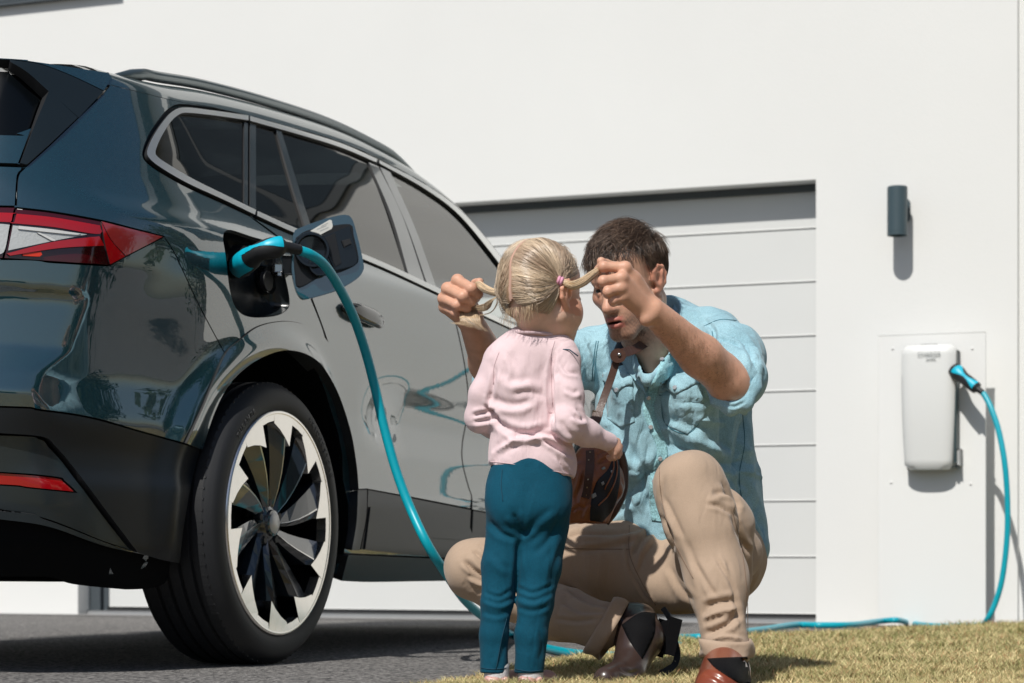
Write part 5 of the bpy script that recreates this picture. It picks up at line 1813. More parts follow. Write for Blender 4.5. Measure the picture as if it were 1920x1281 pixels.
def strands(name, paths, rad, colors, mat, parent, seg=3):
    """many hairs as thin tapered tubes, one mesh; paths (n, m, 3)"""
    P_ = np.asarray(paths, float); n, m, _ = P_.shape
    t = np.gradient(P_, axis=1); t /= np.linalg.norm(t, axis=2, keepdims=True) + 1e-9
    ref = np.tile(np.array([.31, .41, .86]), (n, m, 1)); a = np.cross(t, ref); a /= np.linalg.norm(a, axis=2, keepdims=True) + 1e-9
    b = np.cross(t, a)
    tap = np.interp(np.linspace(0, 1, m), [0, .15, .7, 1], [.7, 1, .8, .12])[None, :, None]
    rr = (np.asarray(rad).reshape(-1, 1, 1) * np.ones((n, 1, 1))) * tap
    V = np.stack([P_ + (a * math.cos(2 * math.pi * k / seg) + b * math.sin(2 * math.pi * k / seg)) * rr for k in range(seg)], 2)
    base = (np.arange(n) * m * seg)[:, None, None] + (np.arange(m - 1) * seg)[None, :, None]
    k = np.arange(seg)[None, None, :]; k2 = (np.arange(seg) + 1) % seg; k2 = k2[None, None, :]
    F = np.stack([base + k, base + k2, base + seg + k2, base + seg + k], -1).reshape(-1, 4)
    col_ = np.repeat(np.asarray(colors, float), m * seg, axis=0)
    return np_mesh(name, V.reshape(-1, 3), F, mat, parent, col_)

def skin_mat(name, sss=.12):
    m, nt, b = new_mat(name)
    L = nt.links.new
    at = N(nt, 'ShaderNodeAttribute', attribute_name='Col')
    tc = N(nt, 'ShaderNodeTexCoord')
    nz = N(nt, 'ShaderNodeTexNoise', Scale=60.0, Detail=5.0)
    L(tc.outputs['Object'], nz.inputs['Vector'])
    mr = N(nt, 'ShaderNodeMapRange'); mr.inputs[3].default_value = .80; mr.inputs[4].default_value = 1.16
    L(nz.outputs['Fac'], mr.inputs[0])
    mx = N(nt, 'ShaderNodeVectorMath', operation='SCALE')
    L(at.outputs['Color'], mx.inputs[0]); L(mr.outputs[0], mx.inputs['Scale'])
    L(mx.outputs[0], b.inputs['Base Color'])
    b.inputs['Roughness'].default_value = .48
    b.inputs['Specular IOR Level'].default_value = .4
    b.inputs['Subsurface Weight'].default_value = sss
    b.inputs['Subsurface Radius'].default_value = (1.0, .35, .2)
    b.inputs['Subsurface Scale'].default_value = .006
    n2 = N(nt, 'ShaderNodeTexNoise', Scale=420.0, Detail=3.0)
    bp = N(nt, 'ShaderNodeBump', Strength=.4, Distance=.0009)
    L(tc.outputs['Object'], n2.inputs['Vector']); L(n2.outputs['Fac'], bp.inputs['Height']); L(bp.outputs[0], b.inputs['Normal'])
    return m
M['skin'] = skin_mat('skin')
def hair_mat(name, rough=.34):
    m, nt, b = new_mat(name)
    at = N(nt, 'ShaderNodeAttribute', attribute_name='Col')
    nt.links.new(at.outputs['Color'], b.inputs['Base Color'])
    b.inputs['Roughness'].default_value = rough
    b.inputs['Specular IOR Level'].default_value = .55
    return m
M['hair'] = hair_mat('hair')
def fabric(name, c, rough=.85, weave=700, var=.10, vs=7, bump=.35, fade=None, fscale=20, sheen=.15, stretch=(1, 1, 1), crease=0.0, cscale=14):
    m, nt, b = new_mat(name)
    L = nt.links.new
    tc = N(nt, 'ShaderNodeTexCoord')
    nz = N(nt, 'ShaderNodeTexNoise', Scale=vs, Detail=6.0, Roughness=.65); L(tc.outputs['Object'], nz.inputs['Vector'])
    mx = N(nt, 'ShaderNodeMix', data_type='RGBA')
    mx.inputs[6].default_value = (*[x * (1 - var) for x in c], 1); mx.inputs[7].default_value = (*[min(1, x * (1 + var)) for x in (fade or c)], 1)
    L(nz.outputs['Fac'], mx.inputs[0])
    mp = N(nt, 'ShaderNodeMapping'); mp.inputs['Scale'].default_value = stretch
    L(tc.outputs['Object'], mp.inputs[0])
    n3 = N(nt, 'ShaderNodeTexNoise', Scale=weave, Detail=2.0); L(mp.outputs[0], n3.inputs['Vector'])
    mr = N(nt, 'ShaderNodeMapRange'); mr.inputs[1].default_value = .3; mr.inputs[2].default_value = .7; mr.inputs[3].default_value = 1 - var * .9; mr.inputs[4].default_value = 1 + var * .9
    L(n3.outputs['Fac'], mr.inputs[0])
    sc = N(nt, 'ShaderNodeVectorMath', operation='SCALE'); L(mx.outputs[2], sc.inputs[0]); L(mr.outputs[0], sc.inputs['Scale'])
    L(sc.outputs[0], b.inputs['Base Color'])
    b.inputs['Roughness'].default_value = rough; b.inputs['Specular IOR Level'].default_value = .2
    b.inputs['Sheen Weight'].default_value = sheen; b.inputs['Sheen Roughness'].default_value = .5
    n4 = N(nt, 'ShaderNodeTexNoise', Scale=fscale, Detail=4.0, Roughness=.55); L(mp.outputs[0], n4.inputs['Vector'])
    b1 = N(nt, 'ShaderNodeBump', Strength=bump, Distance=.006); L(n4.outputs['Fac'], b1.inputs['Height'])
    b2 = N(nt, 'ShaderNodeBump', Strength=.25, Distance=.0005); L(n3.outputs['Fac'], b2.inputs['Height']); L(b1.outputs[0], b2.inputs['Normal'])
    if crease:
        mp2 = N(nt, 'ShaderNodeMapping'); mp2.inputs['Scale'].default_value = (1.0, 1.0, .55); mp2.inputs['Rotation'].default_value = (.5, .35, .2)
        L(tc.outputs['Object'], mp2.inputs[0])
        n5 = N(nt, 'ShaderNodeTexNoise', Scale=cscale, Detail=3.0, Roughness=.5, Distortion=.7); L(mp2.outputs[0], n5.inputs['Vector'])
        a1 = N(nt, 'ShaderNodeMath', operation='SUBTRACT'); a1.inputs[1].default_value = .5; L(n5.outputs['Fac'], a1.inputs[0])
        a2 = N(nt, 'ShaderNodeMath', operation='ABSOLUTE'); L(a1.outputs[0], a2.inputs[0])
        a3 = N(nt, 'ShaderNodeMapRange'); a3.inputs[1].default_value = 0; a3.inputs[2].default_value = .10; L(a2.outputs[0], a3.inputs[0]); a3.interpolation_type = 'SMOOTHSTEP'
        b3 = N(nt, 'ShaderNodeBump', Strength=crease, Distance=.004); L(a3.outputs[0], b3.inputs['Height']); L(b2.outputs[0], b3.inputs['Normal'])
        L(b3.outputs[0], b.inputs['Normal'])
    else:
        L(b2.outputs[0], b.inputs['Normal'])
    return m
M['denim'] = fabric('washed denim', (0.165, 0.345, 0.425), weave=520, var=.22, vs=11, fade=(.37, .565, .63), bump=.45, fscale=24, crease=.55, cscale=13)
M['denim_seam'] = fabric('denim seam', (0.30, 0.55, 0.60), weave=300, var=.30, vs=70, bump=.6, fscale=90)
M['denim_stitch'] = pmat('denim stitch', (.035, .15, .20), .8)
M['chino'] = fabric('beige chino', (0.405, 0.300, 0.220), weave=900, var=.08, vs=5, bump=.22, fscale=16, crease=.32, cscale=8)
M['chino_seam'] = pmat('chino seam', (.22, .15, .105), .85)
M['navy_shirt'] = fabric('navy undershirt', (0.008, 0.014, 0.026))
M['pink'] = fabric('pink cotton', (0.72, 0.555, 0.575), weave=900, var=.05, vs=4, bump=.20, fscale=22, sheen=.2, crease=.30, cscale=11)
M['pink_rib'] = fabric('pink rib', (0.62, 0.46, 0.48), weave=900, var=.05, vs=4, bump=.1)
M['petrol'] = fabric('petrol sweat fabric', (0.0015, 0.062, 0.105), weave=600, var=.20, vs=12, bump=.30, fscale=14, sheen=.04, crease=.30, cscale=9)
M['petrol_seam'] = pmat('petrol seam', (.002, .045, .08), .85)
M['sock'] = fabric('white sock', (.62, .62, .62), weave=300, bump=.5, fscale=60)
M['shoe_pink'] = pmat('pink leather', (.55, .30, .27), .4)
M['shoe_sole'] = pmat('pale sole', (.45, .38, .33), .6)
M['boot'] = pmat('red brown leather', (.22, .050, .022), .30, coat=.3, coat_rough=.2, var=.25, vscale=18, bump=.15, bscale=200)
M['boot_dark'] = pmat('dark brown leather', (.045, .028, .024), .32, coat=.3, coat_rough=.2, var=.25, vscale=18, bump=.15, bscale=200)  # darker copy of the boot leather, shade put into its colour
M['elastic'] = pmat('black elastic', (.003, .003, .004), .8, spec=.15, bump=.3, bscale=300)
M['leather'] = pmat('cognac leather', (.26, .085, .030), .36, var=.35, vscale=22, bump=.5, bscale=45, bdist=.004, coat=.2, coat_rough=.3)
M['leather_dark'] = pmat('dark strap leather', (.065, .030, .020), .38, var=.3, vscale=30, bump=.3, bscale=150)
M['lining'] = pmat('dark blue lining', (.010, .014, .020), .7)
M['brass'] = pmat('aged brass', (.42, .34, .22), .3, metal=1)
M['pearl'] = pmat('snap button', (.62, .62, .66), .22, metal=.5)
M['hairtie'] = pmat('pink hair tie', (.65, .30, .42), .6, bump=.4, bscale=300)

class Frame3:
    """head frame: x to the person's left, y where the face looks, z up the head"""
    def __init__(self, c, fwd, up, scale=1.0):
        self.c = nv(c); self.y = nv(fwd); self.y /= np.linalg.norm(self.y)
        u = nv(up); u = u - self.y * (u @ self.y); self.z = u / np.linalg.norm(u)
        self.x = np.cross(self.z, self.y) * -1.0
        # left of somebody looking along y with up z is z x y
        self.x = np.cross(self.z, self.y)
        self.s = scale; self.A = np.stack([self.x, self.y, self.z], 1)
    def w(self, x, y, z): return self.c + self.A @ (np.array([x, y, z]) * self.s)
    def W(self, L): return self.c + (np.asarray(L) * self.s) @ self.A.T
    def l(self, V): return ((V - self.c) @ self.A) / self.s

def head_field(fd, H, adult=True):
    s = H.s; w = H.w; A = H.A
    def ell(c, r, k=.02, mode='add'): fd.ell(w(*c), np.array(r) * s, k * s, A, mode)
    def cone(p, q, a, b, k=.01, mode='add'): fd.cone(w(*p), w(*q), a * s, b * s, k * s, mode=mode)
    ell((0, -.012, .045), (.075, .098, .087))
    ell((0, .030, .055), (.064, .063, .058), .02)
    ell((0, .032, -.020), (.059, .068, .083), .03)
    for sx in (-1, 1):
        if adult:
            cone((sx * .054, -.002, -.045), (sx * .018, .070, -.098), .021, .017, .025)
            ell((sx * .045, .056, -.012), (.022, .026, .019), .02)
        else:
            cone((sx * .044, .005, -.045), (sx * .010, .060, -.080), .026, .018, .03)
            ell((sx * .036, .052, -.030), (.034, .032, .034), .03)
    cone((-.010, .078, -.097), (.010, .078, -.097), .016, .016, .02)
    ell((0, .078, -.062), (.030, .026, .026), .02)
    if adult: cone((-.034, .081, .030), (.034, .081, .030), .0105, .0105, .018)
    # nose
    nl = 1.0 if adult else .75
    cone((0, .088, .020), (0, .088 + .028 * nl, -.030), .0075, .0105, .014)
    cone((0, .088 + .024 * nl, -.030), (0, .088 + .027 * nl, -.033), .0115, .0105, .008)
    for sx in (-1, 1): cone((sx * .013, .098, -.036), (sx * .011, .106, -.035), .0075, .0075, .008)
    for sx in (-1, 1):
        cone((sx * .007, .1095, -.046), (sx * .007, .1065, -.040), .0036, .003, .002, 'sub')
        # eye socket, lids
        ell((sx * .032, .094, .009), (.019, .013, .011), .012, 'sub')
        cone((sx * .018, .0830, .012), (sx * .031, .0895, .0185), .0036, .0042, .004)
        cone((sx * .031, .0895, .0185), (sx * .045, .0795, .011), .0042, .0034, .004)
        cone((sx * .018, .0830, .006), (sx * .032, .0875, .0005), .003, .0034, .005)
        cone((sx * .032, .0875, .0005), (sx * .045, .0790, .007), .0034, .003, .005)
    # lips, parted a little
    for sx in (-1, 1):
        cone((sx * .0245, .0915, -.0660), (sx * .008, .1035, -.0600), .003, .0052, .004)
        cone((sx * .0235, .0905, -.0690), (sx * .006, .1005, -.0755), .003, .0062, .004)
    cone((-.008, .1035, -.0600), (.008, .1035, -.0600), .0050, .0050, .004)
    cone((-.006, .1005, -.0755), (.006, .1005, -.0755), .0062, .0062, .004)
    if adult: ell((0, .104, -.0672), (.019, .013, .0030), .0015, 'sub')
    # ears
    for sx in (-1, 1):
        e = sx
        pts = [(e * .072, .016, .004), (e * .077, .012, .022), (e * .081, -.004, .032), (e * .084, -.020, .026), (e * .084, -.027, .008), (e * .080, -.021, -.012), (e * .074, -.002, -.026), (e * .069, .008, -.022)]
        for a, b in zip(pts[:-1], pts[1:]): cone(a, b, .0046, .0046, .004)
        ell((e * .076, -.004, .004), (.0085, .018, .027), .008)
        ell((e * .088, .002, .000), (.010, .0095, .014), .004, 'sub')
        cone((e * .080, -.008, -.010), (e * .086, -.014, .016), .0035, .0035, .004)
        cone((e * .072, .008, -.026), (e * .072, .004, -.030), .0065, .006, .005)

# ------------------------------------------------------------------ hands, described finger by finger
def finger(fd, pts, r, k=.004):
    """pts: knuckle, middle joint, end joint, tip"""
    n = len(pts)
    rr = [r * 1.08, r * 1.0, r * .92, r * .80][:n]
    for i in range(n - 1): fd.cone(pts[i], pts[i + 1], rr[i], rr[i + 1], k)
    for i in range(1, n - 1): fd.ball(pts[i], rr[i] * 1.06, k)

# ================================================================== THE MAN
HM = Frame3(P(1181, 533, 4.80), (-.56, -.77, -.33), (-.24, -.22, .94), .965)
man = empty('person', G(1350, 1300))
tag(man, 'squatting man in light blue denim shirt and beige chinos holding the child\'s pigtails', 'person')

def man_body():
    parts = []
    # head and neck
    fd = Field(HM.c - .20, HM.c + .20, .0025)
    head_field(fd, HM)
    fd.chain([HM.w(0, -.030, -.035), P(1212, 625, 4.86), P(1232, 700, 4.93)], [.052, .056, .064], .02)
    fd.cone(HM.w(.045, -.035, -.05), P(1225, 690, 4.86), .016, .018, .02)
    fd.cone(HM.w(0, .018, -.085), P(1218, 690, 4.84), .013, .012, .02)
    V, F = fd.mesh(1)
    Lc = HM.l(V)
    base = np.array([.62, .35, .24])
    c = np.tile(base, (len(V), 1))
    x, y, z = np.abs(Lc[:, 0]), Lc[:, 1], Lc[:, 2]
    def mixc(mask, colr, amt):
        nonlocal c
        m = (mask * amt)[:, None]; c = c * (1 - m) + np.array(colr) * m
    # redder cheeks, nose, ears
    mixc(np.exp(-(((x - .042) / .02) ** 2 + ((y - .075) / .03) ** 2 + ((z + .02) / .02) ** 2)), (.52, .20, .14), .5)
    mixc(np.exp(-((x / .015) ** 2 + ((y - .115) / .012) ** 2 + ((z + .032) / .012) ** 2)), (.52, .21, .15), .6)
    mixc((x > .070).astype(float) * (np.abs(z) < .04), (.56, .20, .13), .5)
    # stubble
    jaw = sstep(-z + .0 * y, .040, .075) * sstep(y, -.01, .03) * (1 - sstep(-z, .14, .17))
    must = np.exp(-((x / .03) ** 2 + ((z + .049) / .008) ** 2)) * (y > .085)
    side = sstep(-z, -.01, .04) * np.exp(-((x - .062) / .02) ** 2) * sstep(y, -.01, .02) * (y < .06)
    st = np.clip(jaw + must * .9 + side * .7, 0, 1) * (.75 + .35 * wnoise(V, 700, 1.1))
    mixc(np.clip(st, 0, 1), (.15, .09, .065), .80)
    lips = np.exp(-(np.clip(x - .019, 0, 1) / .006) ** 2) * (((np.abs(z + .0595) < .0052) | (np.abs(z + .0755) < .0062)) & (y > .0925))
    mixc(lips, (.50, .16, .13), .8)
    mixc(((np.abs(z + .0672) < .0032) & (x < .020) & (y > .08) & (y < .103)).astype(float), (.04, .012, .01), .9)
    mixc(np.exp(-(((x - .032) / .017) ** 2 + ((z - .008) / .012) ** 2)) * (y > .07), (.33, .15, .10), .45)
    parts.append((V, F, c))
    # left arm (picture right): forearm and hand
    def arm_cols(V, knuckles):
        c = np.tile(np.array([.62, .345, .235]), (len(V), 1))
        c *= (1 + .06 * wnoise(V, 60, 2.0))[:, None]
        for k in knuckles:
            d = np.exp(-(((V - nv(k)) ** 2).sum(1)) / .010 ** 2)[:, None] * .55
            c = c * (1 - d) + np.array([.70, .35, .27]) * d
        return c
    el, wr = P(1368, 718, 4.60), P(1222, 583, 4.42)
    fd = Field(np.minimum(nv(el), nv(P(1120, 480, 4.2))) - .09, np.maximum(nv(el), nv(P(1200, 480, 4.5))) + .09, .0025)
    mid = nv(el) * .62 + nv(wr) * .38
    fd.chain([P(1352, 640, 4.84), P(1380, 700, 4.66), el], [.052, .047, .044], .02)
    fd.chain([el, mid, wr], [.041, .043, .0285], .02, flat=((.2, -1, .1), 1.0))
    fd.cone(P(1350, 690, 4.585), P(1290, 650, 4.50), .036, .030, .02)          # muscle of the forearm
    fd.ball(P(1388, 736, 4.60), .022, .02)                                       # elbow tip
    fd.ball(P(1212, 598, 4.405), .016, .015)                                     # wrist bone
    # palm: four metacarpals side by side
    K = [P(1172, 502, 4.375), P(1166, 521, 4.362), P(1164, 540, 4.362), P(1167, 557, 4.372)]
    wz_ = [P(1219, 571, 4.425), P(1217, 578, 4.418), P(1216, 585, 4.416), P(1215, 592, 4.42)]
    for a, b in zip(K, wz_): fd.cone(a, b, .0125, .0165, .010)
    for a in K: fd.ball(a, .0128, .006)
    fd.cone(P(1185, 525, 4.40), P(1205, 560, 4.43), .020, .022, .012)
    fingers = [
        [K[0], P(1132, 500, 4.372), P(1124, 506, 4.395), P(1136, 513, 4.415)],
        [K[1], P(1131, 527, 4.352), P(1130, 531, 4.380), P(1148, 534, 4.400)],
        [K[2], P(1140, 547, 4.350), P(1140, 551, 4.378), P(1156, 553, 4.398)],
        [K[3], P(1149, 564, 4.362), P(1150, 567, 4.386), P(1163, 567, 4.402)]]
    for f, r_ in zip(fingers, (.0105, .0105, .0100, .0088)): finger(fd, f, r_)
    finger(fd, [P(1190, 520, 4.415), P(1158, 502, 4.425), P(1136, 496, 4.410), P(1127, 490, 4.392)], .0112)   # thumb across to the pinch
    V, F = fd.mesh(1)
    c = arm_cols(V, K + [f[1] for f in fingers])
    parts.append((V, F, c))
    # hairs on the forearms
    fpth = []
    bv = bvh_of(V, F)
    for i in range(900):
        f = rng.uniform(.08, .80); x0 = 1375 + (1222 - 1375) * f + rng.normal() * 22; y0 = 722 + (583 - 722) * f + rng.normal() * 20
        l, n_ = hit_px(bv, x0, y0)
        if l is None or l.y > 4.75: continue
        dr_ = Vector((rng.normal() * .4 - .5, rng.normal() * .3, -.2 + rng.normal() * .4)); dr_ = (dr_ - n_ * dr_.dot(n_)).normalized()
        ln_ = rng.uniform(.004, .009)
        fpth.append([tuple(l + dr_ * ln_ * u + n_ * (.0008 + .0016 * math.sin(u * 2.6))) for u in (0, .5, 1)])
    strands('arm_hair', np.array(fpth), np.full(len(fpth), .00022), np.tile([.30, .17, .10], (len(fpth), 1)), M['hair'], man)
    # right arm (picture left)
    el2, wr2 = P(938, 728, 4.80), P(884, 604, 4.56)
    fd = Field(np.minimum(nv(P(815, 740, 4.44)), nv(el2)) - .06, np.maximum(nv(el2), nv(P(940, 500, 4.6))) + .10, .0025)
    fd.chain([P(1100, 665, 5.0), el2], [.054, .046], .02)
    m2 = nv(el2) * .60 + nv(wr2) * .40
    fd.chain([el2, m2, wr2], [.044, .042, .027], .02)
    K2 = [P(858, 526, 4.475), P(839, 541, 4.485), P(832, 560, 4.495), P(834, 576, 4.508)]
    wz2 = [P(883, 590, 4.545), P(879, 594, 4.55), P(875, 598, 4.555), P(873, 602, 4.56)]
    for a, b in zip(K2, wz2): fd.cone(a, b, .0125, .0170, .010)
    for a in K2: fd.ball(a, .0125, .006)
    fd.cone(P(872, 565, 4.52), P(882, 590, 4.55), .022, .024, .014)
    f2 = [
        [K2[0], P(884, 541, 4.440), P(896, 551, 4.455), P(893, 560, 4.480)],
        [K2[1], P(868, 556, 4.442), P(884, 565, 4.458), P(882, 570, 4.485)],
        [K2[2], P(857, 572, 4.455), P(875, 578, 4.470), P(876, 582, 4.495)],
        [K2[3], P(854, 587, 4.475), P(870, 590, 4.488), P(873, 592, 4.508)]]
    for f, r_ in zip(f2, (.0110, .0108, .0102, .0090)): finger(fd, f, r_)
    finger(fd, [P(880, 572, 4.53), P(890, 545, 4.51), P(893, 533, 4.485), P(899, 529, 4.460)], .0115)
    V, F = fd.mesh(1)
    parts.append((V, F, arm_cols(V, K2 + [f[1] for f in f2])))
    # trunk and legs under the clothes, coarse
    fd = Field(nv(P(820, 1330, 4.4)) * [1, 0, 1] + [0, 4.18, 0], nv(P(1460, 600, 5.0)) * [1, 0, 1] + [0, 5.3, 0], .009)
    fd.chain([P(1235, 690, 4.95), P(1250, 800, 5.0), P(1285, 1000, 5.02)], [.09, .10, .10], .04)
    fd.chain([P(1330, 1030, 4.92), P(1298, 925, 4.40), P(1352, 1110, 4.33), P(1360, 1225, 4.28)], [.06, .03, .03, .025], .03)
    fd.chain([P(1220, 1050, 4.95), P(905, 1066, 4.82), P(1080, 1150, 4.72), P(1170, 1180, 4.66)], [.06, .03, .028, .028], .03)
    V, F = fd.mesh(1)
    parts.append((V, F, np.tile(np.array([.5, .27, .18]), (len(V), 1))))
    V, F = merge_vf([(p[0], p[1]) for p in parts])
    c = np.concatenate([p[2] for p in parts])
    np_mesh('body', V, F, M['skin'], man, c)
man_body()

def eyes(H, parent, iris=(.04, .022, .012)):
    for sx in (-1, 1):
        c = Vector(H.w(sx * .0312, .0770, .0095)); r = .0122 * H.s
        look = (Vector(H.w(sx * .0312 + .0, .20, -.005)) - c).normalized()
        q = look.to_track_quat('Z', 'Y').to_matrix().to_4x4()
        V, F, colr = [], [], []
        n1, n2 = 20, 24
        for i in range(n1 + 1):
            th = math.pi * i / n1
            for k in range(n2):
                a = 2 * math.pi * k / n2
                V.append((Matrix.Translation(c) @ q) @ Vector((r * math.sin(th) * math.cos(a), r * math.sin(th) * math.sin(a), r * math.cos(th))))
                d = math.degrees(th)
                colr.append((.004, .004, .004) if d < 12 else (iris if d < 29 else (.55, .50, .47)))
        for i in range(n1):
            for k in range(n2): F.append((i * n2 + k, (i + 1) * n2 + k, (i + 1) * n2 + (k + 1) % n2, i * n2 + (k + 1) % n2))
        o = np_mesh('eye', np.array([tuple(v) for v in V]), np.array(F), M['eye'], parent, np.array(colr))
M['eye'] = hair_mat('eye', .08)
eyes(HM, man)

def man_hair():
    cc = np.array([0, -.012, .044]); rr = np.array([.079, .103, .086])
    def region(d):
        x, y, z = np.abs(d[:, 0]), d[:, 1], d[:, 2]
        front = z > .50 + .10 * np.clip(x, 0, 1)
        sideb = (y < .38) & (z > .02 + .0 * x) & (y > -.25)
        temple = (y < .52) & (z > .36)
        back = (y < -.12) & (z > -.62)
        return (front & (y >= .0)) | sideb | back | temple
    # cap under the strands
    n1, n2 = 60, 90
    V, F = [], []
    th = np.linspace(0, math.pi * .80, n1); ph = np.linspace(0, 2 * math.pi, n2, endpoint=False)
    T_, P_ = np.meshgrid(th, ph, indexing='ij')
    D = np.stack([np.sin(T_) * np.cos(P_), np.sin(T_) * np.sin(P_), np.cos(T_)], -1).reshape(-1, 3)
    ok = region(D)
    L = cc + D * rr * (1.035 + .03 * wnoise(D, 14, .3)[:, None])
    W = HM.W(L)
    for i in range(n1 - 1):
        for k in range(n2):
            q = (i * n2 + k, (i + 1) * n2 + k, (i + 1) * n2 + (k + 1) % n2, i * n2 + (k + 1) % n2)
            if ok[q[0]] and ok[q[1]] and ok[q[2]] and ok[q[3]]: F.append(q)
    np_mesh('scalp_hair', W, np.array(F), M['hair'], man, np.tile([.035, .022, .015], (len(W), 1)))
    n = 14000
    d = rng.normal(size=(60000, 3)); d /= np.linalg.norm(d, axis=1, keepdims=True)
    d = d[region(d)][:n]; n = len(d)
    x, y, z = d[:, 0], d[:, 1], d[:, 2]
    top = sstep(z, .35, .75)
    # combing direction
    comb = np.zeros((n, 3))
    fwd = np.array([-.25, 1.0, .05]); 
    comb += top[:, None] * fwd
    comb += (1 - top)[:, None] * np.stack([x * .1, np.where(y > -.1, -.35, -.25), -np.ones(n)], 1)
    comb += rng.normal(size=(n, 3)) * (.16 + .22 * top[:, None])
    clump = np.stack([wnoise(d, 9, 1.), wnoise(d, 9, 4.), wnoise(d, 9, 7.)], 1)
    comb += clump * (.35 + .45 * top[:, None])
    m = 8
    ln = (.030 + .030 * top + .010 * (y < -.3)) * rng.uniform(.7, 1.25, n)
    ln = ln * (1 + .35 * sstep(y, .35, .7) * top)
    lift = (.28 + .32 * top) * rng.uniform(.5, 1.3, n)
    paths = np.zeros((n, m, 3))
    p = cc + d * rr * 1.0; paths[:, 0] = p
    for j in range(1, m):
        nn = (p - cc) / rr ** 2; nn /= np.linalg.norm(nn, axis=1, keepdims=True)
        t = comb - nn * (comb * nn).sum(1, keepdims=True); t /= np.linalg.norm(t, axis=1, keepdims=True)
        v = t + nn * (lift * (1.0 - j / m * 1.15))[:, None]
        v /= np.linalg.norm(v, axis=1, keepdims=True)
        p = p + v * (ln / (m - 1))[:, None]
        q = (p - cc) / rr; rad = np.linalg.norm(q, axis=1)
        mn = 1.03 + .004 * j
        sc = np.where(rad < mn, mn / rad, 1)
        p = cc + (p - cc) * sc[:, None]
        paths[:, j] = p
    W = HM.W(paths.reshape(-1, 3)).reshape(n, m, 3)
    c = np.array([.080, .052, .037])[None] * rng.uniform(.3, 1.9, n)[:, None] * (1 + .7 * wnoise(d, 16, 5.))[:, None].clip(.3, 2)
    hl = (wnoise(d, 11, 2.) + rng.normal(size=n) * .35) > .62
    c[hl] = np.array([.26, .18, .13]) * rng.uniform(.7, 1.2, hl.sum())[:, None]
    strands('hair', W, rng.uniform(.00032, .00058, n), c, M['hair'], man)
    # eyebrows
    pth, cl = [], []
    for sx in (-1, 1):
        for i in range(150):
            f = rng.rand(); x0 = sx * (.012 + .038 * f); z0 = .0285 + .006 * math.sin(f * 2.4) + rng.normal() * .0022
            y0 = .094 - .020 * f ** 2
            dirx = sx * (.5 + .5 * f)
            st = np.array([x0, y0, z0]); e = st + np.array([dirx * .009, .0015 - .002 * f, .003 * (1 - f) + rng.normal() * .0015])
            pth.append([HM.w(*(st + (e - st) * u + np.array([0, .0012 * math.sin(u * 3.14), 0]))) for u in (0, .33, .66, 1)])
    pth = np.array(pth)
    strands('eyebrow_hair', pth, np.full(len(pth), .0005), np.tile([.05, .032, .022], (len(pth), 1)), M['hair'], man)
    # stubble and the longer chin hairs
    pth = []
    Hc = [(-.02, .02, -.105), (.02, .02, -.105)]
    for i in range(900):
        a = rng.uniform(-1.3, 1.3)
        u = rng.rand()
        x0 = .050 * math.sin(a) * (1 - .2 * u); y0 = .026 + .066 * math.cos(a) * (1 - .10 * u); z0 = -.060 - .052 * u
        st = np.array([x0, y0, z0]); e = st + np.array([x0 * .04, .002, -.006]) * rng.uniform(.6, 1.6) + rng.normal(size=3) * .0009
        pth.append([HM.w(*(st + (e - st) * u2)) for u2 in (0, .5, 1)])
    pth = np.array(pth)
    strands('stubble', pth, np.full(len(pth), .00040), np.tile([.075, .045, .03], (len(pth), 1)) * rng.uniform(.6, 1.8, (len(pth), 1)), M['hair'], man)
man_hair()

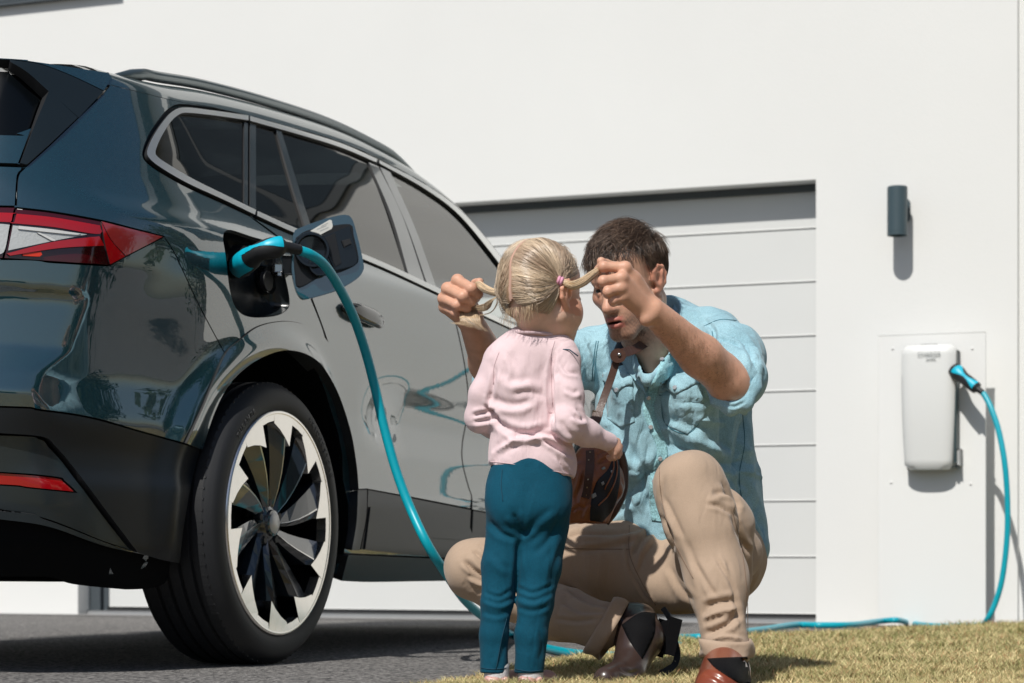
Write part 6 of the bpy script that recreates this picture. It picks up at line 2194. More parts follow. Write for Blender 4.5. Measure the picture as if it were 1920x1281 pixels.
def man_shirt():
    fd = Field(nv(P(870, 1075, 4.45)) * [1, 0, 1] + [0, 4.42, 0], nv(P(1480, 540, 5.2)) * [1, 0, 1] + [0, 5.30, 0], .0034)
    fl = ((.35, -1, 0), .80)
    # trunk: chest, belly, hem
    fd.chain([P(1245, 665, 4.96), P(1262, 760, 4.98), P(1272, 870, 4.99), P(1290, 985, 4.99)], [.135, .178, .176, .172], .04, flat=fl)
    fd.cone(P(1160, 668, 4.99), P(1325, 640, 4.90), .070, .074, .05)
    fd.cone(P(1190, 730, 4.86), P(1200, 860, 4.86), .050, .045, .05)
    fd.cone(P(1300, 740, 4.80), P(1310, 860, 4.84), .055, .045, .05)
    fd.cone(P(1385, 900, 5.0), P(1398, 1020, 4.99), .045, .048, .04)
    # shirt tail over the seat
    fd.chain([P(1370, 940, 5.0), P(1408, 1028, 4.97)], [.06, .035], .03)
    # left sleeve
    fd.chain([P(1338, 648, 4.88), P(1368, 672, 4.74), P(1384, 712, 4.64)], [.076, .073, .062], .03)
    # right sleeve
    fd.chain([P(1112, 672, 4.99), P(1010, 690, 4.92), P(930, 716, 4.82)], [.072, .062, .056], .03)
    fd.cone(P(905, 745, 4.79), P(950, 725, 4.80), .030, .050, .02)
    # neck opening
    fd.chain([P(1222, 560, 4.90), P(1226, 660, 4.88), P(1222, 690, 4.80), P(1216, 712, 4.74)], [.060, .062, .040, .018], .01)
    fd2 = Field(fd.lo, fd.lo + (fd.n - 1) * fd.res, fd.res)
    fd.cone(P(1222, 560, 4.90), P(1226, 668, 4.89), .060, .066, .006, mode='sub')
    fd.cone(P(1226, 660, 4.88), P(1216, 706, 4.76), .054, .018, .006, mode='sub')
    fd.cone(P(1220, 640, 4.80), P(1214, 695, 4.70), .050, .016, .006, mode='sub')
    # sleeve opening where the forearm comes out
    V, F = fd.mesh(2)
    # thickness variation and drape
    Nn = vnormals(V, F)
    V = V + Nn * (.0035 * wnoise(V * [1, 1, .55], 26, 2.1) + .0022 * wnoise(V * [1, 1, .6], 55, 5.2))[:, None]
    fl_ = [
        ([(1130, 730), (1150, 800), (1180, 860), (1215, 900)], 9, 6, 's'), ([(1120, 780), (1140, 850), (1160, 930)], 10, 6, 'r'),
        ([(1240, 870), (1200, 905), (1150, 950), (1125, 965)], 12, 9, 'v'), ([(1245, 830), (1300, 850), (1360, 870), (1410, 860)], 10, 7, 'v'),
        ([(1220, 790), (1275, 800), (1345, 835), (1405, 905)], 9, 6, 's'), ([(1400, 770), (1385, 850), (1395, 950)], 10, 8, 'v'),
        ([(1330, 660), (1370, 690), (1408, 720)], 5, 7, 'v'), ([(1300, 650), (1350, 640), (1400, 660)], 5, 6, 's'), ([(1335, 690), (1375, 712), (1412, 742)], 5, 6, 'v'),
        ([(1312, 668), (1345, 672), (1390, 700), (1418, 735)], 4, 5, 'r'), ([(1355, 620), (1395, 640), (1418, 690)], 5, 5, 'v'),
        ([(1320, 600), (1340, 625), (1325, 660)], 4, 5, 'v'), ([(1290, 720), (1300, 780), (1285, 830)], 10, 4, 'v'),
        ([(1100, 640), (1120, 700), (1118, 740)], 6, 5, 's'), ([(1140, 700), (1135, 760), (1150, 800)], 8, 5, 'v'), ([(1085, 640), (1100, 690), (1096, 720)], 5, 4, 'v'),
        ([(1380, 920), (1405, 960), (1430, 1000)], 7, 6, 's'), ([(1395, 900), (1420, 960), (1436, 1010)], 5, 4, 'v'),
        ([(1180, 930), (1165, 950), (1140, 968)], 5, 5, 's'), ([(1215, 830), (1208, 900), (1218, 960)], 6, 4, 'v'), ([(1180, 830), (1175, 890), (1150, 935)], 9, 5, 's'),
    ]
    for i in range(44):
        x0 = rng.uniform(1120, 1425); y0 = rng.uniform(620, 960); a = rng.uniform(-.9, .9) + (1.2 if rng.rand() < .6 else 0); L = rng.uniform(25, 70)
        fl_.append(([(x0, y0), (x0 + math.cos(a) * L * .5 + rng.normal() * 4, y0 + math.sin(a) * L * .5), (x0 + math.cos(a) * L, y0 + math.sin(a) * L)], rng.uniform(3.5, 7), rng.uniform(1.5, 3.5), random.choice('vrs')))
    V = folds(V, F, fl_, 1.5)
    np_mesh('denim_shirt', V, F, M['denim'], man)
    b = bvh_of(V, F)
    # placket
    pl = [(1250, 640), (1236, 690), (1212, 738), (1206, 775), (1222, 815), (1232, 850), (1220, 890), (1219, 940), (1222, 975)]
    pr = [(1272, 645), (1257, 700), (1232, 742), (1226, 772), (1240, 810), (1252, 850), (1242, 890), (1240, 940), (1242, 978)]
    cloth_patch('placket', spath(pl, [pl[-1], pr[-1]], list(reversed(pr)), [pr[0], pl[0]]), b, M['denim_seam'], man, .0035, 5)
    # pockets with pointed flaps
    f1 = spath([(1236, 716), (1270, 708), (1312, 699)], [(1312, 699), (1316, 714), (1292, 726), (1268, 740)], [(1268, 740), (1256, 733), (1235, 738)], [(1235, 738), (1236, 716)])
    p1 = spath([(1240, 742), (1313, 716)], [(1313, 716), (1322, 780)], [(1322, 780), (1290, 815)], [(1290, 815), (1247, 796)], [(1247, 796), (1240, 742)])
    cloth_patch('pocket', p1, b, M['denim'], man, .0028, 6)
    cloth_patch('pocket_flap', f1, b, M['denim'], man, .0055, 5)
    f2 = spath([(1132, 698), (1188, 702)], [(1188, 702), (1186, 722)], [(1186, 722), (1170, 725), (1158, 738)], [(1158, 738), (1148, 724), (1134, 716)], [(1134, 716), (1132, 698)])
    p2 = spath([(1138, 718), (1186, 722)], [(1186, 722), (1190, 790)], [(1190, 790), (1165, 803)], [(1165, 803), (1140, 785)], [(1140, 785), (1138, 718)])
    cloth_patch('pocket', p2, b, M['denim'], man, .0028, 6)
    cloth_patch('pocket_flap', f2, b, M['denim'], man, .0055, 5)
    def button(px, py, r_=.0056):
        l, n = hit_px(b, px, py)
        if l is None: return
        bm = bmesh.new(); q = n.to_track_quat('Z', 'Y').to_matrix().to_4x4()
        bmesh.ops.create_cone(bm, segments=16, radius1=r_, radius2=r_ * .8, depth=.003, cap_ends=True, matrix=Matrix.Translation(l + n * .0075) @ q)
        bm_obj('button', bm, M['pearl'], man, True, 30)
    for q in ((1243, 678), (1214, 746), (1219, 801), (1236, 860), (1227, 903), (1268, 728), (1159, 731)): button(*q)
    seams('seam', [[(1240, 744), (1247, 794), (1290, 813), (1321, 779)], [(1236, 741), (1268, 743), (1315, 716)], [(1312, 702), (1270, 711), (1238, 719)], [(1133, 719), (1158, 741), (1186, 725)],
                   [(1253, 645), (1239, 692), (1215, 738), (1209, 775), (1225, 815), (1235, 850), (1223, 890), (1222, 970)],
                   [(1268, 645), (1254, 700), (1229, 742), (1223, 772), (1237, 810), (1249, 850), (1239, 890), (1237, 970)],
                   [(1118, 640), (1112, 680), (1110, 715)], [(1122, 640), (1116, 680), (1114, 715)],
                   [(1335, 622), (1338, 650), (1328, 680)], [(1320, 612), (1350, 600), (1385, 602)], [(1390, 760), (1396, 830), (1386, 900), (1402, 990)]], b, M['denim_stitch'], man)
    return V, F, b
shirt_b = man_shirt()

def cuff_ring(name, c0, c1, rx, ry, ax_x, ax_y, mat, parent, thick=.004, n=40, wave=.003, roll=2):
    """a turned-up cuff: short open tube with some thickness, slightly uneven"""
    c0, c1 = Vector(c0), Vector(c1)
    V, F = [], []
    prof = [(1.0, 0.0), (1.03, .0), (1.05, .25), (1.04, .5), (1.05, .8), (1.02, 1.0), (.98, 1.0), (.95, .5), (.95, 0.0)]
    for s_, f in prof:
        c = c0.lerp(c1, f)
        for k in range(n):
            a = 2 * math.pi * k / n
            u = 1 + wave / rx * math.sin(3 * a + 4 * f) + .5 * wave / rx * math.sin(7 * a + 1)
            V.append(c + ax_x * (rx * s_ * u * math.cos(a)) + ax_y * (ry * s_ * u * math.sin(a)) + (c1 - c0).normalized() * .003 * math.sin(2 * a + 1))
    m = len(prof)
    for j in range(m):
        for k in range(n):
            F.append((j * n + k, j * n + (k + 1) % n, ((j + 1) % m) * n + (k + 1) % n, ((j + 1) % m) * n + k))
    o = mesh_obj(name, V, F, mat, parent)
    return o

def man_more():
    X_, Y_, Z_ = Vector((1, 0, 0)), Vector((0, 1, 0)), Vector((0, 0, 1))
    # rolled sleeve cuff of the left arm, hanging loose under the elbow
    fd = Field(nv(P(1320, 800, 4.5)) * [1, 0, 1] + [0, 4.48, 0], nv(P(1440, 660, 4.8)) * [1, 0, 1] + [0, 4.80, 0], .003)
    ring = [(1412, 655, 4.66), (1417, 690, 4.61), (1413, 728, 4.59), (1398, 757, 4.58), (1370, 765, 4.585), (1345, 752, 4.60), (1332, 730, 4.62)]
    rp = [P(*r_) for r_ in ring]
    fd.chain(rp, [.014, .016, .017, .016, .017, .014, .010], .008)
    ring2 = [P(1408, 650, 4.70), P(1412, 690, 4.66), P(1404, 728, 4.64), P(1385, 748, 4.64)]
    fd.chain(ring2, [.018, .018, .018, .016], .01)
    fd.chain([P(1378, 766, 4.60), P(1394, 768, 4.59), P(1396, 775, 4.59)], [.010, .008, .005], .006)
    V, F = fd.mesh(1)
    V = folds(V, F, [([(1412, 668), (1410, 705), (1395, 738)], 2.5, 3, 'v'), ([(1345, 742), (1372, 752), (1398, 740)], 2.5, 3, 'v'), ([(1350, 752), (1375, 763), (1400, 752)], 2.5, 3, 'v')])
    np_mesh('rolled_sleeve', V, F, M['denim'], man)
    # collar
    col_pts_l = [P(1258, 590, 4.86), P(1268, 600, 4.83), P(1275, 618, 4.80), P(1272, 640, 4.78)]
    cloth = []
    def leaf(name, px, ys, th=.004, mat=M['denim'], n=1):
        """small stiff piece of cloth with given depths at its corners"""
        V = [P(x, y, d) for (x, y), d in zip(px, ys)]
        c = sum(V, Vector()) / len(V)
        Nn = Vector((0, -1, .15)).normalized()
        VV = [v for v in V] + [v - Nn * th for v in V]
        m = len(V); bm = bmesh.new()
        a = [bm.verts.new(v) for v in VV]
        bm.faces.new(a[:m]); bm.faces.new(list(reversed(a[m:])))
        for i in range(m): bm.faces.new((a[i], a[m + i], a[m + (i + 1) % m], a[(i + 1) % m]))
        bmesh.ops.bevel(bm, geom=[e for e in bm.edges], offset=.0012, segments=2, affect='EDGES')
        return bm_obj(name, bm, mat, man, True, 60)
    leaf('collar', [(1262, 568), (1292, 572), (1306, 600), (1300, 640), (1278, 662), (1250, 655), (1262, 620)], [4.93, 4.93, 4.85, 4.80, 4.77, 4.79, 4.83])
    leaf('collar', [(1176, 655), (1188, 665), (1200, 700), (1212, 742), (1200, 725), (1172, 690), (1160, 668)], [4.84, 4.82, 4.795, 4.77, 4.785, 4.82, 4.85])
    # navy t-shirt in the neck opening
    fd = Field(nv(P(1150, 760, 4.6)) * [1, 0, 1] + [0, 4.70, 0], nv(P(1290, 620, 5.0)) * [1, 0, 1] + [0, 5.05, 0], .004)
    fd.chain([P(1224, 700, 4.93), P(1222, 760, 4.93)], [.100, .110], .02)
    fd.chain([P(1200, 668, 4.90), P(1245, 668, 4.90)], [.062, .062], .02)
    fd.cone(P(1216, 640, 4.84), P(1226, 676, 4.80), .048, .046, .004, mode='sub')
    V, F = fd.mesh(1)
    np_mesh('undershirt', V, F, M['navy_shirt'], man)

    # ---------------- chinos
    fd = Field(nv(P(815, 1290, 4.4)) * [1, 0, 1] + [0, 4.16, 0], nv(P(1450, 820, 5.0)) * [1, 0, 1] + [0, 5.28, 0], .0040)
    hipL, kneeL, ankL = P(1345, 1040, 4.95), P(1293, 912, 4.40), P(1361, 1215, 4.29)
    hipR, kneeR, cufR = P(1235, 1050, 4.97), P(888, 1066, 4.80), P(1128, 1172, 4.66)
    fd.chain([P(1255, 1030, 5.02), P(1340, 1040, 5.02)], [.125, .125], .05)
    fd.chain([hipL, P(1330, 990, 4.68), kneeL], [.100, .082, .063], .04)
    fd.chain([kneeL, P(1316, 980, 4.38), P(1344, 1090, 4.34), ankL], [.063, .066, .054, .044], .05)
    fd.cone(P(1362, 990, 4.58), P(1374, 1080, 4.60), .060, .042, .05)      # calf and thigh pressed together
    fd.cone(P(1380, 1040, 4.80), P(1340, 1110, 4.72), .055, .045, .05)
    fd.chain([hipR, P(1090, 1062, 4.88), kneeR], [.105, .092, .064], .03)
    fd.chain([kneeR, P(950, 1105, 4.79), P(1050, 1150, 4.72), cufR], [.064, .062, .057, .052], .022)
    fd.cone(P(1200, 1090, 4.88), P(1310, 1100, 4.78), .075, .060, .06)
    fd.cone(ankL, P(1364, 1228, 4.28), .044, .043, .01)
    V, F = fd.mesh(6)
    Nn = vnormals(V, F)
    V = V + Nn * (.003 * wnoise(V, 20, 1.7) + .0014 * wnoise(V, 48, 3.3))[:, None]
    fl_ = [
        ([(1352, 900), (1375, 935), (1385, 965)], 5, 6, 'v'), ([(1335, 930), (1362, 930), (1388, 955)], 5, 6, 's'), ([(1325, 945), (1350, 950), (1375, 965)], 4, 4, 'v'),
        ([(1236, 965), (1256, 1000), (1262, 1045)], 5, 6, 'v'), ([(1240, 930), (1262, 975), (1280, 1015)], 4, 4, 's'),
        ([(1320, 1190), (1345, 1180), (1365, 1170), (1385, 1150)], 6, 8, 'v'), ([(1318, 1162), (1345, 1150), (1385, 1140)], 6, 7, 'r'), ([(1320, 1140), (1345, 1130), (1380, 1125)], 6, 6, 'v'),
        ([(1330, 1205), (1360, 1195), (1395, 1200)], 4, 5, 'r'), ([(1340, 1040), (1372, 1100), (1390, 1180)], 4, 4, 'v'), ([(1358, 1050), (1380, 1120)], 4, 3, 's'),
        ([(1300, 1050), (1330, 1100), (1345, 1120)], 5, 3, 'v'), ([(1372, 960), (1388, 1010), (1408, 1040)], 5, 5, 'v'), ([(1280, 1010), (1300, 1060), (1312, 1110)], 5, 3, 's'),
        ([(870, 1050), (890, 1070), (912, 1085)], 5, 8, 'v'), ([(878, 1080), (900, 1092), (920, 1092)], 4, 7, 's'), ([(885, 1030), (905, 1048), (925, 1060)], 4, 4, 'v'),
        ([(1210, 990), (1150, 1000), (1090, 1000), (1060, 1010)], 5, 5, 'v'), ([(1205, 1005), (1140, 1022), (1070, 1030)], 5, 4, 's'), ([(1195, 980), (1140, 985), (1075, 985)], 5, 4, 's'),
        ([(1235, 985), (1205, 1010), (1185, 1045)], 5, 6, 'v'), ([(1228, 1010), (1205, 1040), (1195, 1075)], 4, 4, 's'), ([(1175, 985), (1180, 1060), (1205, 1110), (1225, 1135)], 3, 3, 'v'),
        ([(1060, 1100), (1100, 1125), (1160, 1140)], 5, 7, 'v'), ([(1050, 1130), (1090, 1150), (1140, 1150)], 4, 4, 's'), ([(1040, 1160), (1080, 1165), (1120, 1160)], 4, 3, 'v'),
        ([(1242, 890), (1236, 940), (1242, 985)], 4, 3, 's'), ([(1255, 1060), (1275, 1100), (1300, 1130)], 6, 4, 'v'),
    ]
    V = folds(V, F, fl_, 1.3)
    np_mesh('chinos', V, F, M['chino'], man)
    b = bvh_of(V, F)
    seams('seam', [[(1372, 955), (1390, 1030), (1400, 1110), (1402, 1190)], [(1180, 985), (1181, 1040), (1202, 1090), (1230, 1135)], [(1060, 1028), (1120, 1030), (1182, 1030)], [(1236, 860), (1240, 930), (1262, 1010), (1300, 1085)]], b, M['chino_seam'], man, .0008)
    # turned up cuffs
    cuff_ring('trouser_cuff', P(1363, 1234, 4.28), P(1360, 1200, 4.285), .0520, .047, X_, Y_, M['chino'], man)
    dr = (P(1172, 1192, 4.65) - P(1128, 1168, 4.66)).normalized()
    ay = (Vector((0, 1, 0)) - dr * dr.y).normalized(); axx = dr.cross(ay).normalized()
    cuff_ring('trouser_cuff', P(1152, 1185, 4.655), P(1125, 1172, 4.66), .068, .055, axx, ay, M['chino'], man)

    # ---------------- boots
    gz = lambda p: ground_z(p.x, p.y)
    def boot(name, fn, lo, hi, mat, foldl):
        fd = Field(lo, hi, .0035); fn(fd)
        V, F = fd.mesh(1)
        V = folds(V, F, foldl)
        V[:, 2] = np.maximum(V[:, 2], ground_z(float(V[:, 0].mean()), float(V[:, 1].mean())) + .001)
        np_mesh(name, V, F, mat, man); return bvh_of(V, F)
    g1 = ground_z(.45, 4.25)
    def bl(fd):
        a = P(1362, 1240, 4.285); 
        fd.chain([a + Vector((0, .012, .015)), a + Vector((0, .008, -.012)), Vector((a.x + .005, a.y + .02, .06 + g1))], [.022, .030, .041], .02)
        heel = Vector((a.x + .015, a.y + .035, .034 + g1)); toe = Vector((a.x - .040, a.y - .215, .026 + g1)); inst = Vector((a.x - .012, a.y - .06, .060 + g1))
        fd.cone(heel, toe, .036, .037, .02); fd.cone(a + Vector((0, 0, -.028)), toe + Vector((0.01, .03, .006)), .034, .032, .03)
        fd.cone(inst, toe, .042, .034, .03)
    b = boot('boot', bl, (.25, 3.95, -.02), (.60, 4.45, .26), M['boot'], [([(1318, 1262), (1340, 1268), (1360, 1281)], 4, 3, 'v')])
    cloth_patch('elastic_panel', spath([(1326, 1236), (1401, 1232)], [(1401, 1232), (1408, 1281)], [(1408, 1281), (1402, 1292)], [(1402, 1292), (1345, 1256), (1326, 1236)]), b, M['elastic'], man, .0015, 5, .004)
    g2 = ground_z(.25, 4.6)
    def br(fd):
        an = P(1200, 1196, 4.64); ball_ = Vector((P(1176, 1270, 4.58).x, 4.57, .036 + g2)); toe = Vector((P(1134, 1285, 4.50).x, 4.47, .026 + g2))
        top = P(1198, 1166, 4.68)
        fd.chain([top, an], [.042, .046], .03)
        fd.cone(P(1160, 1165, 4.67), an, .040, .040, .03)
        fd.chain([an, P(1186, 1235, 4.61), ball_], [.046, .036, .034], .02)
        fd.cone(ball_, toe, .034, .026, .02)
    b = boot('boot', br, (.05, 4.38, -.02), (.46, 4.80, .28), M['boot_dark'], [([(1160, 1250), (1180, 1262), (1200, 1258)], 4, 3, 'v')])
    cloth_patch('elastic_panel', spath([(1166, 1172), (1200, 1150), (1228, 1150)], [(1228, 1150), (1226, 1190), (1204, 1236)], [(1204, 1236), (1182, 1205), (1166, 1172)]), b, M['elastic'], man, .0015, 5, .004)
    # heel block and sole of the raised boot
    bm = bmesh.new()
    u = (P(1245, 1150, 4.68) - P(1225, 1240, 4.66)).normalized(); v = Vector((.9, .35, .1)); v = (v - u * v.dot(u)).normalized(); w_ = u.cross(v)
    box_bm(bm, P(1250, 1195, 4.67), (.075, .022, .060), (u, v, w_), .004)
    bm_obj('boot_heel', bm, M['elastic'], man)
man_more()

# ================================================================== THE CHILD
SG = .885
HG = Frame3(P(1017, 560, 4.40), (.68, .73, -.12), (.02, .08, .99), SG)
girl = empty('person', G(985, 1298))
tag(girl, 'small blonde child in pink top and petrol trousers, seen from behind', 'person')
CC = np.array([0, -.012, .047]); RR = np.array([.0775, .101, .090])

def girl_body():
    parts = []
    base = np.array([.72, .47, .36])
    fd = Field(HG.c - .19, HG.c + .19, .0025)
    head_field(fd, HG, False)
    fd.chain([HG.w(0, -.034, -.030), P(1012, 612, 4.405), P(1004, 655, 4.41)], [.042, .0340, .046], .02)
    fd.ell(HG.w(0, -.040, -.005), np.array([.058, .050, .045]) * SG, .02, HG.A)
    V, F = fd.mesh(1)
    c = np.tile(base, (len(V), 1)); L = HG.l(V)
    m = ((np.abs(L[:, 0]) > .068).astype(float) * (np.abs(L[:, 2]) < .04) * .7)[:, None]; c = c * (1 - m) + np.array([.74, .34, .22]) * m
    m = (np.exp(-((np.abs(L[:, 0]) - .045) ** 2 / .02 ** 2 + (L[:, 1] - .06) ** 2 / .03 ** 2 + (L[:, 2] + .025) ** 2 / .025 ** 2)) * .35)[:, None]; c = c * (1 - m) + np.array([.72, .33, .26]) * m
    parts.append((V, F, c))
    # right hand
    wr = P(1140, 829, 4.425)
    fd = Field(nv(wr) - [.07, .08, .07], nv(wr) + [.09, .10, .07], .002)
    fd.chain([P(1105, 815, 4.40), wr], [.019, .0155], .01)
    fd.cone(wr, P(1152, 838, 4.435), .0150, .0165, .01)
    fd.cone(P(1146, 832, 4.44), P(1153, 845, 4.43), .013, .012, .01)
    K = [P(1155, 836, 4.447), P(1156, 842, 4.440), P(1155, 847, 4.432), P(1152, 851, 4.425)]
    tips = [[P(1161, 843, 4.465), P(1159, 850, 4.475), P(1152, 852, 4.478)], [P(1161, 850, 4.452), P(1156, 856, 4.462), P(1149, 856, 4.466)], [P(1158, 855, 4.440), P(1151, 859, 4.450), P(1145, 858, 4.455)], [P(1151, 857, 4.430), P(1145, 859, 4.438), P(1140, 857, 4.444)]]
    for k_, t_ in zip(K, tips): finger(fd, [k_] + t_, .0062, .003)
    finger(fd, [P(1146, 822, 4.455), P(1157, 828, 4.468), P(1163, 838, 4.478)], .0068, .003)
    V, F = fd.mesh(1); parts.append((V, F, np.tile([.62, .36, .26], (len(V), 1))))
    # left hand, in front of the body
    wl = P(968, 800, 4.50)
    fd = Field(nv(wl) - .08, nv(wl) + .09, .003)
    fd.cone(P(935, 800, 4.46), wl, .019, .016, .01); fd.cone(wl, P(985, 806, 4.515), .016, .017, .01)
    for i in range(4): finger(fd, [P(988, 800 + 5 * i, 4.52), P(998, 802 + 5 * i, 4.535), P(1002, 806 + 5 * i, 4.522), P(996, 808 + 5 * i, 4.512)], .006, .003)
    finger(fd, [P(980, 796, 4.50), P(990, 794, 4.492), P(997, 799, 4.49)], .0066, .003)
    V, F = fd.mesh(1); parts.append((V, F, np.tile([.62, .36, .26], (len(V), 1))))
    # trunk and legs
    fd = Field(nv(P(880, 1310, 4.4)) * [1, 0, 1] + [0, 4.27, 0], nv(P(1100, 630, 4.4)) * [1, 0, 1] + [0, 4.56, 0], .008)
    fd.chain([P(985, 700, 4.42), P(990, 850, 4.42), P(990, 930, 4.42)], [.034, .034, .034], .03)
    fd.chain([P(955, 960, 4.41), P(933, 1130, 4.39), P(930, 1285, 4.39)], [.028, .018, .018], .02)
    fd.chain([P(1022, 960, 4.41), P(1002, 1130, 4.39), P(994, 1288, 4.38)], [.028, .018, .018], .02)
    V, F = fd.mesh(1); parts.append((V, F, np.tile(base, (len(V), 1))))
    V, F = merge_vf([(p[0], p[1]) for p in parts])
    np_mesh('body', V, F, M['skin'], girl, np.concatenate([p[2] for p in parts]))
girl_body()
eyes(HG, girl, (.05, .09, .14))

def hsurf(D, k):
    D = np.asarray(D, float)
    low = sstep(-D[..., 2], -.05, .35)
    p = 2 + .7 * low
    nrm = (np.abs(D[..., 0]) ** p + np.abs(D[..., 1]) ** p + np.abs(D[..., 2]) ** p) ** (1 / p)
    R2 = np.stack([np.full(D.shape[:-1], RR[0]), np.full(D.shape[:-1], RR[1]), RR[2] + .018 * low], -1)
    k = np.asarray(k, float)
    if k.ndim and k.ndim == D.ndim - 1: k = k[..., None]
    return CC + D / nrm[..., None] * R2 * k
def ell_hit(px, py, k=1.03):
    """where a pixel's sight line meets the child's scalp, in scaled sphere coordinates"""
    o = HG.l(np.array([[0, 0, CAMH]]))[0]; d = HG.l(np.array([[(px - CX) / FPX, 1, CAMH + (CY - py) / FPX]]))[0] - o
    o2 = (o - CC) / (RR * k); d2 = d / (RR * k)
    a = d2 @ d2; b = 2 * o2 @ d2; c = o2 @ o2 - 1; D = b * b - 4 * a * c
    if D < 0: t = -b / (2 * a)
    else: t = (-b - math.sqrt(D)) / (2 * a)
    p = o2 + d2 * t
    return p / np.linalg.norm(p)
TIE_R = ell_hit(1050, 527); TIE_L = ell_hit(949, 551)
def girl_hair():
    n_total = 14500
    d = rng.normal(size=(60000, 3)); d /= np.linalg.norm(d, axis=1, keepdims=True)
    x, y, z = d[:, 0], d[:, 1], d[:, 2]
    reg = (z > .42 + .0 * x) | ((y < .30) & (z > .02)) | ((y < -.15) & (z > -.62 - .40 * np.abs(x)) & (np.abs(x) < .86))
    ear = (np.abs(x) > .8) & (z < .12) & (y > -.30)
    reg &= ~ear
    reg &= ~((y < 0) & (z < -.30) & (np.abs(x - .05) < .30 * (-z - .30)))
    # no roots in the gap of the parting
    part = np.abs(x - .015 * np.sin(z * 9)) < .035
    d = d[reg & ~part][:n_total]
    # many hairs start right at the parting or at the hairline
    e = []
    for i in range(1500):
        a = rng.uniform(-.9, 1.9); sx = rng.choice([-1, 1])
        e.append([sx * rng.uniform(.038, .07) + .015 * math.sin(math.cos(a) * 9), -math.sin(a) * .999, math.cos(a)])
    e = np.array(e); e /= np.linalg.norm(e, axis=1, keepdims=True); e = e[(e[:, 2] > -.5)]
    d = np.concatenate([d, e]); n = len(d)
    right = d[:, 0] < 0        # x is the child's left
    tie = np.where(right[:, None], TIE_R[None], TIE_L[None])
    tie = tie + rng.normal(size=(n, 3)) * .022; tie /= np.linalg.norm(tie, axis=1, keepdims=True)
    m = 12
    ca = np.clip((d * tie).sum(1), -1, 1); om = np.arccos(ca); so = np.sin(om) + 1e-6
    u = np.linspace(0, 1, m)[None, :, None]
    S = (np.sin((1 - u) * om[:, None, None]) / so[:, None, None]) * d[:, None] + (np.sin(u * om[:, None, None]) / so[:, None, None]) * tie[:, None]
    S /= np.linalg.norm(S, axis=2, keepdims=True)
    far = np.clip(om / 1.2, .2, 1)
    lay = rng.uniform(0, 1, n)
    wav = .006 * np.sin(u[..., 0] * 5 + (d[:, 0] * 9 + d[:, 2] * 7)[:, None])
    off = 1.012 + (.026 * lay * far)[:, None] * np.sin(np.pi * np.clip(u[..., 0] * .85 + .1, 0, 1)) + wav * .6 + .030 * (u[..., 0] ** 4)
    ang_ = np.floor((np.arctan2(d[:, 2] - tie[:, 2], d[:, 1] - tie[:, 1]) + .04 * np.sin(d[:, 0] * 40)) * 13); lock = np.sin(ang_ * 12.9898 + right * 4.1) * .5 + .5
    off = off + (.008 * lock)[:, None] * np.sin(np.pi * u[..., 0]) ** .7
    fly = rng.rand(n) < .022
    off[fly] += (rng.uniform(.02, .09, fly.sum()))[:, None] * np.sin(np.pi * u[0, :, 0])[None] ** 2
    Lp = hsurf(S, off)
    W = HG.W(Lp.reshape(-1, 3)).reshape(n, m, 3)
    tone = np.clip(.15 + .55 * lock + .3 * (.5 + .5 * np.sin(d[:, 0] * 23 + d[:, 2] * 31 + d[:, 1] * 17)), 0, 1)
    c = np.array([.33, .22, .15])[None] * (1 - tone)[:, None] + np.array([.70, .57, .42])[None] * tone[:, None]
    c *= rng.uniform(.72, 1.25, n)[:, None]
    strands('hair', W, rng.uniform(.00032, .0006, n), c, M['hair'], girl)
    # base layer so no scalp shows except at the parting
    n1, n2 = 70, 120
    T_, P_ = np.meshgrid(np.linspace(0, math.pi * .72, n1), np.linspace(0, 2 * math.pi, n2, endpoint=False), indexing='ij')
    D = np.stack([np.sin(T_) * np.cos(P_), np.sin(T_) * np.sin(P_), np.cos(T_)], -1).reshape(-1, 3)
    x, y, z = D.T
    ok = ((z > .45) | ((y < .28) & (z > .05)) | ((y < -.18) & (z > -.60 - .38 * np.abs(x)) & (np.abs(x) < .88))) & ~((np.abs(x) > .8) & (z < .14) & (y > -.30))
    W2 = HG.W(hsurf(D, 1.016))
    F = []
    for i in range(n1 - 1):
        for k in range(n2):
            q = (i * n2 + k, (i + 1) * n2 + k, (i + 1) * n2 + (k + 1) % n2, i * n2 + (k + 1) % n2)
            if all(ok[j] for j in q): F.append(q)
    pc = np.exp(-((x - .015 * np.sin(z * 9)) / .045) ** 2)[:, None]
    colr = np.array([.30, .19, .11]) * (1 - pc) + np.array([.62, .38, .30]) * pc
    pv = sstep((.26 * (-z - .34) - np.abs(x - .05)) * (y < 0), .0, .02)[:, None]; colr = colr * (1 - pv) + np.array([.68, .44, .34]) * pv
    np_mesh('scalp_hair', W2, np.array(F), M['hair'], girl, colr)
    # the two pigtails, gathered in ties and held in the man's hands
    def bundle(pts, rad, count, m=18, spread=1.0):
        q = np.array(crspline([tuple(p) for p in pts], 6)); tt = np.linspace(0, 1, m)
        sx = np.linspace(0, 1, len(q)); base_ = np.stack([np.interp(tt, sx, q[:, k]) for k in range(3)], 1)
        tg = np.gradient(base_, axis=0); tg /= np.linalg.norm(tg, axis=1, keepdims=True)
        a = np.cross(tg, [0, 1, 0]); a /= np.linalg.norm(a, axis=1, keepdims=True); b_ = np.cross(tg, a)
        ang = rng.uniform(0, 2 * math.pi, count); rr_ = np.sqrt(rng.rand(count))
        R_ = np.interp(tt, np.linspace(0, 1, len(rad)), rad)
        tw = rng.uniform(-.5, .5, count)
        A = ang[:, None] + tw[:, None] * tt[None] * 2
        out = base_[None] + (a[None] * np.cos(A)[..., None] + b_[None] * np.sin(A)[..., None]) * (rr_[:, None] * R_[None])[..., None]
        return out
    tr, tl = P(1050, 527, 4.335), P(948, 551, 4.375)
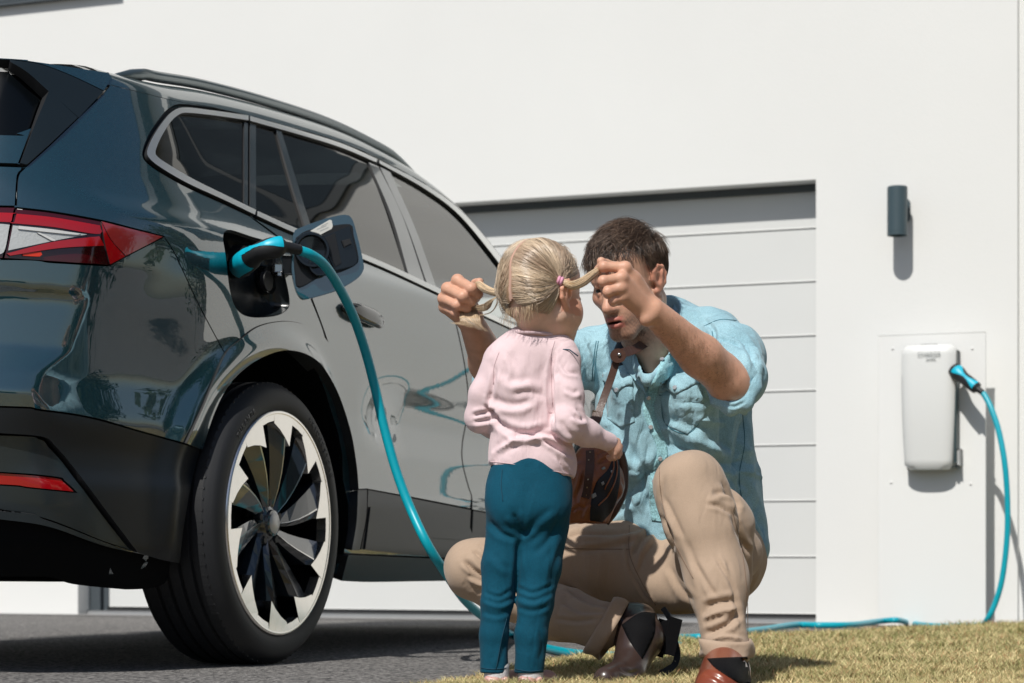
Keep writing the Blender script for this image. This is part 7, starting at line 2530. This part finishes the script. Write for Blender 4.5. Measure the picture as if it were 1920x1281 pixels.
    PR = bundle([tr, P(1060, 531, 4.335), P(1074, 535, 4.34), P(1092, 529, 4.35), P(1110, 516, 4.365), P(1126, 505, 4.39), P(1140, 507, 4.41)], [.0040, .0068, .0090, .0094, .0085, .0065, .005], 900)
    PL = bundle([tl, P(938, 551, 4.385), P(922, 547, 4.40), P(908, 541, 4.42), P(896, 534, 4.445), P(886, 548, 4.475)], [.0040, .0058, .0075, .0085, .0078, .0055], 700)
    loose = []
    for i in range(150):
        r1, r2 = rng.rand(), rng.rand()
        q = [P(946, 552, 4.375), P(932 - 6 * r1, 556 + 6 * r1, 4.385), P(918 - 8 * r2, 566 + 14 * r1, 4.41), P(898 + 8 * r2, 572 + 12 * r1, 4.44), P(880 + 10 * r1, 574 + 8 * r2, 4.47)]
        if i < 14: q = [P(946, 553, 4.375), P(934, 560, 4.38), P(932 - 3 * r1, 573, 4.40), P(920, 585 + 2 * r2, 4.42), P(898, 590 + 3 * r1, 4.44)]
        qq = np.array(crspline([tuple(v) for v in q], 5)); loose.append(np.stack([np.interp(np.linspace(0, 1, 18), np.linspace(0, 1, len(qq)), qq[:, k]) for k in range(3)], 1))
    for i in range(260):       # ends hanging below the fist
        r1, r2 = rng.rand(), rng.rand()
        x0 = 868 + 26 * r1; 
        q = [P(x0, 570 + 12 * r2, 4.50), P(x0 - 6 + 16 * r2 * r1, 592, 4.46), P(x0 - 8 + 22 * r2, 603 + 8 * r1, 4.45), P(x0 - 20 + 52 * r2, 608 + 16 * r1 * r2 + 4 * r1, 4.445)]
        if i < 16: q[-1] = P(843 + 6 * r1, 604 + 4 * r2, 4.44)
        qq = np.array(crspline([tuple(v) for v in q], 5)); loose.append(np.stack([np.interp(np.linspace(0, 1, 18), np.linspace(0, 1, len(qq)), qq[:, k]) for k in range(3)], 1))
    for i in range(70):        # wisps on the neck
        r1, r2 = rng.rand(), rng.rand()
        s0 = HG.w(*hsurf((lambda v: v / np.linalg.norm(v))(np.array([rng.uniform(-.75, .7), -.70, -.72])), 1.01))
        s0 = Vector(s0); q = [s0, s0 + Vector((.004 * r1, -.002, -.012)), s0 + Vector((.012 * (r1 - .5), 0, -.020 - .012 * r2)), s0 + Vector((.02 * (r1 - .5), .004, -.028 - .02 * r2))]
        qq = np.array(crspline([tuple(v) for v in q], 5)); loose.append(np.stack([np.interp(np.linspace(0, 1, 18), np.linspace(0, 1, len(qq)), qq[:, k]) for k in range(3)], 1))
    loose = np.array(loose)
    for nm, B, warm in (('pigtail', PR, 1.0), ('pigtail', PL, 1.0), ('loose_hair', loose, .8)):
        k = len(B)
        c = (np.array([.70, .53, .35])[None] * rng.uniform(.55, 1.45, k)[:, None]) * warm
        strands(nm, B, rng.uniform(.0004, .0007, k) * (.6 if nm == 'loose_hair' else 1), c, M['hair'], girl)
    for c_, d_ in ((tr, P(1062, 531, 4.335) - tr), (tl, P(936, 550, 4.385) - tl)):
        bm = bmesh.new()
        d_.normalize(); q = d_.to_track_quat('Z', 'Y').to_matrix().to_4x4()
        V, F = [], []
        n1, n2 = 24, 10
        for j, dz_ in enumerate((-.003, .003)):
            b0 = j * n1 * n2
            for i in range(n1):
                a = 2 * math.pi * i / n1
                for k in range(n2):
                    e_ = 2 * math.pi * k / n2; r_ = .0068 + .0032 * math.cos(e_)
                    V.append((Matrix.Translation(c_) @ q) @ Vector((r_ * math.cos(a), r_ * math.sin(a), dz_ + .0034 * math.sin(e_))))
            for i in range(n1):
                for k in range(n2): F.append((b0 + i * n2 + k, b0 + ((i + 1) % n1) * n2 + k, b0 + ((i + 1) % n1) * n2 + (k + 1) % n2, b0 + i * n2 + (k + 1) % n2))
        mesh_obj('hair_tie', V, F, M['hairtie'], girl)
girl_hair()

def girl_clothes():
    fd = Field(nv(P(865, 905, 4.4)) * [1, 0, 1] + [0, 4.20, 0], nv(P(1170, 600, 4.4)) * [1, 0, 1] + [0, 4.62, 0], .0035)
    fl = ((0, 1, 0), .78)
    fd.chain([P(988, 672, 4.41), P(978, 730, 4.41), P(986, 800, 4.41), P(998, 862, 4.41)], [.066, .072, .066, .080], .03, flat=fl)
    fd.cone(P(946, 673, 4.41), P(1048, 664, 4.40), .038, .040, .03)
    fd.cone(P(985, 648, 4.405), P(1022, 646, 4.405), .030, .030, .03)
    # left arm folded forward
    fd.chain([P(938, 686, 4.41), P(908, 740, 4.41), P(900, 783, 4.42)], [.037, .030, .029], .018)
    fd.chain([P(900, 783, 4.42), P(925, 795, 4.47), P(950, 800, 4.50)], [.029, .027, .021], .018)
    # right arm
    fd.chain([P(1056, 680, 4.39), P(1063, 740, 4.365), P(1066, 796, 4.35)], [.036, .032, .031], .018)
    fd.chain([P(1066, 796, 4.35), P(1100, 812, 4.385), P(1141, 829, 4.425)], [.031, .026, .0205], .018)
    # flared hem, cut off level
    fd.cone(P(985, 858, 4.41), P(1012, 872, 4.41), .076, .076, .02, flat=fl)
    hem_n = (P(918, 872, 4.41) - P(1075, 896, 4.41)).normalized().cross(Vector((0, 1, 0)))
    if hem_n.z > 0: hem_n = -hem_n
    fd.cut(P(995, 884, 4.41), hem_n)
    # neck hole
    fd.cone(P(1004, 570, 4.39), P(1003, 598, 4.39), .036, .037, .004, mode='sub')
    V, F = fd.mesh(1)
    Nn = vnormals(V, F)
    V = V + Nn * (.0016 * wnoise(V, 34, 1.1) + .0009 * wnoise(V, 80, 2.9))[:, None]
    fl_ = [
        ([(912, 745), (935, 760), (970, 765), (1010, 750)], 7, 5, 's'), ([(918, 770), (945, 800), (985, 812), (1035, 800)], 6, 5, 'v'), ([(945, 815), (980, 826), (1020, 818), (1060, 835)], 5, 6, 's'),
        ([(928, 850), (960, 830), (1000, 822), (1040, 826)], 5, 5, 'r'), ([(990, 812), (1030, 830), (1070, 855)], 4, 5, 'v'), ([(1010, 822), (1045, 845), (1078, 862)], 4, 4, 's'),
        ([(1034, 700), (1034, 750), (1036, 800)], 5, 8, 'v'), ([(1040, 660), (1034, 690), (1033, 720)], 4, 5, 'v'), ([(930, 690), (922, 730), (912, 770)], 4, 4, 'v'),
        ([(1046, 790), (1060, 812), (1080, 828)], 5, 4, 's'), ([(1072, 780), (1085, 790), (1100, 790)], 4, 4, 's'), ([(1080, 765), (1090, 775), (1098, 790)], 3.5, 3, 'v'), ([(1058, 730), (1075, 740), (1088, 735)], 4, 3, 's'),
        ([(885, 780), (905, 775), (935, 768)], 4, 5, 'v'), ([(885, 795), (910, 792), (940, 785)], 4, 4, 's'), ([(908, 760), (925, 775), (938, 800)], 4, 5, 'v'), ([(1050, 680), (1062, 700), (1085, 705)], 3.5, 3, 's'),
        ([(935, 700), (960, 720), (1000, 715)], 8, 3, 's'), ([(960, 740), (990, 735), (1020, 742)], 7, 3, 'v'), ([(1045, 855), (1055, 875), (1065, 890)], 3, 3, 'v'), ([(930, 845), (926, 860), (922, 870)], 4, 3, 's'), ([(950, 660), (960, 690), (955, 720)], 6, 2.5, 's')]
    V = folds(V, F, fl_, 1.45)
    np_mesh('pink_top', V, F, M['pink'], girl)
    b = bvh_of(V, F)
    # collar band
    cpt = []
    for i in range(33):
        a = 2 * math.pi * i / 32
        cpt.append(P(1004 + 41 * math.cos(a), 627 + 2 * math.cos(a) + 3 * math.sin(a), 4.400 + .041 * math.sin(a)))
    band('neck_band', cpt, .007, .003, M['pink_rib'], girl, Vector((0, -1, 0)), 2) if False else None
    v, f = tube_mesh(cpt, .0034, 8, False); mesh_obj('neck_band', v, f, M['pink_rib'], girl)
    seams('seam', [[(1040, 640), (1032, 670), (1033, 710), (1036, 760)], [(936, 660), (926, 690), (925, 720)], [(920, 866), (960, 870), (1020, 880), (1072, 890)]], b, M['pink_rib'], girl, .0008)
    v, f = tube_mesh([P(1050, 655, 4.36), P(1068, 656, 4.355), P(1084, 668, 4.355)], .0013, 6); mesh_obj('shoulder_trim', v, f, M['petrol_seam'], girl)

    # trousers
    fd = Field(nv(P(885, 1285, 4.4)) * [1, 0, 1] + [0, 4.26, 0], nv(P(1090, 850, 4.4)) * [1, 0, 1] + [0, 4.56, 0], .0035)
    fl = ((0, 1, 0), .82)
    fd.chain([P(995, 878, 4.41), P(992, 915, 4.41), P(990, 955, 4.41)], [.078, .081, .074], .03, flat=fl)
    fd.ell(P(958, 950, 4.385), (.048, .050, .052), .03); fd.ell(P(1022, 952, 4.385), (.050, .050, .052), .03)
    fd.chain([P(957, 985, 4.41), P(940, 1060, 4.40), P(932, 1130, 4.39), P(926, 1190, 4.385), P(926, 1258, 4.385)], [.051, .040, .0325, .0285, .0300], .010)
    fd.chain([P(1018, 985, 4.41), P(1012, 1060, 4.40), P(1004, 1130, 4.39), P(996, 1190, 4.385), P(992, 1264, 4.385)], [.054, .045, .0365, .0320, .0310], .010)
    fd.cut(P(960, 1263, 4.385), Vector((.0, 0, -1)))
    V, F = fd.mesh(1); Nn = vnormals(V, F)
    V = V + Nn * (.0016 * wnoise(V, 30, 3.1) + .0008 * wnoise(V, 70, 4.9))[:, None]
    fl_ = [([(962, 960), (972, 985), (985, 1010)], 7, 8, 'v'), ([(940, 985), (965, 1000), (985, 1005), (1010, 985)], 6, 5, 's'), ([(915, 975), (940, 1000), (975, 1010)], 6, 5, 'v'), ([(985, 1010), (1010, 980), (1040, 955)], 6, 4, 's'),
           ([(972, 1010), (970, 1060), (965, 1120)], 5, 6, 'v'), ([(1045, 975), (1030, 1010), (1000, 1040)], 6, 4, 'v'),
           ([(905, 1125), (935, 1135), (962, 1125)], 4, 5, 's'), ([(908, 1110), (935, 1120), (960, 1105)], 4, 4, 'v'), ([(968, 1120), (1000, 1130), (1035, 1115)], 4, 5, 's'), ([(968, 1100), (1000, 1112), (1040, 1095)], 4, 4, 'v'), ([(966, 1138), (1000, 1146), (1032, 1135)], 4, 3, 'v'),
           ([(902, 1150), (930, 1158), (958, 1150)], 4, 3, 's'), ([(1055, 1010), (1035, 1060), (1030, 1100)], 6, 4, 's'), ([(948, 1180), (940, 1220), (930, 1255)], 4, 3, 's'), ([(920, 1040), (935, 1060), (955, 1075)], 6, 3, 's'), ([(1010, 1180), (1018, 1210), (1010, 1240)], 5, 3, 'v')]
    V = folds(V, F, fl_, .75)
    np_mesh('petrol_trousers', V, F, M['petrol'], girl)
    b = bvh_of(V, F)
    seams('seam', [[(899, 1252), (925, 1255), (955, 1252)], [(963, 1254), (992, 1259), (1020, 1256)], [(950, 1160), (940, 1200), (930, 1255)], [(942, 880), (940, 910), (943, 940)]], b, M['petrol_seam'], girl, .0009)
    # socks and shoes
    for cx_, yb in ((929, 1262), (993, 1266)):
        a = P(cx_ + 2, yb, 4.385); g_ = ground_z(a.x, a.y)
        fd = Field((a.x - .07, 4.30, g_ - .01), (a.x + .10, 4.58, a.z + .03), .003)
        fd.chain([Vector((a.x, a.y, a.z + .01)), Vector((a.x, a.y, g_ + .03))], [.0265, .026], .01)
        V, F = fd.mesh(1); np_mesh('sock', V, F, M['sock'], girl)
        fd = Field((a.x - .07, 4.30, g_ - .005), (a.x + .12, 4.58, a.z + .03), .003)
        hl = Vector((a.x - .004, a.y - .012, g_ + .020)); to = Vector((a.x + .035, a.y + .095, g_ + .020))
        fd.cone(hl, to, .0225, .023, .01)
        fd.cone(Vector((a.x - .016, a.y - .018, g_ + .012)), Vector((a.x - .019, a.y - .022, g_ + .030)), .010, .006, .008); fd.cone(Vector((a.x + .016, a.y - .018, g_ + .012)), Vector((a.x + .019, a.y - .022, g_ + .030)), .010, .006, .008)
        fd.cone(Vector((a.x, a.y + .002, g_ + .10)), Vector((a.x, a.y, g_ + .045)), .0275, .0275, .004, mode='sub')
        V, F = fd.mesh(1); V[:, 2] = np.maximum(V[:, 2], g_ + .002)
        np_mesh('shoe', V, F, M['shoe_pink'], girl)
girl_clothes()

# ================================================================== THE SHOULDER BAG
def bag():
    root = empty('shoulder_bag', P(1120, 975, 4.70))
    tag(root, 'cognac leather shoulder bag hanging from the man\'s dark brown strap', 'bag')
    fd = Field(nv(P(1050, 1000, 4.6)) * [1, 0, 1] + [0, 4.52, 0], nv(P(1190, 815, 4.8)) * [1, 0, 1] + [0, 4.86, 0], .003)
    fd.chain([P(1112, 862, 4.68), P(1095, 905, 4.67), P(1085, 955, 4.67)], [.038, .048, .044], .03)
    fd.chain([P(1130, 868, 4.70), P(1128, 910, 4.70), P(1112, 960, 4.70)], [.034, .044, .040], .03)
    fd.cone(P(1098, 950, 4.66), P(1082, 968, 4.66), .040, .034, .02)
    fd.cut(P(1100, 981, 4.7), Vector((0, 0, -1)))
    V, F = fd.mesh(1); Nn = vnormals(V, F)
    V = V + Nn * (.0025 * wnoise(V, 60, 1.1) + .0012 * wnoise(V, 140, 2.2))[:, None]
    V = folds(V, F, [([(1120, 858), (1132, 850), (1150, 846)], 3, 4, 's'), ([(1118, 870), (1135, 862), (1150, 852)], 3, 4, 'v'), ([(1078, 935), (1090, 905), (1094, 880)], 3, 5, 'v'), ([(1084, 940), (1095, 915), (1100, 890)], 3, 4, 's'), ([(1072, 960), (1085, 950), (1095, 955)], 3, 4, 'v'), ([(1090, 975), (1098, 955), (1110, 940)], 3, 4, 's')])
    np_mesh('pouch', V, F, M['leather'], root)
    b = bvh_of(V, F)
    cloth_patch('lining', spath([(1152, 850), (1140, 880), (1118, 905), (1108, 945), (1106, 975)], [(1106, 975), (1128, 978)], [(1128, 978), (1150, 950), (1160, 905), (1158, 860), (1152, 850)]), b, M['lining'], root, .003, 5, .004)
    for q_ in (((1125, 905), (1130, 902), (1132, 907), (1127, 910)), ((1108, 928), (1115, 924), (1117, 931), (1110, 936)), ((1127, 878), (1131, 876), (1133, 880), (1129, 882)), ((1143, 884), (1147, 882), (1148, 887), (1144, 888))):
        cloth_patch('printed_square', [tuple(float(v) for v in p) for p in q_], b, M['grey_print'], root, .0045, 3, .001)
    # dark gusset at the right side and its piping
    gp_ = [P(1160, 850, 4.71), P(1167, 880, 4.72), P(1166, 920, 4.72), P(1150, 955, 4.71), P(1132, 978, 4.71)]
    v, f = tube_mesh([Vector(x) for x in crspline([tuple(p) for p in gp_], 6)], .0135, 10); mesh_obj('gusset', v, f, M['leather_dark'], root)
    for pp in ([(1153, 856), (1154, 890), (1140, 925), (1120, 948)], [(1148, 856), (1147, 885), (1132, 918)]):
        r_ = seam('piping', pp, b, None, None, .0018, .004)
        if r_: mesh_obj('piping', r_[0], r_[1], M['leather'], root)
    # front strap with punched holes
    pts = [hit_px(b, x, y) for x, y in ((1107, 847), (1106, 870), (1103, 895), (1099, 920), (1096, 934))]
    pts = [l + n * .004 for l, n in pts if l is not None]
    if len(pts) > 2: band('front_strap', pts, .0185, .0035, M['leather_dark'], root, Vector((-.2, -1, 0)).normalized(), 5)
    for y in (851, 866, 900, 914, 928):
        l, n = hit_px(b, 1107 - (y - 847) * .12, y)
        if l is None: continue
        bm = bmesh.new(); bmesh.ops.create_cone(bm, segments=10, radius1=.0016, radius2=.0016, depth=.001, cap_ends=True, matrix=Matrix.Translation(l + n * .0066) @ n.to_track_quat('Z', 'Y').to_matrix().to_4x4())
        bm_obj('strap_hole', bm, M['brass'], root)
    # shoulder strap
    sp = [P(1205, 655, 4.80), P(1178, 662, 4.75), P(1157, 672, 4.735), P(1152, 690, 4.735), P(1142, 720, 4.735), P(1131, 750, 4.73), P(1122, 776, 4.72), P(1116, 800, 4.71), P(1108, 830, 4.69), P(1106, 850, 4.655)]
    band('strap', sp[2:], .0165, .004, M['leather_dark'], root, Vector((-.15, -1, .05)).normalized(), 6)
    fdp = [P(1145, 655, 4.722), P(1165, 653, 4.722), P(1178, 664, 4.722), P(1168, 678, 4.722), P(1150, 680, 4.722), P(1143, 668, 4.722)]
    V, F = [], []
    for dd in (0, .006):
        for k in range(20):
            a = 2 * math.pi * k / 20; V.append(P(1159 + 15 * math.cos(a), 667 + 13.5 * math.sin(a), 4.720 + dd))
    F = [tuple(range(20)), tuple(reversed(range(20, 40)))] + [(k, (k + 1) % 20, 20 + (k + 1) % 20, 20 + k) for k in range(20)]
    mesh_obj('strap_plate', V, F, M['leather_dark'], root, False)
    band('strap', [P(1168, 662, 4.724), P(1190, 655, 4.76), P(1215, 640, 4.83)], .021, .004, M['leather_dark'], root, Vector((0, -1, .1)).normalized(), 5)
    bm = bmesh.new(); bmesh.ops.create_uvsphere(bm, u_segments=12, v_segments=8, radius=.0046, matrix=Matrix.Translation(P(1161, 665, 4.719))); bm_obj('rivet', bm, M['steel'], root, True)
    # buckle
    v, f = tube_mesh([P(1112, 770, 4.71), P(1128, 778, 4.71), P(1122, 792, 4.71), P(1110, 786, 4.71), P(1112, 770, 4.71)], .0014, 6, False); mesh_obj('buckle', v, f, M['brass'], root, False)
    band('strap', [P(1122, 772, 4.712), P(1116, 790, 4.70), P(1108, 800, 4.695)], .022, .004, M['leather_dark'], root, Vector((-.15, -1, .05)).normalized(), 5)
    # loose strap end hanging down behind the thigh to the grass
    band('hanging_strap', [P(1243, 1140, 4.72), P(1262, 1170, 4.71), P(1265, 1200, 4.70), P(1270, 1225, 4.69), P(1265, 1246, 4.68), P(1250, 1258, 4.67), P(1240, 1266, 4.66)], [.012, .014, .014, .014, .014, .016, .020], .003, M['lining'], root, Vector((-.1, -1, 0)).normalized(), 6)
    for x, y in ((1265, 1221), (1266, 1240)):
        bm = bmesh.new(); bmesh.ops.create_uvsphere(bm, u_segments=8, v_segments=6, radius=.0014, matrix=Matrix.Translation(P(x, y, 4.682))); bm_obj('rivet', bm, M['steel'], root, True)
bag()
